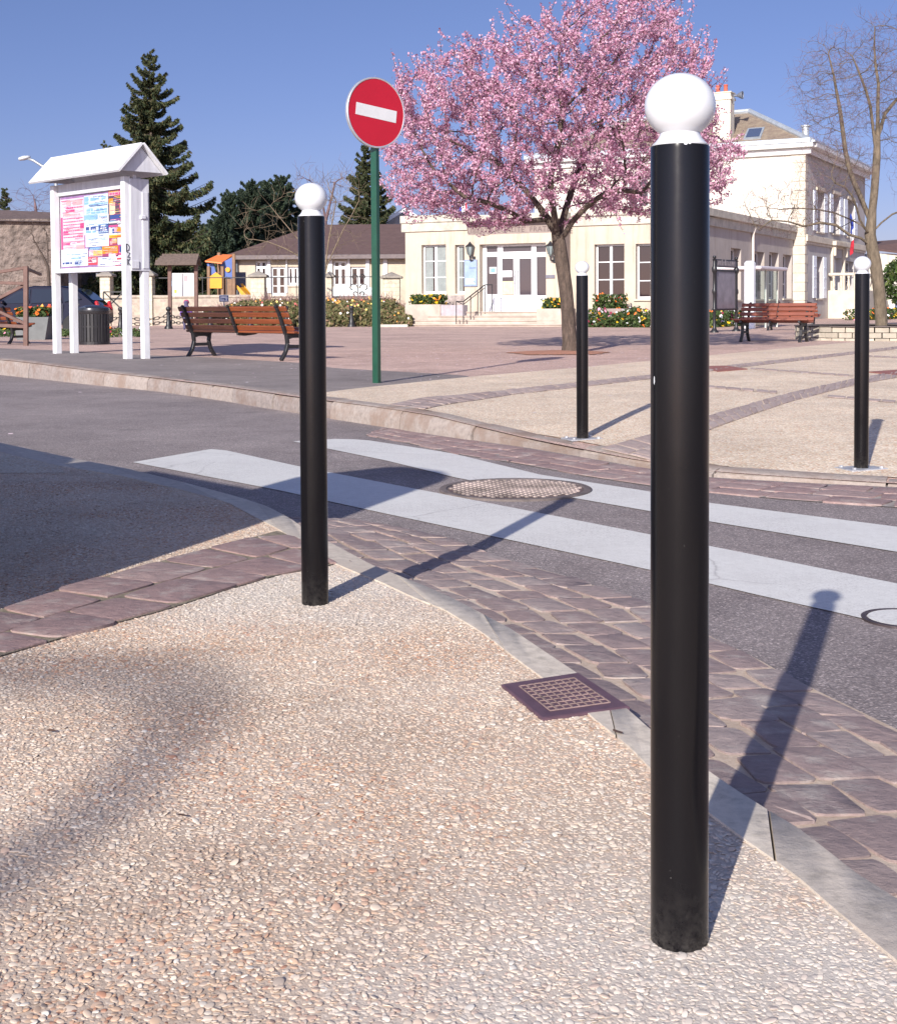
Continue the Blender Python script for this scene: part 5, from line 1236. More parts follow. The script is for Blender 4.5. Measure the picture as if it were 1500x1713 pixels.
inS, inF = 3.45, 3.3; zr = V(1247, 173, 62).z; zr0 = ze + .2
E = [FM.P(uMl - .3, zr0, .35), FM.P(uMr + .40, zr0, .35), FMS.P(Lm + .35, zr0, .40), FMS.P(Lm + .35, zr0, -14.2)]
T = [FM.P(uMl + inS, zr, -inF), FM.P(uMr - inS, zr, -inF), FMS.P(Lm - inF, zr, -inS), FMS.P(Lm - inF, zr, -13.5 + inS)]
def tile_mat(name, c, c2, sc=5.0):
    m, nt, b = nodes_of(name); v = tex_obj(nt); w_ = nt.nodes.new('ShaderNodeTexWave'); w_.bands_direction = 'Z'; w_.inputs['Scale'].default_value = sc; w_.inputs['Distortion'].default_value = .6; nt.links.new(v, w_.inputs['Vector'])
    cc = ramp(nt, noise(nt, v, 3.2, 8, .75), [(.3, c), (.5, tuple((a + q) / 2 for a, q in zip(c, c2))), (.68, c2)])
    cc = mix(nt, 1, cc, ramp(nt, w_.outputs['Fac'], [(0, (.75, .75, .75)), (.4, (1.05, 1.05, 1.05))]), 'MULTIPLY')
    nt.links.new(cc, b.inputs['Base Color']); b.inputs['Roughness'].default_value = .9; bump(nt, b, w_.outputs['Fac'], .5, .04); MATS[name] = m; return m
tile_o = tile_mat('old_tiles', (.15, .105, .085), (.30, .24, .17), 6); tile_b = tile_mat('brown_tiles', (.085, .048, .045), (.125, .075, .068), 6)
mb = MB(); mb.add(E + T, [(0, 1, 5, 4), (1, 2, 6, 5), (2, 3, 7, 6), (3, 0, 4, 7), (4, 5, 6, 7)]); rf = mb.build('roof', tile_o, man)
mb = MB(); up3 = Vector((0, 0, .05))
for a, b in ((E[1], T[1]), (E[0], T[0]), (T[0], T[1]), (T[1], T[2]), (E[2], T[2])): mb.tube([a + up3, b + up3], .14, 8)
mb.build('ridge_zinc', zinc, rf)
def roof_pt(x, y):                                # on the front slope
    n_ = (E[1] - E[0]).cross(T[0] - E[0]).normalized(); d = ray(x, y); t_ = (E[0] - CAM).dot(n_) / d.dot(n_); return CAM + d * t_, n_
mb = MB(); q = [roof_pt(x, y) for x, y in [(1243, 234), (1272, 232), (1279, 214), (1251, 216)]]; nn_ = q[0][1]; nn_ = nn_ if nn_.y < 0 else -nn_
q = [p + nn_ * .07 for p, _ in q]; mb.add(q + [p - nn_ * .1 for p in q], [(0, 1, 2, 3), (0, 4, 5, 1), (1, 5, 6, 2), (2, 6, 7, 3), (3, 7, 4, 0)]); sk = mb.build('skylight', zinc, rf)
qc = sum(q, Vector()) / 4; mb = MB(); mb.add([qc + (p - qc) * .78 + nn_ * .012 for p in q], [(0, 1, 2, 3)]); mb.build('pane', glass_mat('skylight_glass', (.06, .08, .14)), sk)
q = FM.rect(1192, 155, 1221, 245, -.3); mb = MB(); FM.box(mb, q[0], q[1], ze - .5, q[3], -1.0, -.32, .01); FM.box(mb, q[0] - .06, q[1] + .06, q[3] - .32, q[3] - .2, -1.06, -.26, .01); FM.box(mb, q[0] - .05, q[1] + .05, q[3] + .002, q[3] + .06, -1.04, -.28, .01); ch_ = mb.build('chimney', stucco('chimney_render', (.62, .56, .46)), man)
for f in (.18, .62):
    p = FM.P(q[0] + (q[1] - q[0]) * f, q[3] + .05, -.65); mb = MB(); mb.lathe([(.11, 0), (.10, .05), (.09, .30), (.11, .33), (.11, .38), (.08, .38), (.08, .2)], p, 14); mb.build('chimney_pot', M('terracotta_pot', (.46, .10, .06), .8), ch_)
p = FM.P(q[1] + .08, q[3] - .12, -.65); mb = MB(); A_ = Matrix((FM.u, FM.n, FM.z)).transposed() @ Matrix.Rotation(R(90), 3, 'Y')
mb.lathe([(.05, -.02), (.06, .15), (.10, .22), (.17, .35), (.19, .42), (.17, .42), (.06, .2)], p, 16, A_); mb.tube([p, p + Vector((0, 0, -.4))], .03, 6); mb.build('siren_horn', M('horn_grey', (.20, .22, .26), .4, metal=.4), ch_)
q = FMS.px(1345.5, 242); p = V(1347, 238, 63); mb = MB(); mb.lathe([(.17, -.8), (.17, .42), (.24, .43), (.24, .50), (.0001, .53)], V(1347, 227, 63), 12); mb.build('vent_pipe', zinc, rf)
# outside stair with balustrade at the side door
hD = hw_[1]; bst = thing('stone_staircase', 'pale stone outside stair with balusters at the tall house door', 'staircase', FMS.P(hD[0], TZ))
u0_, u1_ = hD[0] - .9, hw_[2][1] + .5; zt_ = hD[2]
mb = MB(); FMS.box(mb, u0_, u1_, -.3, zt_, .004, 1.5, .02)
for k in range(5): FMS.box(mb, u1_ + .34 * k + .004, u1_ + .34 * (k + 1), -.3, zt_ - .18 * (k + 1), .3, 1.5, .01)
mb.build('stair_block', stone_c, bst)
mb = MB(); FMS.box(mb, u0_, u1_, zt_ + .72, zt_ + .86, 1.26, 1.5, .02); FMS.box(mb, u0_, u0_ + .24, zt_ + .72, zt_ + .858, .02, 1.255, .02); FMS.box(mb, u0_, u0_ + .28, zt_ + .002, zt_ + .72, 1.22, 1.5, .02); FMS.box(mb, u1_ - .3, u1_, zt_ + .002, zt_ + .72, 1.22, 1.5, .02); mb.bar(FMS.P(u1_ + .05, zt_ + .75, 1.38), FMS.P(u1_ + 1.7, zt_ - .1, 1.38), .2, .14, .02); mb.build('coping', stone_c, bst)
prof = [(.07, 0), (.07, .06), (.045, .10), (.085, .26), (.05, .48), (.045, .58), (.07, .63), (.07, .72)]
for k in range(8):
    uu = u0_ + .5 + (u1_ - u0_ - .9) * k / 7; mb = MB(); mb.lathe(prof, FMS.P(uu, zt_ + .002, 1.38), 12); o = mb.build('baluster', stone_c, bst); smooth_by_angle(o, 40)
for k in range(3): mb = MB(); mb.lathe(prof, FMS.P(u0_ + .12, zt_ + .002, .25 + .36 * k), 12); o = mb.build('baluster', stone_c, bst); smooth_by_angle(o, 40)
for k in range(5): mb = MB(); mb.lathe(prof, FMS.P(u1_ + .2 + .3 * k, zt_ - .1 - .15 * k, 1.38), 12); o = mb.build('baluster', stone_c, bst); smooth_by_angle(o, 40)
# big flag hanging over the side door
q = FMS.px(1413, 378, .6); o = FMS.P(q[0], q[1], .5); ft = thing('flag', 'large tricolour flag drooping on the side wall of the tall house', 'flag', FMS.P(q[0], q[1], 0))
mb = MB(); mb.tube([FMS.P(q[0] - .2, q[1] - .3, .04), FMS.P(q[0] + .1, q[1] + .35, 1.1)], .025, 6); mb.build('staff', iron_b, ft)
for k, (m, f0, f1) in enumerate((('flag_blue', 0, .42), ('flag_white', .42, .68), ('flag_red', .68, 1))):
    vs = []; mb = MB()
    for i in range(5):
        f = f0 + (f1 - f0) * i / 4; zz_ = q[1] + .3 - f * 1.75; du_ = .25 + .5 * f
        for j in range(4): vs.append(FMS.P(q[0] - .1 + du_ + (j - 1.5) * .2 * (.5 + .5 * f), zz_ + j * .12, .85 + .07 * math.sin(j * 2 + f * 5)))
    mb.add(vs, [(i * 4 + j, i * 4 + j + 1, (i + 1) * 4 + j + 1, (i + 1) * 4 + j) for i in range(4) for j in range(3)]); mb.build('stripe', MATS[m], ft)

# ---- low white house at the right edge
FW = Fr(V(1447, 500, 78), (1, -.12)); hz = FW.px(1480, 440)[1]; wh = thing('white_house', 'low white house with brown roof at the right edge behind the bare tree', 'house', FW.P(0, 0))
a_, b_ = FW.px(1449, 480)[0], FW.px(1640, 480)[0]; zA, zB = FW.px(1449, 424)[1], hz + .1
mb = MB(); mb.prism([(a_, -.4), (b_, -.4), (b_, zB), (a_ + 1.2, zA), (a_, zA)], (FW.o, FW.u, FW.z, FW.n), -7, 0); mb.build('wall', offw, wh)
mb = MB(); p0_, p1_, p2_, p3_ = FW.P(a_ - .2, zA + .25, .3), FW.P(b_ + .3, zB - .2, .3), FW.P(b_ + .3, zB + 1.6, -4), FW.P(a_ - .2, zA + .7, -4); mb.add([p0_, p1_, p2_, p3_] + [p + Vector((0, 0, .12)) for p in (p0_, p1_, p2_, p3_)], [(0, 3, 2, 1), (4, 5, 6, 7), (0, 1, 5, 4), (1, 2, 6, 5), (2, 3, 7, 6), (3, 0, 4, 7)]); mb.build('roof', tile_b, wh)
mb = MB(); FW.box(mb, a_, b_, FW.px(1480, 462)[1], FW.px(1480, 460)[1], .002, .05); mb.build('string_course', conc, wh)
r_ = FW.rect(1478, 498, 1560, 517); mb = MB(); FW.box(mb, r_[0], r_[1], -.2, r_[3], 3.0, 3.3, .02); tag(mb.build('blue_wall', M('blue_boarding', (.10, .14, .24), .6), loc=FW.P((r_[0] + r_[1]) / 2, 0, 3.1)), 'low dark blue boarding below the shrub at the right edge', 'fence')

# ---- school with the brown roof
FSC = Fr(V(540, 505, 62), (1, -.02)); sc_ = thing('school', 'low cream school with broad brown hipped roof and white windows', 'school', FSC.P(0, 0))
sa, sb = FSC.px(395, 470)[0], FSC.px(700, 470)[0]; sze = FSC.px(540, 432)[1]; szb = -.4
rects = [(427, 436, 446, 480, 2, 1), (453, 446, 478, 494, 2, 3), (481, 446, 499, 477, 2, 1), (521, 446, 541, 480, 2, 1), (557, 436, 580, 479, 2, 1), (586, 446, 612, 479, 2, 1)]
hs_ = [FSC.rect(*q[:4]) for q in rects]
wall('wall', FSC, sa, sb, szb, sze, hs_, cream2, sc_, .18)
for h, q in zip(hs_, rects): window(FSC, h, sc_, q[4], q[5], rec=.1, pane=pane_d, fw_=.09, name='window' if q[5] == 1 else 'glazed_door')
h = hs_[4]; mb = MB(); FSC.box(mb, h[0] + .09, h[1] - .09, FSC.px(569, 450)[1], FSC.px(569, 445)[1], -.14, -.09); h = hs_[0]; FSC.box(mb, h[0] + .09, h[1] - .09, FSC.px(436, 449)[1], FSC.px(436, 445)[1], -.14, -.09); mb.build('transom', joinery, sc_)
mb = MB()
for x0, x1 in ((447, 453), (478.5, 481), (612, 618), (581, 585.5), (549, 556), (641, 648)): r_ = FSC.rect(x0, 433, x1, 490); FSC.box(mb, r_[0], r_[1], r_[2], r_[3], .003, .06, .005)
mb.build('white_pilaster', joinery, sc_)
mb = MB(); r_ = FSC.rect(551, 481, 622, 497); FSC.box(mb, *r_, .02, .08, .01); mb.build('apron_panel', M('apron_grey', (.50, .54, .54), .6), sc_)
ra, rb_, dpt = FSC.px(380, 428)[0], FSC.px(705, 428)[0], 11.0; ze_ = FSC.px(540, 426)[1]; zr_ = V(600, 375, 62 + dpt / 2).z
rl_ = FSC.px(505, 400)[0]
mb = MB(); B_ = [FSC.P(ra, ze_, .5), FSC.P(rb_, ze_, .5), FSC.P(rb_, ze_, -dpt), FSC.P(ra, ze_, -dpt)]; Tt = [FSC.P(rl_, zr_, -dpt / 2), FSC.P(rb_, zr_, -dpt / 2)]
mb.add(B_ + Tt, [(0, 1, 5, 4), (1, 2, 5), (2, 3, 4, 5), (3, 0, 4)]); rfs = mb.build('roof', tile_b, sc_)
mb = MB(); FSC.box(mb, ra, rb_, ze_ - .22, ze_ - .005, .30, .52, .02); FSC.box(mb, ra + .2, rb_, sze, ze_ - .2, -.2, .34); mb.build('gutter', M('gutter_brown', (.13, .10, .10), .6), rfs)
mb = MB(); p = FSC.px(397, 450); mb.tube([FSC.P(p[0], szb, .1), FSC.P(p[0], ze_ - .2, .1)], .05, 8); mb.build('downpipe', M('pipe_dark', (.10, .11, .13), .5), sc_)
wall('wall', Fr(FSC.P(sa, 0, -10), FSC.n), 0, 10, szb, sze, [], cream2, sc_)
# white gable showing beyond the school roof
mb = MB(); g0, g1, g2 = V(640, 374, 78), V(676, 352, 78), V(712, 374, 78); mb.add([g0, g1, g2, g2 + Vector((0, 0, -4)), g0 + Vector((0, 0, -4))] + [p + Vector((0, 6, 0)) for p in (g0, g1, g2, g2 + Vector((0, 0, -4)), g0 + Vector((0, 0, -4)))], [(0, 4, 3, 2, 1), (5, 6, 7, 8, 9)] + [(k, (k + 1) % 5, 5 + (k + 1) % 5, 5 + k) for k in range(5)])
gh = thing('gabled_house', 'grey gable with white barge boards peeping over the school roof', 'house', V(676, 505, 78)); mb.build('wall', grey_and_shaded, gh)
mb = MB()
for a_, b_ in ((g0, g1), (g1, g2)): mb.bar(a_ + Vector((0, -.3, .05)), b_ + Vector((0, -.3, .05)), .12, .22)
mb.build('barge_board', joinery, gh)

# ---- stone piers, low wall and railing in front of the school
def brick_mat(name, c0, c1, mort, sc=1.0):
    m, nt, b = nodes_of(name); v = tex_obj(nt); mp = nt.nodes.new('ShaderNodeMapping'); mp.inputs['Rotation'].default_value = (R(90), 0, 0); nt.links.new(v, mp.inputs['Vector'])
    k = nt.nodes.new('ShaderNodeTexBrick'); k.inputs['Color1'].default_value = (*c0, 1); k.inputs['Color2'].default_value = (*c1, 1); k.inputs['Mortar'].default_value = (*mort, 1); k.inputs['Scale'].default_value = sc; k.inputs['Mortar Size'].default_value = .018
    k.inputs['Brick Width'].default_value = .55; k.inputs['Row Height'].default_value = .28; nt.links.new(mp.outputs['Vector'], k.inputs['Vector'])
    nt.links.new(mix(nt, 1, k.outputs['Color'], ramp(nt, noise(nt, v, 6, 6), [(.3, (.8, .8, .8)), (.7, (1.15, 1.15, 1.15))]), 'MULTIPLY'), b.inputs['Base Color']); b.inputs['Roughness'].default_value = .9
    bump(nt, b, k.outputs['Fac'], -.4, .02); MATS[name] = m; return m
ash = brick_mat('ashlar', (.60, .53, .40), (.52, .46, .36), (.40, .35, .28), 1.6); wallm = brick_mat('rough_wall', (.42, .36, .28), (.32, .26, .22), (.38, .33, .27), 2.2)
Yp = 55
for x0, x1, ytop, lab in ((170, 187, 462, 'pale stone pier seen under the notice stand'), (245, 257, 461, 'pale stone pier right of the notice stand'), (421, 444, 463, 'pale stone pier with flat cap beside the yellow slide'), (548, 556, 463, 'stone pier half hidden by the second bollard'), (641, 669, 465, 'pale stone pier with dark cap right of the green sign pole')):
    a_, b_ = V(x0, 480, Yp), V(x1, 480, Yp); zt_ = V(x0, ytop, Yp).z; w_ = b_.x - a_.x; cx_ = (a_.x + b_.x) / 2
    t = thing('stone_pier', lab, 'pier', (cx_, Yp, 0), 'stone piers of the school fence'); mb = MB(); mb.box((cx_, Yp, (zt_ - .3) / 2), (w_, .6, zt_ + .3), None, .02); mb.build('shaft', ash, t)
    mb = MB(); mb.box((cx_, Yp, zt_ + .03), (w_ + .22, .82, .10), None, .02); mb.add([(cx_ - w_ / 2 - .08, Yp - .38, zt_ + .08), (cx_ + w_ / 2 + .08, Yp - .38, zt_ + .08), (cx_ + w_ / 2 + .08, Yp + .38, zt_ + .08), (cx_ - w_ / 2 - .08, Yp + .38, zt_ + .08), (cx_, Yp, zt_ + .26)], [(0, 1, 4), (1, 2, 4), (2, 3, 4), (3, 0, 4)]); mb.build('cap', M('pier_cap', (.26, .23, .20), .9, .2, 5), t)
for x0, x1, lab in ((187.5, 244.5, 'low rough stone wall behind the chain posts'), (257.5, 420.5, 'low rough stone wall behind the timber notice board')):
    a_, b_ = V(x0, 500, Yp), V(x1, 500, Yp); zt_ = V(x0, 499, Yp).z; mb = MB(); mb.box(((a_.x + b_.x) / 2, Yp, zt_ / 2 - .1), (b_.x - a_.x, .4, zt_ + .2)); mb.box(((a_.x + b_.x) / 2, Yp, zt_ + .07), (b_.x - a_.x, .5, .12), None, .02); tag(mb.build('low_wall', wallm, loc=((a_.x + b_.x) / 2, Yp, 0)), lab, 'wall')
for x0, x1, lab in ((258, 420, 'thin iron railing behind the play tower'), (445, 547, 'thin iron railing in front of the glazed door'), (557, 640, 'scrolled iron gate left of the green sign pole')):
    a_, b_ = V(x0, 500, Yp), V(x1, 500, Yp); t = thing('iron_railing', lab, 'railing', ((a_.x + b_.x) / 2, Yp, 0)); z1_, z0_ = V(400, 464, Yp).z, V(400, 497, Yp).z
    mb = MB(); mb.bar((a_.x, Yp, z1_), (b_.x, Yp, z1_), .04, .04); mb.bar((a_.x, Yp, z0_), (b_.x, Yp, z0_), .04, .04); mb.build('rail', iron_b, t)
    n_ = int((b_.x - a_.x) / .95); mb = MB()
    for k in range(1, n_): xx = a_.x + (b_.x - a_.x) * k / n_; mb.tube([(xx, Yp, 0), (xx, Yp, z1_ + .05)], .018, 5)
    mb.build('uprights', iron_b, t)
    if x0 == 557:
        mb = MB(); xm = V(600, 490, Yp).x
        for sgn in (-1, 1):
            for zc_, rr in ((z0_ + .35, .22), (z0_ + .80, .16), (z0_ + .1, .13)):
                pts = []
                for k in range(16): q = k / 15 * 4.6; r2 = rr * (1 - k / 19); pts.append((xm + sgn * (rr + .03 - r2 * math.cos(q)), Yp, zc_ + r2 * math.sin(q)))
                mb.tube(pts, .022, 5)
        mb.build('scrollwork', iron_b, t)
# crossed barrier by the car
Yb = 44; t = thing('cross_barrier', 'low black iron barrier with crossed bars behind the litter bin', 'barrier', V(188, 530, Yb))
mb = MB()
for a_, b_ in (((173, 488), (206, 488)), ((173, 500), (206, 500)), ((173, 488), (173, 535)), ((206, 488), (206, 535)), ((174, 488), (206, 520)), ((206, 488), (174, 520))): mb.bar(V(*a_, Yb), V(*b_, Yb), .04, .04)
mb.build('bars', iron_b, t)

# ---- old barn wall at the left
YB = 58; t = thing('old_barn', 'old rough stone barn with low brown roof at the left edge', 'barn', V(20, 505, YB))
a_, b_ = V(-160, 480, YB), V(100, 480, YB); zt_ = V(20, 366, YB).z
rub = M('rubble_wall', (.185, .145, .125), .95, .6, 2.4, 5, 1.0, .25)
mb = MB(); mb.box(((a_.x + b_.x) / 2, YB + 3, zt_ / 2 - .2), (b_.x - a_.x, 6, zt_ + .4)); mb.build('wall', rub, t)
zr_ = V(20, 344, YB + 3).z; mb = MB(); mb.add([(a_.x, YB - .3, zt_), (b_.x + .4, YB - .3, V(100, 372, YB).z), (b_.x + .4, YB + 3, V(95, 350, YB).z), (a_.x, YB + 3, zr_), (a_.x, YB + 6.3, zt_), (b_.x + .4, YB + 6.3, zt_)], [(0, 1, 2, 3), (3, 2, 5, 4)]); mb.build('roof', M('barn_tiles', (.115, .08, .075), .9, .3, 6, 20, .6, .05), t)

# ---- display boards, shelter, tree ring at the right
Yd = 36.0; dA, dB = V(1194.5, 557, Yd), V(1231, 549, Yd + 1.4)
dbd = thing('display_board', 'tall black cast iron display board with an empty grey panel behind the right bench', 'display board', (dA.x, dA.y, .04))
def orn_post(p, zt_, par):
    prof = [(.12, 0), (.12, .04), (.07, .09), (.045, .16), (.04, .60), (.06, .63), (.06, .67), (.042, .70), (.042, 1.05), (.065, 1.1), (.06, 1.18), (.042, 1.22), (.042, zt_ - .48), (.07, zt_ - .44), (.075, zt_ - .34), (.045, zt_ - .28), (.042, zt_ - .14), (.07, zt_ - .12), (.03, zt_ - .09), (.055, zt_ - .05), (.04, zt_ - .01), (.0001, zt_)]
    mb = MB(); mb.lathe(prof, (p.x, p.y, .04), 14); o = mb.build('post', castb, par); smooth_by_angle(o, 50)
ztA = V(1194, 427, Yd).z - .04
orn_post(dA, ztA, dbd); orn_post(dB, ztA, dbd)
FD = Fr(dA, (dB.x - dA.x, dB.y - dA.y)); Ld = (dB - dA).length; Ld = math.hypot(dB.x - dA.x, dB.y - dA.y)
z_ = lambda y: FD.px(1212, y)[1]
mb = MB(); FD.box(mb, .05, Ld - .05, z_(447), z_(434), -.03, .03, .01); FD.box(mb, .04, .10, z_(518), z_(451), -.03, .03); FD.box(mb, Ld - .10, Ld - .04, z_(518), z_(451), -.03, .03); FD.box(mb, .1, Ld - .1, z_(519), z_(516), -.03, .03); FD.box(mb, .1, Ld - .1, z_(454), z_(451), -.03, .03); mb.build('frame', castb, dbd)
mb = MB(); FD.box(mb, .10, Ld - .10, z_(516), z_(454), -.02, .006); pn = mb.build('panel', M('old_perspex', (.20, .175, .20), .3, .3, 3), dbd)
mb = MB(); FD.box(mb, .12, Ld - .12, z_(445.5), z_(436), .031, .036); hp = mb.build('header', M('header_grey', (.14, .12, .13), .5), dbd)
mb = MB(); rr = random.Random(3); uu = .2
while uu < Ld - .3:
    w_ = rr.uniform(.05, .09); FD.box(mb, uu, uu + .018, z_(444), z_(438), .036, .040); FD.box(mb, uu + .018, uu + w_, z_(444) + rr.choice([0, .06, .12]), z_(444) + rr.choice([.02, .08, .14]) + .02, .036, .040); uu += w_ + .06
mb.build('lettering', M('letter_dim', (.27, .24, .25), .6), hp)
wA = V(1187, 520, Yd - .6); t = thing('white_display_board', 'white notice panel on a black frame mostly hidden by the nearest bollard', 'display board', (wA.x, wA.y, .04))
mb = MB(); F2 = Fr((wA.x - .62, wA.y - .75, 0), (dB.x - dA.x, dB.y - dA.y)); F2b = F2; L2_ = .95
z2 = lambda y: V(1187, y, Yd - .6).z
F2.box(mb, 0, L2_, z2(514), z2(446), -.02, .02, .01); mb.build('panel', PC['w'], t)
mb = MB(); F2.box(mb, -.05, L2_ + .05, z2(446), z2(433), -.02, .02); mb.build('header', PC['w'], t)
mb = MB(); F2.box(mb, 0, L2_, z2(449), z2(446.5), .021, .03); 
for uu in (.02, L2_ - .02): mb.tube([F2.P(uu, -.05, -.05), F2.P(uu, z2(432), -.05)], .04, 8)
mb.build('frame', castb, t)
# glass shelter
Ys = 41; s0, s1 = V(1254, 530, Ys), V(1300, 530, Ys + 2.4); t = thing('glass_shelter', 'small glass shelter with a white pillar beyond the right bench', 'shelter', (s0.x, s0.y, .04))
FSH = Fr(s0, (s1.x - s0.x, s1.y - s0.y)); Lh = math.hypot(s1.x - s0.x, s1.y - s0.y); zr1, zr0_ = V(1254, 439, Ys).z, V(1254, 449, Ys).z
shm = M('shelter_white', (.74, .76, .78), .35, .05, 3)
mb = MB(); FSH.box(mb, -.16, .14, 0, zr1 + .05, -.15, .15, .06); mb.build('pillar', shm, t)
mb = MB(); FSH.box(mb, .15, Lh + .15, zr0_ - .02, zr1 - .10, -1.3, .3, .03); mb.build('roof', M('shelter_roof', (.62, .56, .58), .4, .1, 3), t)
for uu in (.32, Lh * .55, Lh * .98):
    mb = MB(); FSH.box(mb, uu - .025, uu + .025, 0, zr0_ - .02, -.02, .03); mb.build('mullion', M('shelter_metal', (.62, .63, .58), .4, metal=.4), t)
for a_, b_ in ((.345, Lh * .55 - .025), (Lh * .55 + .025, Lh * .98 - .025)):
    mb = MB(); FSH.box(mb, a_, b_, .12, zr0_ - .04, .0, .012); mb.build('glass_panel', MATS['clear_glass'], t)
mb = MB(); FSH.box(mb, .15, .30, .12, zr0_ - .04, .0, .012); mb.build('glass_panel', MATS['clear_glass'], t)
for x, lab in ((1290, 'left'), (1299, 'right')):
    p = V(x, 519, 44); mb = MB(); mb.lathe([(.12, .35), (.15, .72), (.17, .73), (.17, .76), (.13, .76), (.12, .5)], (p.x, p.y, .04), 12); mb.tube([(p.x, p.y, 0), (p.x, p.y, .5)], .04, 6)
    tag(mb.build('black_planter_pot', castb, loc=(p.x, p.y, .04)), 'small black pot %s' % ('beside the shelter mullion' if x == 1290 else 'behind the end of the right bench'), 'pot')
# round stone tree ring
tr = GP(1475, 571); trc = Vector((tr.x + .35, tr.y + 1.75, .03)); rr_ = 1.62
t = thing('tree_ring', 'low round ring of pale stone blocks round the foot of the bare tree', 'tree ring', trc)
mb = MB(); rs2 = random.Random(4)
for lay in range(3):
    k = 0; n_ = 34
    for k in range(n_):
        q0, q1 = 2 * math.pi * (k + .5 * lay) / n_ + .008, 2 * math.pi * (k + 1 + .5 * lay) / n_ - .008; z0, z1 = -.03 + .115 * lay, .073 + .115 * lay; r1 = rr_ + rs2.uniform(-.02, .02); r0 = rr_ - .26
        vs = [];
        for (q, r_) in ((q0, r1), (q1, r1), (q1, r0), (q0, r0)):
            for zz_ in (z0, z1): vs.append(trc + Vector((r_ * math.cos(q), r_ * math.sin(q), zz_)))
        mb.add(vs, [(0, 2, 3, 1), (2, 4, 5, 3), (4, 6, 7, 5), (6, 0, 1, 7), (1, 3, 5, 7), (0, 6, 4, 2)])
mb.build('stone_block', M('ring_stone', (.37, .325, .265), .9, .2, 4, 20, .5, .02, island=.22), t)
mb = MB(); mb.lathe([(rr_ - .27, .22), (.0001, .30)], trc, 30); mb.build('soil', M('dark_soil', (.10, .075, .06), .95, .4, 9, 40, .8, .03), t)
mb = MB(); mb.lathe([(rr_ - .24, .3155), (rr_ + .03, .3155), (rr_ + .035, .335), (rr_ - .24, .335), (rr_ - .24, .3155)], trc, 44); mb.build('coping', M('ring_coping', (.11, .09, .085), .9, .25, 5), t)

# ---- things outside the picture on the left whose shade falls across it
ck = thing('shade_cabinet', 'unseen grey cabinet block shaped to cast the shade across the kerb at left', 'cabinet', (-1.95, 3.05, 0))
cu_ = Vector((-.66, .75, 0)).normalized(); cn_ = Vector((cu_.y, -cu_.x, 0))
mb = MB(); c0_ = Vector((-1.62, 2.93, 0)); poly = [(0, 0), (2.08, 0), (2.08, 1.46), (2.04, 1.52), (.70, 1.52), (.68, 2.02), (.62, 2.10), (.50, 2.15), (.16, 2.15), (.05, 2.10), (0, 2.02)]  # unseen added block; stepped outline set to fill the shade at the kerb
mb.prism(poly, (c0_, cu_, Vector((0, 0, 1)), cn_), -.5, 0); mb.build('body', M('cabinet_grey', (.35, .36, .36), .5), ck)
mb = MB(); mb.prism([(.05, .1), (.63, .1), (.63, 1.95), (.05, 1.95)], (c0_, cu_, Vector((0, 0, 1)), cn_), .002, .02); mb.build('door', M('cabinet_grey', (.35, .36, .36), .5), ck)
car('silver hatchback parked left of the camera, its shade lying on the pavement', 0, 0, 0, M('silver_paint', (.42, .43, .45), .3, .05, 3, coat=.5), math.atan2(.75, -.66) + math.pi, (-4.85, 5.65, .0), carglass, True)
lx, ly = -7.22, -15.75
t = thing('swan_neck_lamp', 'curved grey street lamp behind the camera whose soft shade bends over the pavement', 'street lamp', (lx, ly, 0))
mb = MB(); pts = [Vector((lx, ly, 0)), Vector((lx, ly, 3)), Vector((lx, ly, 8.7))] + [Vector((lx - .55 * (1 - math.cos(a_)), ly, 8.7 + .55 * math.sin(a_))) for a_ in [R(q) for q in (20, 40, 60, 80, 90)]] + [Vector((lx - 1.3, ly, 9.26)), Vector((lx - 1.9, ly, 9.2))]
mb.tube(pts, [.06, .055, .05] + [.045] * 7, 12); mb.build('pole', galv, t, True)
mb = MB(); mb.box((lx - 2.2, ly, 9.2), (.7, .28, .14), None, .05); mb.build('lamp_head', galv, t)
# ================================================================ TREES AND PLANTS
def leaf_mat(name, stops, rough=.6, trans=.25):
    m, nt, b = nodes_of(name); g = nt.nodes.new('ShaderNodeNewGeometry')
    c = ramp(nt, g.outputs['Random Per Island'], stops)
    nt.links.new(c, b.inputs['Base Color']); b.inputs['Roughness'].default_value = rough; b.inputs['Specular IOR Level'].default_value = .25
    if trans:
        t_ = nt.nodes.new('ShaderNodeBsdfTranslucent'); nt.links.new(c, t_.inputs['Color']); x = nt.nodes.new('ShaderNodeMixShader'); x.inputs[0].default_value = trans
        o = nt.nodes['Material Output']; nt.links.new(b.outputs[0], x.inputs[1]); nt.links.new(t_.outputs[0], x.inputs[2]); nt.links.new(x.outputs[0], o.inputs[0])
    MATS[name] = m; return m
blossom = leaf_mat('pink_blossom', [(0, (.40, .155, .25)), (.3, (.54, .27, .385)), (.65, (.645, .385, .50)), (.9, (.74, .55, .63)), (1, (.28, .10, .14))], .6, .35)
bark_p = M('cherry_bark', (.105, .075, .058), .9, .55, 9, 34, 1.0, .05, stretch=(2, 2, .6)); bark_g = M('mossy_grey_bark', (.145, .112, .078), .9, .4, 7, 26, 1.0, .03, stretch=(2, 2, .7))
twig_r = M('red_twig', (.13, .078, .086), .8, .3, 6); twig_y = M('yellow_twig', (.165, .122, .08), .8, .3, 5); bark_d = M('dark_bark', (.07, .05, .04), .9, .3, 6)

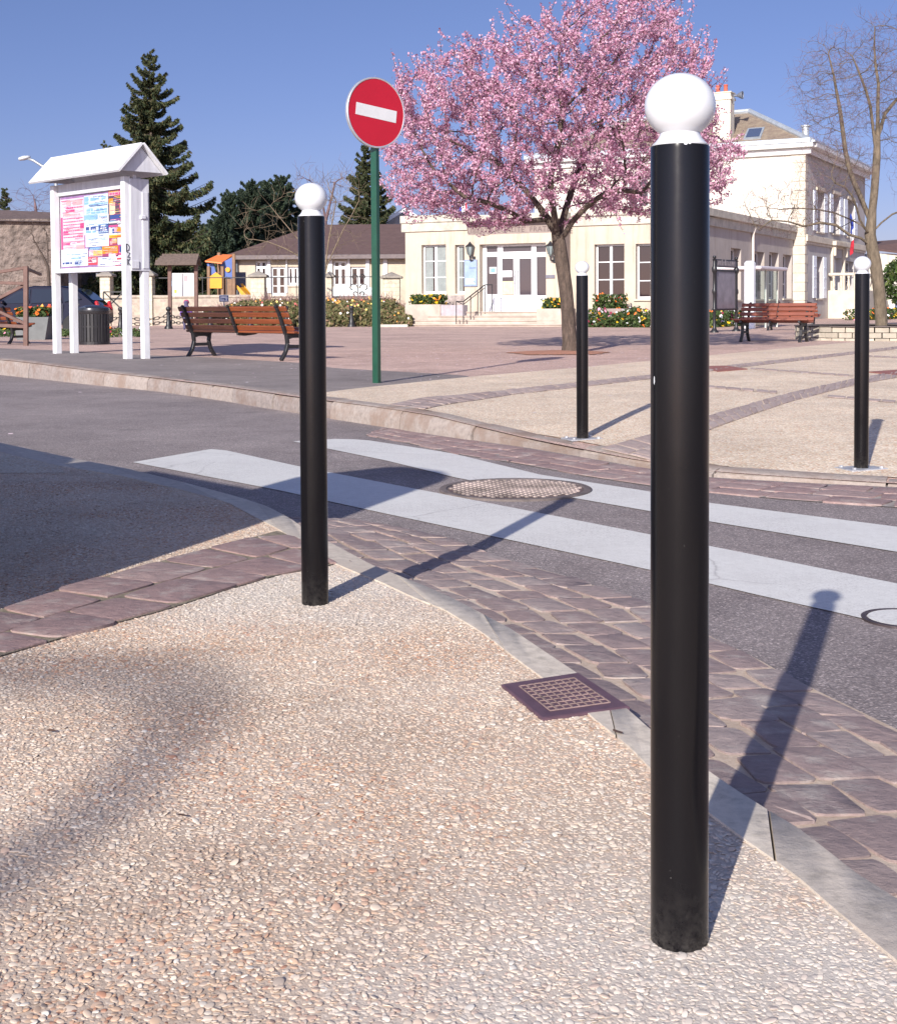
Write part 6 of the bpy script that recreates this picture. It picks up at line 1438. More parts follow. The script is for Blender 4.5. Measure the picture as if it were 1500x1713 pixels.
def colonize(att, start, step, di, dk, iters, rs, jit=.15, bias=(0, 0, 0)):
    pos = [np.array(p, float) for p in start[0]]; par = list(start[1]); att = np.asarray(att, float)
    P = np.array(pos); d = np.linalg.norm(att[:, None] - P[None], axis=2); ni = d.argmin(1); nd = d.min(1); alive = np.ones(len(att), bool)
    bias = np.array(bias); used = {}
    for _ in range(iters):
        m = alive & (nd < di)
        if not m.any(): break
        ii = ni[m]; v = unit(att[m] - np.array(pos)[ii]); acc = np.zeros((len(pos), 3)); np.add.at(acc, ii, v); src = np.unique(ii); new = []
        for s in src:
            if used.get(s, 0) > 3: continue
            dr = acc[s] / (np.linalg.norm(acc[s]) + 1e-9) + rs.normal(size=3) * jit + bias
            if par[s] >= 0: dr = dr + .35 * unit(pos[s] - pos[par[s]])
            dr = dr / np.linalg.norm(dr); q = pos[s] + dr * step; used[s] = used.get(s, 0) + 1; new.append((q, s))
        if not new: break
        base = len(pos)
        for q, s in new: pos.append(q); par.append(int(s))
        Nn = np.array([q for q, _ in new]); d = np.linalg.norm(att[:, None] - Nn[None], axis=2); k = d.argmin(1); dm = d[np.arange(len(att)), k]
        b = dm < nd; ni[b] = base + k[b]; nd = np.minimum(nd, dm); alive &= nd > dk
    return np.array(pos), np.array(par)
def radii(pos, par, tip, power, rmax=None):
    n = len(pos); tips = np.zeros(n); ch = [[] for _ in range(n)]
    for i in range(1, n):
        if par[i] >= 0: ch[par[i]].append(i)
    order = list(range(n))
    for i in reversed(order):
        if not ch[i]: tips[i] = 1
        if par[i] >= 0: tips[par[i]] += tips[i]
    r = tip * tips ** power
    return r, ch, tips
def tree_tubes(pos, par, r, ch, tips, sides=lambda q: 8 if q > .06 else (5 if q > .015 else 3)):
    mb = MB(); mb.smooth = True; stack = [(0, None)]
    while stack:
        s, p = stack.pop(); chain = ([p] if p is not None else []) + [s]; c = s
        while ch[c]:
            b = max(ch[c], key=lambda q: tips[q]); stack += [(q, c) for q in ch[c] if q != b]; chain.append(b); c = b
        if len(chain) < 2: continue
        rr_ = [r[q] for q in chain]
        if p is not None: rr_[0] = rr_[1]
        rr_[-1] *= .5
        mb.tube([Vector(pos[q]) for q in chain], rr_, sides(max(rr_)), False)
    return mb
def in_ell(rs, n, c, rad, shell=.0):
    v = rs.normal(size=(n, 3)); v = unit(v) * (rs.random((n, 1)) * (1 - shell) + shell) ** (1 / 2.2); return np.array(c) + v * np.array(rad)

# ---- the blossom tree
rs = np.random.default_rng(21)
Yt = tc.y + .1
def W3(x, y, d=0): p = V(x, y, Yt + d); return (p.x, p.y, p.z)
outline = [(640, 250), (650, 300), (640, 330), (690, 362), (780, 378), (860, 392), (900, 362), (960, 352), (1010, 372), (1060, 368), (1130, 378), (1195, 345), (1222, 300), (1232, 255), (1198, 215), (1185, 150), (1180, 90), (1160, 50), (1120, 10), (1060, -25), (1000, -15), (945, 28), (890, 36), (830, 56), (775, 72), (735, 92), (695, 116), (660, 134), (645, 175), (638, 225)]
op = [V(x, y, Yt) for x, y in outline]; ox = np.array([(p.x, p.z) for p in op])
ccx, ccz = ox.mean(0); att = []
class _P: pass
PP = []
for x, z in ox: q = _P(); q.x, q.y = x, z; PP.append(q)
n_try = 9000; cand = np.stack([rs.uniform(ox[:, 0].min(), ox[:, 0].max(), n_try), rs.uniform(ox[:, 1].min(), ox[:, 1].max(), n_try)], 1)
cand = cand[in_poly(cand[:, 0], cand[:, 1], PP)]
# depth: a rounded crown, as deep as the outline is wide at that height
edge_d = np.min(np.linalg.norm(cand[:, None] - resample([Vector((a, b, 0)) for a, b in list(ox) + [ox[0]]], 240)[None, :, :2], axis=2), axis=1)
dep = np.sqrt(np.clip(1 - (1 - np.clip(edge_d / 1.9, 0, 1)) ** 2, 0, 1)) * 2.5 + .15
att = np.stack([cand[:, 0], Yt + (rs.random(len(cand)) * 2 - 1) * dep, cand[:, 1]], 1)
# hollow underneath, round the limbs
hol = np.linalg.norm((att - np.array(W3(938, 372))) / np.array([.55, .7, .42]), axis=1) > 1
att = att[hol][:3600]
trunk = [W3(x, y) for x, y in [(953, 592), (953, 570), (951, 548), (950, 526), (948, 504), (946, 482), (943, 460), (940, 440), (937, 420), (934, 402)]]
tp = trunk; tpar = [-1] + list(range(len(trunk) - 1))
def limb(pts, frm):
    k = frm
    for (x, y, d) in pts: tp.append(W3(x, y, d)); tpar.append(k); k = len(tp) - 1
e0 = len(trunk) - 1
limb([(928, 386, .05), (916, 366, .15), (902, 346, .25), (886, 326, .35), (868, 306, .45), (846, 285, .6), (822, 262, .8)], e0)
limb([(930, 380, -.1), (926, 355, -.2), (922, 328, -.25), (920, 300, -.3), (926, 268, -.35), (934, 238, -.4), (938, 205, -.45)], e0)
limb([(944, 392, -.1), (956, 372, -.25), (972, 354, -.4), (992, 336, -.6), (1016, 322, -.8), (1042, 318, -1.0), (1072, 322, -1.2)], e0)
limb([(938, 378, .2), (946, 350, .5), (956, 318, .8), (970, 284, 1.05), (986, 250, 1.3), (1004, 214, 1.5)], e0)
limb([(880, 370, -.3), (850, 352, -.6), (815, 338, -.9), (776, 328, -1.1)], e0 + 2)
pos, par = colonize(att, (tp, tpar), .115, 1.15, .17, 90, rs, .22, (0, 0, .05))
r, ch, tips = radii(pos, par, .0042, .47)
scale = .165 / r[0]
r = np.where(r > .03, .03 + (r - .03) * ((.112 - .03) / (r[0] - .03)), r)
for k in range(3): r[k] *= (1.28, 1.12, 1.04)[k]
bt = thing('blossom_tree', 'tree in full pink blossom with a leaning bare trunk in front of the town hall', 'tree', (tc.x, Yt, tc.z))
mbt = tree_tubes(pos, par, r, ch, tips); pass
# long whips past the crown and blossoms packed along every twig
thin = np.where((r < .016) & (par >= 0))[0]
cs, axs = [], []
for i in thin:
    a, b = pos[par[i]], pos[i]; n_ = int((27 if r[i] < .009 else 13) * rs.choice([.35, .9, 1.5, 1.7]))
    f = rs.random((n_, 1)); c = a + (b - a) * f + rs.normal(size=(n_, 3)) * .032; cs.append(c); axs.append(np.repeat((b - a)[None], n_, 0))
mbw = mbt
tipsI = [i for i in range(len(pos)) if not ch[i]]
for i in tipsI:
    if rs.random() < .75:
        d = unit(pos[i] - pos[par[i]]); out = unit(pos[i] - np.array([ccx, Yt, ccz - .4])); L_ = rs.uniform(.12, .42) * rs.choice([.7, .9, 1.35]); dr = unit(d * .5 + out * .6 + np.array([0, 0, .35]) + rs.normal(size=3) * .3)
        pts = [pos[i], pos[i] + dr * L_ * .5, pos[i] + unit(dr + np.array([0, 0, .25])) * L_]; mbw.tube([Vector(p) for p in pts], [.005, .004, .0025], 3, False)
        n_ = int(L_ * 100); f = rs.random((n_, 1)) ** .85; c = pts[0] + (pts[2] - pts[0]) * f + rs.normal(size=(n_, 3)) * .024; cs.append(c); axs.append(np.repeat(dr[None], n_, 0))
mbt.build('trunk', bark_p, bt)
cs = np.concatenate(cs); axs = np.concatenate(axs)
leaves('crown', cs, rs.uniform(.0125, .027, len(cs)), blossom, bt, rs, None, .75)
print('BLOSSOMS', len(cs), 'nodes', len(pos))
# fallen petals under the tree and along the square
n_ = 1500; fx = tc.x + rs.normal(size=n_) * 2.6; fy = Yt - .8 + rs.normal(size=n_) * 4.0; fc = np.stack([fx, fy, [zpl(a, b) + .008 for a, b in zip(fx, fy)]], 1)
v = np.empty((n_, 4, 3)); q = rs.random(n_) * 6.28; s_ = rs.uniform(.012, .022, n_)
for k in range(4): v[:, k] = fc + np.stack([np.cos(q + k * 1.5708) * s_, np.sin(q + k * 1.5708) * s_, rs.random(n_) * .004], 1)
stuff(mesh_np('fallen_petals', v.reshape(-1, 3), np.arange(4 * n_).reshape(n_, 4), leaf_mat('petal_pale', [(0, (.62, .45, .50)), (1, (.80, .72, .74))], .7, 0)))

# ---- generic bare tree
def bare(name, label, base, Y, trunk_px, limbs, lobes, natt, step, di, dk, rtip, rbase, mat, twigm, seed, tw=(.08, .3), ntw=2, group=None, power=.46, cat='tree'):
    rs = np.random.default_rng(seed)
    def w(x, y, d=0): p = V(x, y, Y + d); return (p.x, p.y, p.z)
    P_ = [w(*q) for q in trunk_px]; pr = [-1] + list(range(len(P_) - 1)); e = len(P_) - 1
    for frm, pts in limbs:
        k = frm if frm >= 0 else e
        for q in pts: P_.append(w(*q)); pr.append(k); k = len(P_) - 1
    at_ = []
    for (x, y, d, rx, ry, rd, f) in lobes:
        c = w(x, y, d); s = Y / F; at_.append(in_ell(rs, int(natt * f), c, (rx * s, rd, ry * s), .1))
    pos, par = colonize(np.concatenate(at_), (P_, pr), step, di, dk, 70, rs, .3, (0, 0, .06))
    r, ch, tips = radii(pos, par, rtip, power); r = np.where(r > .02, .02 + (r - .02) * ((rbase - .02) / max(r[0] - .02, 1e-6)), r)
    t = thing(name, label, cat, (P_[0][0], P_[0][1], max(0, P_[0][2])), group); tree_tubes(pos, par, r, ch, tips).build('trunk', mat, t)
    mb = MB(); mb.smooth = False
    for i in range(len(pos)):
        if r[i] < .02 and par[i] >= 0:
            for _ in range(ntw if not ch[i] else (1 if rs.random() < .6 else 0)):
                d = unit(pos[i] - pos[par[i]]); dr = unit(d * .7 + rs.normal(size=3) * .6 + np.array([0, 0, .25])); L_ = rs.uniform(*tw)
                m_ = pos[i] + dr * L_ * .55; mb.tube([Vector(pos[i]), Vector(m_), Vector(m_ + unit(dr + rs.normal(size=3) * .35) * L_ * .45)], [rtip * .85, rtip * .7, rtip * .45], 3, False)
    mb.build('crown', twigm, t); return t, pos, r, ch
# the big bare tree in the stone ring
Yb_ = trc.y
bare('bare_tree', 'large bare tree with lichen-yellow limbs standing in the stone ring', None, Yb_,
     [(1474, 560), (1474, 535), (1472, 510), (1470, 485), (1467, 460), (1463, 436), (1458, 412), (1455, 392), (1457, 372)],
     [(-1, [(1459, 350), (1462, 322), (1464, 294), (1466, 264), (1467, 234), (1468, 204), (1468, 172), (1469, 140), (1464, 108, .2), (1462, 76, .3), (1463, 44, .3)]),
      (12, [(1456, 178, -.1), (1448, 150, -.2), (1438, 124, -.3), (1428, 100, -.3)]), (13, [(1480, 190, .2), (1494, 172, .3), (1510, 155, .5)]),
      (8, [(1448, 350, .1), (1438, 326, .2), (1428, 304, .3), (1420, 280, .35), (1414, 252, .4), (1410, 222, .4), (1406, 190, .45), (1400, 158, .5), (1394, 124, .5), (1386, 92, .5)]),
      (7, [(1448, 384, -.2), (1438, 368, -.4), (1432, 346, -.6), (1424, 326, -.8), (1412, 312, -.9), (1396, 306, -1)]),
      (6, [(1440, 398, -.1), (1420, 392, -.2), (1398, 376, -.3), (1372, 372, -.3), (1344, 378, -.35), (1318, 370, -.4), (1290, 368, -.4), (1268, 384, -.4)]),
      (7, [(1440, 376, .2), (1420, 366, .3), (1396, 356, .4), (1366, 350, .5), (1336, 348, .5), (1304, 350, .5)]),
      (7, [(1474, 372, .1), (1492, 358, .3), (1514, 350, .5), (1540, 340, .7)])],
     [(1400, 150, .3, 80, 110, 1.4, .30), (1470, 120, .1, 75, 105, 1.5, .26), (1545, 200, .4, 75, 150, 1.5, .2), (1320, 350, -.2, 90, 48, 1.0, .16), (1395, 280, -.5, 62, 60, 1.2, .16)],
     3000, .09, .9, .12, .0029, .135, bark_g, twig_r, 31, (.10, .34), 3)
# pale pruned shrub between the trees and the school, and other thin bare trees
bare('bare_shrub', 'pruned bare shrub of long arching pale branches in front of the school roof', None, 52, [(540, 505), (540, 490), (541, 474), (542, 460)],
     [(-1, [(530, 440), (512, 415), (492, 392), (470, 366), (452, 344), (436, 326)]), (-1, [(526, 446), (500, 428), (474, 414), (448, 404), (424, 400)]), (-1, [(550, 436), (562, 410), (574, 384), (588, 360), (600, 336)]), (-1, [(546, 430), (550, 400), (556, 370), (562, 336)]), (-1, [(534, 425), (530, 395), (522, 360), (512, 330)])],
     [(470, 390, 0, 80, 65, 1.2, .4), (560, 360, 0, 60, 80, 1.2, .4), (520, 330, 0, 50, 40, 1, .2)], 420, .20, 2.0, .36, .0075, .065, twig_y, twig_y, 41, (.3, .9), 2, None, .40)
bare('thin_bare_tree', 'thin bare tree fading into the sky above the school roof', None, 82, [(545, 500), (545, 440), (545, 400), (544, 370)], [(-1, [(540, 340), (532, 310)]), (-1, [(552, 340), (560, 305)])],
     [(520, 320, 0, 45, 50, 1.5, .5), (570, 320, 0, 45, 50, 1.5, .5)], 240, .32, 2.6, .5, .010, .12, twig_r, twig_r, 43, (.4, 1.2), 2, 'thin bare trees in the distance')
bare('thin_bare_tree', 'thin bare tree rising behind the old barn roof at left', None, 84, [(62, 500), (62, 420), (61, 380), (60, 350)], [(-1, [(58, 335)])],
     [(58, 335, 0, 40, 34, 1.5, 1)], 130, .3, 2.4, .5, .009, .1, twig_r, twig_r, 44, (.4, 1.1), 3, 'thin bare trees in the distance')
bare('bare_shrub', 'dark bare shrub against the rough barn wall behind the notice stand', None, 54, [(82, 505), (82, 480), (81, 460), (80, 446)], [(-1, [(70, 425), (56, 400)]), (-1, [(80, 420), (78, 395)])],
     [(68, 405, 0, 30, 40, .8, 1)], 110, .2, 2.0, .35, .010, .07, bark_d, bark_d, 45, (.2, .6), 2)

# ---- conifers
needle = leaf_mat('spruce_needles', [(0, (.022, .034, .018)), (.5, (.045, .060, .026)), (.85, (.085, .085, .035)), (1, (.11, .085, .045))], .65, .1)
needle_b = leaf_mat('cypress_needles', [(0, (.018, .030, .022)), (.6, (.035, .055, .035)), (1, (.060, .075, .040))], .65, .1)
def spruce(label, px, y_top, Y, half_px, seed, mat=needle, zb=0.0, low=.10, droop=.42, n_sp=46, whorl=.62, group=None, name='spruce_tree', spray=.24, shape=.82):
    rs = np.random.default_rng(seed); top = V(px, y_top, Y); H = top.z - zb; RR = half_px * Y / F; x0 = top.x
    t = thing(name, label, 'tree', (x0, Y, zb), group)
    mb = MB(); mb.smooth = True; mb.tube([(x0, Y, zb - .2), (x0, Y, zb + H * .3), (x0, Y, zb + H * .97)], [H * .022, H * .016, .02], 8)
    cs, ax, sz = [], [], []; z = low * H
    while z < H * .985:
        f = (z / H - low) / (1 - low); Lm = RR * (1 - f) ** shape + .10; nb = 7 if f < .8 else 5; a0 = rs.random() * 6.28
        for k in range(nb):
            a = a0 + 6.283 * k / nb + rs.normal() * .22; L_ = Lm * rs.choice([1.0, .82, .55, 1.22], p=[.38, .28, .22, .12]) * (1 + rs.normal() * .06); out = np.array([math.cos(a), math.sin(a), 0]); zq = z; z = z + rs.uniform(-.5, .5) * whorl; n_ = max(6, int(n_sp * L_ / 2.2)); s = np.sort(rs.random(n_)) ** .8
            rise = .30 * f; dz = (rise * s - droop * (1 - .7 * f) * np.sin(s * 1.9) + .34 * s ** 3 * (.6 if f < .8 else 1)) * L_
            c = np.array([x0, Y, zb + z]) + out * (s * L_)[:, None] + np.stack([0 * s, 0 * s, dz], 1)
            mb.tube([Vector(np.array([x0, Y, zb + z])), Vector(c[n_ // 2]), Vector(c[-1])], [.03 + .012 * L_, .02, .008], 3, False)
            side = np.array([-out[1], out[0], 0]); w = (1 - s) * .35 + .10
            m = 3
            for j in range(m):
                sg = rs.choice([-1, 1], n_); off = side * (sg * rs.random(n_) * w * L_ * .42)[:, None]; cs.append(c + off + np.stack([0 * s, 0 * s, -rs.random(n_) * (.16 + .10 * (1 - f)) * min(1.6, L_ * .6)], 1))
                ax.append(out * .8 + side * (sg * .7)[:, None] + np.array([0, 0, -.75])); sz.append(rs.uniform(.55, 1.15, n_) * spray * (.6 + .4 * (1 - f)))
            z = zq
        z += whorl * (.55 + .6 * (1 - f)) * rs.uniform(.8, 1.2)
    mb.build('trunk', bark_d, t); cs = np.concatenate(cs); leaves('crown', cs, np.concatenate(sz), mat, t, rs, np.concatenate(ax), .30, .8); return t
spruce('tall dark spruce with drooping boughs rising behind the notice stand', 250, 84, 62, 116, 51, low=.13, spray=.175, n_sp=210, whorl=.38)
spruce('dark spruce half hidden behind the no entry sign and the blossom', 612, 238, 74, 78, 52, low=.12, spray=.20, n_sp=190, whorl=.40)
spruce('small spruce tip showing above the left half of the notice stand roof', 175, 236, 95, 40, 53, group='far conifers')
for k, (x, y, hp, Y, lab) in enumerate([(352, 372, 62, 76, 'dark green conifer nearest the tall spruce in the conifer row'), (384, 322, 64, 74, 'dark green conifer with a double tip left of middle in the conifer row'), (424, 303, 68, 75, 'broad dark green conifer in the middle of the conifer row'), (468, 294, 64, 76, 'tallest dark green conifer of the row just left of the second bollard'), (505, 330, 62, 78, 'dark green conifer behind the second bollard in the conifer row'), (404, 318, 60, 79, 'dark green conifer filling the gap left of the broad one in the conifer row'), (447, 306, 60, 80, 'dark green conifer filling the gap right of the broad one in the conifer row'), (330, 392, 56, 80, 'low dark green conifer at the left end of the conifer row')]):
    spruce(lab, x, y, Y, hp, 60 + k, needle_b, low=.03, droop=-.25, n_sp=260, whorl=.30, shape=.6, group='conifers in a row behind the school', name='conifer', spray=.19)
for k, (x, y, hp, Y, lab) in enumerate([(300, 415, 45, 70, 'low dark conifer below the spruce beside the timber notice board'), (210, 420, 60, 72, 'low dark conifer seen under the notice stand roof edge'), (345, 428, 36, 69, 'low dark conifer behind the play tower'), (8, 312, 34, 92, 'round dark conifer above the old barn at the left edge'), (645, 348, 34, 80, 'low olive conifer right of the green sign pole')]):
    spruce(lab, x, y, Y, hp, 80 + k, needle if k != 4 else leaf_mat('olive_needles', [(0, (.06, .06, .02)), (1, (.12, .10, .045))]), low=.02, droop=-.1, n_sp=190, whorl=.36, group='low conifers', name='conifer', spray=.19)
# broad-leaved shrub at the right edge
rs = np.random.default_rng(90); c0 = V(1520, 470, 46); n_ = 2600; c = in_ell(rs, n_, (c0.x, c0.y, c0.z), (.92, .9, .95), .35); c = c[(np.sin(c[:, 0] * 7) + np.sin(c[:, 2] * 6 + c[:, 1] * 3) + rs.normal(size=n_) * .7) > -.7]
t = thing('evergreen_shrub', 'glossy green shrub at the right edge beyond the bare tree', 'shrub', (c0.x, c0.y, 0)); leaves('foliage', c, rs.uniform(.06, .12, len(c)), leaf_mat('laurel_leaf', [(0, (.03, .055, .02)), (.7, (.07, .11, .03)), (1, (.16, .18, .06))], .4), t, rs, None, .5)
mb = MB(); mb.tube([(c0.x, c0.y, -.1), (c0.x, c0.y, c0.z)], [.06, .03], 6)
for k in range(9): a = k * .7; mb.tube([(c0.x, c0.y, c0.z - .9), (c0.x + .8 * math.cos(a), c0.y + .8 * math.sin(a), c0.z + .4)], [.03, .012], 4, False)
mb.build('stem', bark_d, t)

# ---- flowers
greens = leaf_mat('pansy_leaf', [(0, (.025, .045, .015)), (.6, (.06, .10, .03)), (1, (.12, .15, .05))], .6)
def petals(name, stops): 
    m, nt, b = nodes_of(name); g = nt.nodes.new('ShaderNodeNewGeometry'); nt.links.new(ramp(nt, g.outputs['Random Per Island'], stops, 'CONSTANT'), b.inputs['Base Color']); b.inputs['Roughness'].default_value = .6; MATS[name] = m; return m
pet_mix = petals('pansy_mixed', [(0, (.85, .52, .02)), (.30, (.80, .80, .78)), (.55, (.24, .02, .05)), (.75, (.80, .18, .03)), (.9, (.78, .30, .42))])
pet_yel = petals('pansy_yellow', [(0, (.85, .52, .02)), (.6, (.85, .62, .06)), (.85, (.75, .24, .03))])
pet_or = petals('orange_bloom', [(0, (.75, .16, .02)), (.6, (.55, .06, .03)), (.85, (.80, .34, .05))])
pet_few = petals('scattered_bloom', [(0, (.75, .30, .05)), (.35, (.75, .60, .15)), (.6, (.75, .72, .68)), (.85, (.45, .08, .08))])
def flowers(name, label, pts_fn, n_leaf, n_fl, ls, fs_, petm, seed, leafm=greens, soil=None, par=None, rosette=5):
    rs = np.random.default_rng(seed); t = par or thing(name, label, 'flowers', tuple(pts_fn(rs, 1)[0] * [1, 1, 0]))
    c = pts_fn(rs, n_leaf); leaves('foliage', c, rs.uniform(.6, 1.2, n_leaf) * ls, leafm, t, rs, None, .5)
    c = pts_fn(rs, n_fl); c[:, 2] += ls * .5; v = []; 
    ang = rs.random(n_fl) * 6.28; v = np.empty((n_fl, 5, 3)); tl = rs.normal(size=(n_fl, 2)) * .45; tl[:, 1] -= .55; s = rs.uniform(.75, 1.25, n_fl) * fs_
    for k in range(5):
        a = ang + k * 1.2566; dx, dy = np.cos(a) * s, np.sin(a) * s; v[:, k] = c + np.stack([dx, dy, dx * tl[:, 0] - dy * tl[:, 1]], 1)
    mesh_np('blossoms', v.reshape(-1, 3), np.arange(5 * n_fl).reshape(n_fl, 5), petm, t); return t
def bed(x0, x1, ya, yb, h, Y=None):
    A = [GP(x0, ya), GP(x1, ya), GP(x1, yb), GP(x0, yb)] if Y is None else None
    def f(rs, n):
        u, v_ = rs.random(n), rs.random(n); p = np.array([tuple(q) for q in A]); a = p[0] + (p[1] - p[0]) * u[:, None]; b = p[3] + (p[2] - p[3]) * u[:, None]; q = a + (b - a) * v_[:, None]; q[:, 2] += rs.random(n) ** 1.4 * h; return q
    return f
flowers('flower_row', 'low row of yellow, white and dark red pansies behind the bin and left bench', bed(-120, 240, 557, 564, .16), 5200, 170, .05, .045, pet_mix, 101)
def inbox(b, fr, h):
    a0, a1, w0, w1, zt_ = b
    def f(rs, n):
        u, w = rs.uniform(a0, a1, n), rs.uniform(w0, w1, n); return np.array([tuple(fr.P(p, zt_ - .05, q)) for p, q in zip(u, w)]) + np.stack([0 * u, 0 * u, rs.random(n) ** 1.3 * h], 1)
    return f
flowers('flowers', 'yellow pansies filling the long stone planter left of the steps', inbox(pl1, FB, .42), 900, 110, .08, .05, pet_yel, 102)
flowers('flowers', 'yellow and orange pansies in the stone planter right of the steps', inbox(pl2, FB, .42), 700, 50, .08, .055, pet_yel, 103)
flowers('flowers', 'orange-topped plants in the brown trough under the window', inbox(pl3, FB, .55), 900, 40, .08, .05, pet_or, 104)
def bedF(fr, x0, x1, w0, w1, h):
    def f(rs, n):
        u0, u1 = fr.px(x0, 540, (w0 + w1) / 2)[0], fr.px(x1, 540, (w0 + w1) / 2)[0]; u, w = rs.uniform(u0, u1, n), rs.uniform(w0, w1, n)
        return np.array([tuple(fr.P(p, .03, q)) for p, q in zip(u, w)]) + np.stack([0 * u, 0 * u, rs.random(n) ** 1.3 * h * (.5 + .5 * np.sin(u * 2.1) ** 2) + .25 * np.clip((w1 - w) / (w1 - w0), 0, 1)], 1)
    return f
flowers('flower_bed', 'mixed bed of red, white and yellow flowers below the windows right of the blossom tree', bedF(FB, 985, 1140, .95, 2.9, .5), 5600, 330, .07, .05, pet_mix, 105)
def bedS(x0, x1, w0, w1, h):
    def f(rs, n):
        u0, u1 = FS.px(x0, 540, w1)[0], FS.px(x1, 540, w1)[0]; u, w = rs.uniform(u0, u1, n), rs.uniform(w0, w1, n); return np.array([tuple(FS.P(p, .03, q)) for p, q in zip(u, w)]) + np.stack([0 * u, 0 * u, rs.random(n) ** 1.3 * h], 1)
    return f
flowers('flower_bed', 'white and orange flower bed along the shaded wing wall behind the display board', bedS(1170, 1262, .4, 2.0, .55), 3000, 150, .07, .055, pet_mix, 106)
def bedM(u0, u1, w0, w1, h):
    def f(rs, n):
        u, w = rs.uniform(u0, u1, n), rs.uniform(w0, w1, n); return np.array([tuple(FMS.P(p, .03, q)) for p, q in zip(u, w)]) + np.stack([0 * u, 0 * u, rs.random(n) ** 1.3 * h], 1)
    return f
flowers('flower_bed', 'row of red, yellow and white flowers below the tall house stair', bedM(-1.5, 13.5, 2.0, 3.6, .5), 3600, 240, .08, .07, pet_mix, 107)
# grey planter of orange flowers by the left bench
Yq = 31; pA, pB = V(42, 548, Yq), V(74, 548, Yq); zt_ = V(58, 530, Yq).z; t = thing('grey_planter', 'grey planter of orange flowers between the timber frame and the white post', 'planter', ((pA.x + pB.x) / 2, Yq, .05))
mb = MB(); mb.prism([(-.32, 0), (.32, 0), (.42, zt_ - .05), (-.42, zt_ - .05)], (Vector(((pA.x + pB.x) / 2, Yq, .05)), (1, 0, 0), (0, 0, 1), (0, 1, 0)), -.3, .3); mb.build('trough', M('planter_grey', (.13, .135, .135), .8, .15, 5), t)
pc_ = np.array([(pA.x + pB.x) / 2, Yq, zt_ + .02])
flowers('flowers', 'clump of orange and red flowers in the grey planter by the left bench', lambda rs, n: pc_ + np.stack([rs.uniform(-.38, .38, n), rs.uniform(-.25, .25, n), rs.random(n) * .20], 1), 700, 80, .06, .045, pet_or, 108)
# the planted bank in front of the school
Ya, Yc = 48.6, 54.0
ivy = leaf_mat('bank_leaves', [(0, (.045, .05, .02)), (.35, (.11, .115, .045)), (.7, (.20, .175, .08)), (1, (.27, .16, .10))], .7, .15)
bx0, bx1 = V(322, 540, Ya).x, V(688, 540, Ya).x; hb_ = V(500, 508, Yc).z
mb = MB(); nx_ = 40; vs = []
for k in range(nx_ + 1):
    x = bx0 + (bx1 - bx0) * k / nx_; h_ = hb_ * (.62 + .38 * min(1, k / 6)) * (1 if k < nx_ - 4 else .85 - .1 * (k - nx_ + 4)); vs += [(x, Ya, 0), (x, Ya + .5, .30 * h_ / hb_ + .05), (x, Ya + 2.2, h_ * .72 - .08), (x, Yc, h_ - .1), (x, Yc + .6, 0)]
mb.add(vs, [(5 * k + j, 5 * k + 5 + j, 5 * k + 6 + j, 5 * k + 1 + j) for k in range(nx_) for j in range(4)])
struct(mb.build('planted_bank', M('bank_soil', (.115, .085, .062), .95, .35, 6, 20, .8, .04)))
def bank(rs, n, lo=0.0, hi=1.0):
    u = rs.random(n); f = rs.uniform(lo, hi, n); x = bx0 + (bx1 - bx0) * u; y = Ya + (Yc - Ya) * f; k = u * nx_; h_ = hb_ * (.62 + .38 * np.minimum(1, k / 6)) * np.where(k < nx_ - 4, 1, .85 - .1 * (k - nx_ + 4))
    z = np.interp(f, [0, .093, .41, 1], [0, .3, .72, 1]) * h_; return np.stack([x, y + rs.normal(size=n) * .05, z + rs.random(n) * .22 - .02], 1)
o = leaves('bank_foliage', bank(rs, 26000), rs.uniform(.05, .11, 26000), ivy, None, rs, None, .55); stuff(o)
n_ = 150; c = bank(rs, n_); c[:, 2] += .12; v = np.empty((n_, 5, 3)); s = rs.uniform(.025, .05, n_); a0 = rs.random(n_) * 6.28
for k in range(5): v[:, k] = c + np.stack([np.cos(a0 + k * 1.2566) * s, -np.abs(np.sin(a0 + k * 1.2566)) * .2 * s, np.sin(a0 + k * 1.2566) * s], 1)
stuff(mesh_np('bank_flowers', v.reshape(-1, 3), np.arange(5 * n_).reshape(n_, 5), pet_few))
# bare rose stems along the top of the bank
mb = MB()
for k in range(700):
    p = bank(rs, 1, .8, 1.0)[0]; dr = unit(np.array([rs.normal() * .6, rs.normal() * .3, 1.0])); L_ = rs.uniform(.15, .42); mb.tube([Vector(p), Vector(p + dr * L_)], [.010, .006], 3, False)
stuff(mb.build('rose_stems', M('rose_stem', (.23, .13, .12), .8, .3, 3)))
mb = MB(); p = V(605, 541, 48.2); mb.add([(p.x - .6, 48.0, .055), (p.x + .75, 48.0, .055), (p.x + .75, 48.4, .075), (p.x - .6, 48.4, .065)], [(0, 1, 2, 3)])
p = V(655, 541, 48.0); mb = MB(); mb.box((p.x, 48.0, .06), (1.2, .5, .16), None, .03); tag(mb.build('edging_stone', conc, loc=(p.x, 48.0, 0)), 'short pale edging stone at the end of the flower bank', 'kerb stone')
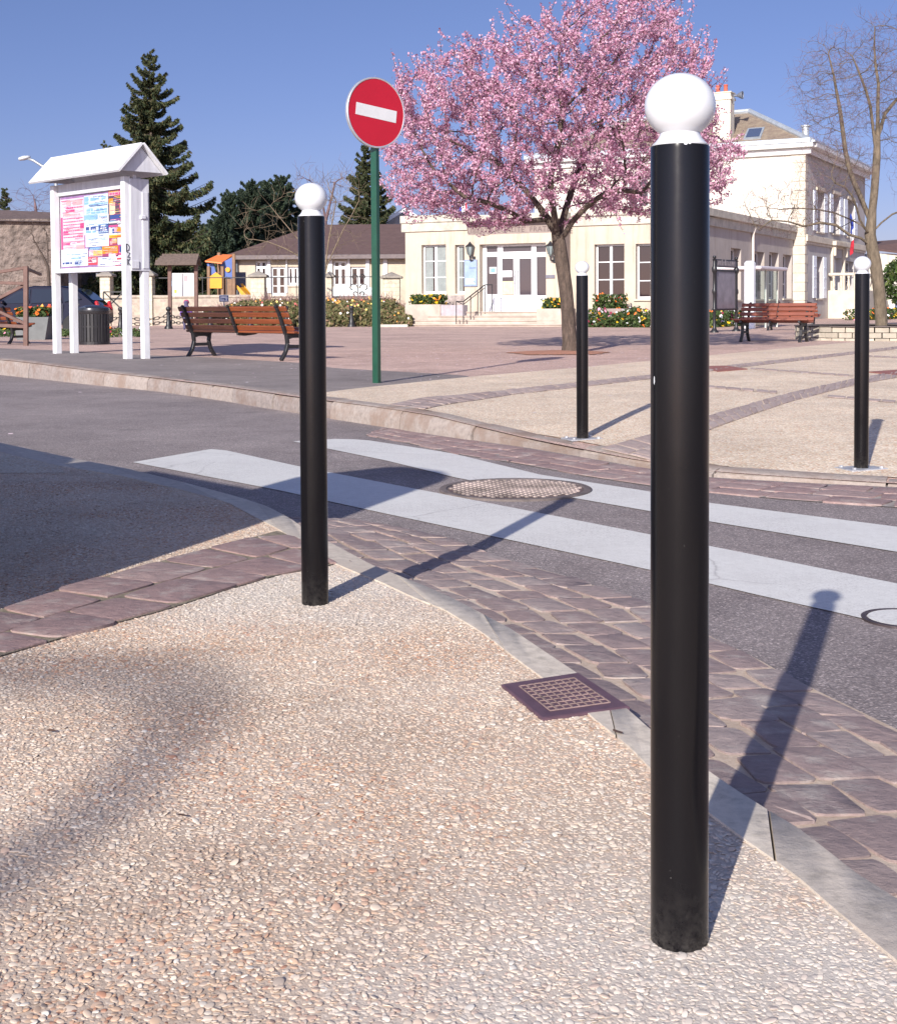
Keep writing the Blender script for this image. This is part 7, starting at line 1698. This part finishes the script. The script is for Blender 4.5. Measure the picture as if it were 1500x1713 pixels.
# ================================================================ LIGHT
SUN_EL = R(24.7); Ld = Vector((.345, .938, 0)).normalized()
sd = bpy.data.lights.new('sun', 'SUN'); sd.energy = 4.0; sd.angle = R(.53); sd.color = (1.0, .95, .865)
so = bpy.data.objects.new('sun', sd); col.objects.link(so)
dirv = Vector((Ld.x * math.cos(SUN_EL), Ld.y * math.cos(SUN_EL), -math.sin(SUN_EL)))
so.rotation_euler = dirv.to_track_quat('-Z', 'Y').to_euler(); so.location = (-8, -20, 15)
w = bpy.data.worlds.new('World'); scene.world = w; w.use_nodes = True; nt = w.node_tree; bg = nt.nodes['Background']
sky = nt.nodes.new('ShaderNodeTexSky'); sky.sky_type = 'NISHITA'; sky.sun_disc = False; sky.sun_elevation = SUN_EL
sky.sun_rotation = math.atan2(-Ld.x, -Ld.y) % (2 * math.pi); sky.air_density = .85; sky.dust_density = .2; sky.ozone_density = 5.0
tcw = nt.nodes.new('ShaderNodeTexCoord'); sdir = (-dirv).normalized()
dp = nt.nodes.new('ShaderNodeVectorMath'); dp.operation = 'DOT_PRODUCT'; nt.links.new(tcw.outputs['Generated'], dp.inputs[0]); dp.inputs[1].default_value = tuple(sdir)
# added gain lifts shadow fill from the sun's side of the sky; the side away from it stays deep
sun_gain = ramp(nt, math_n(nt, 'MULTIPLY_ADD', dp.outputs['Value'], .5), [(0, (1, 1, 1)), (.42, (1, 1, 1)), (.75, (2.7, 2.4, 1.95)), (1, (4.2, 3.6, 2.8))])
sun_gain.node.inputs[0].links[0].from_node.inputs[2].default_value = .5
xyz = nt.nodes.new('ShaderNodeSeparateXYZ'); nt.links.new(tcw.outputs['Generated'], xyz.inputs[0])
hor = ramp(nt, xyz.outputs['Z'], [(0, (.74, .70, .80)), (.12, (.86, .82, .90)), (.3, (1.0, .96, .98))])
c_ = mix(nt, 1, mix(nt, 1, mix(nt, 1, sky.outputs[0], (.95, .78, .85), 'MULTIPLY'), sun_gain, 'MULTIPLY'), hor, 'MULTIPLY')
nt.links.new(c_, bg.inputs['Color']); bg.inputs['Strength'].default_value = .066
vs_ = scene.view_settings; vs_.view_transform = 'Standard'; vs_.look = 'None'; vs_.exposure = .88; vs_.gamma = 1.0; vs_.use_curve_mapping = False
scene.cycles.max_bounces = 6; scene.cycles.transparent_max_bounces = 8; scene.cycles.use_denoising = True
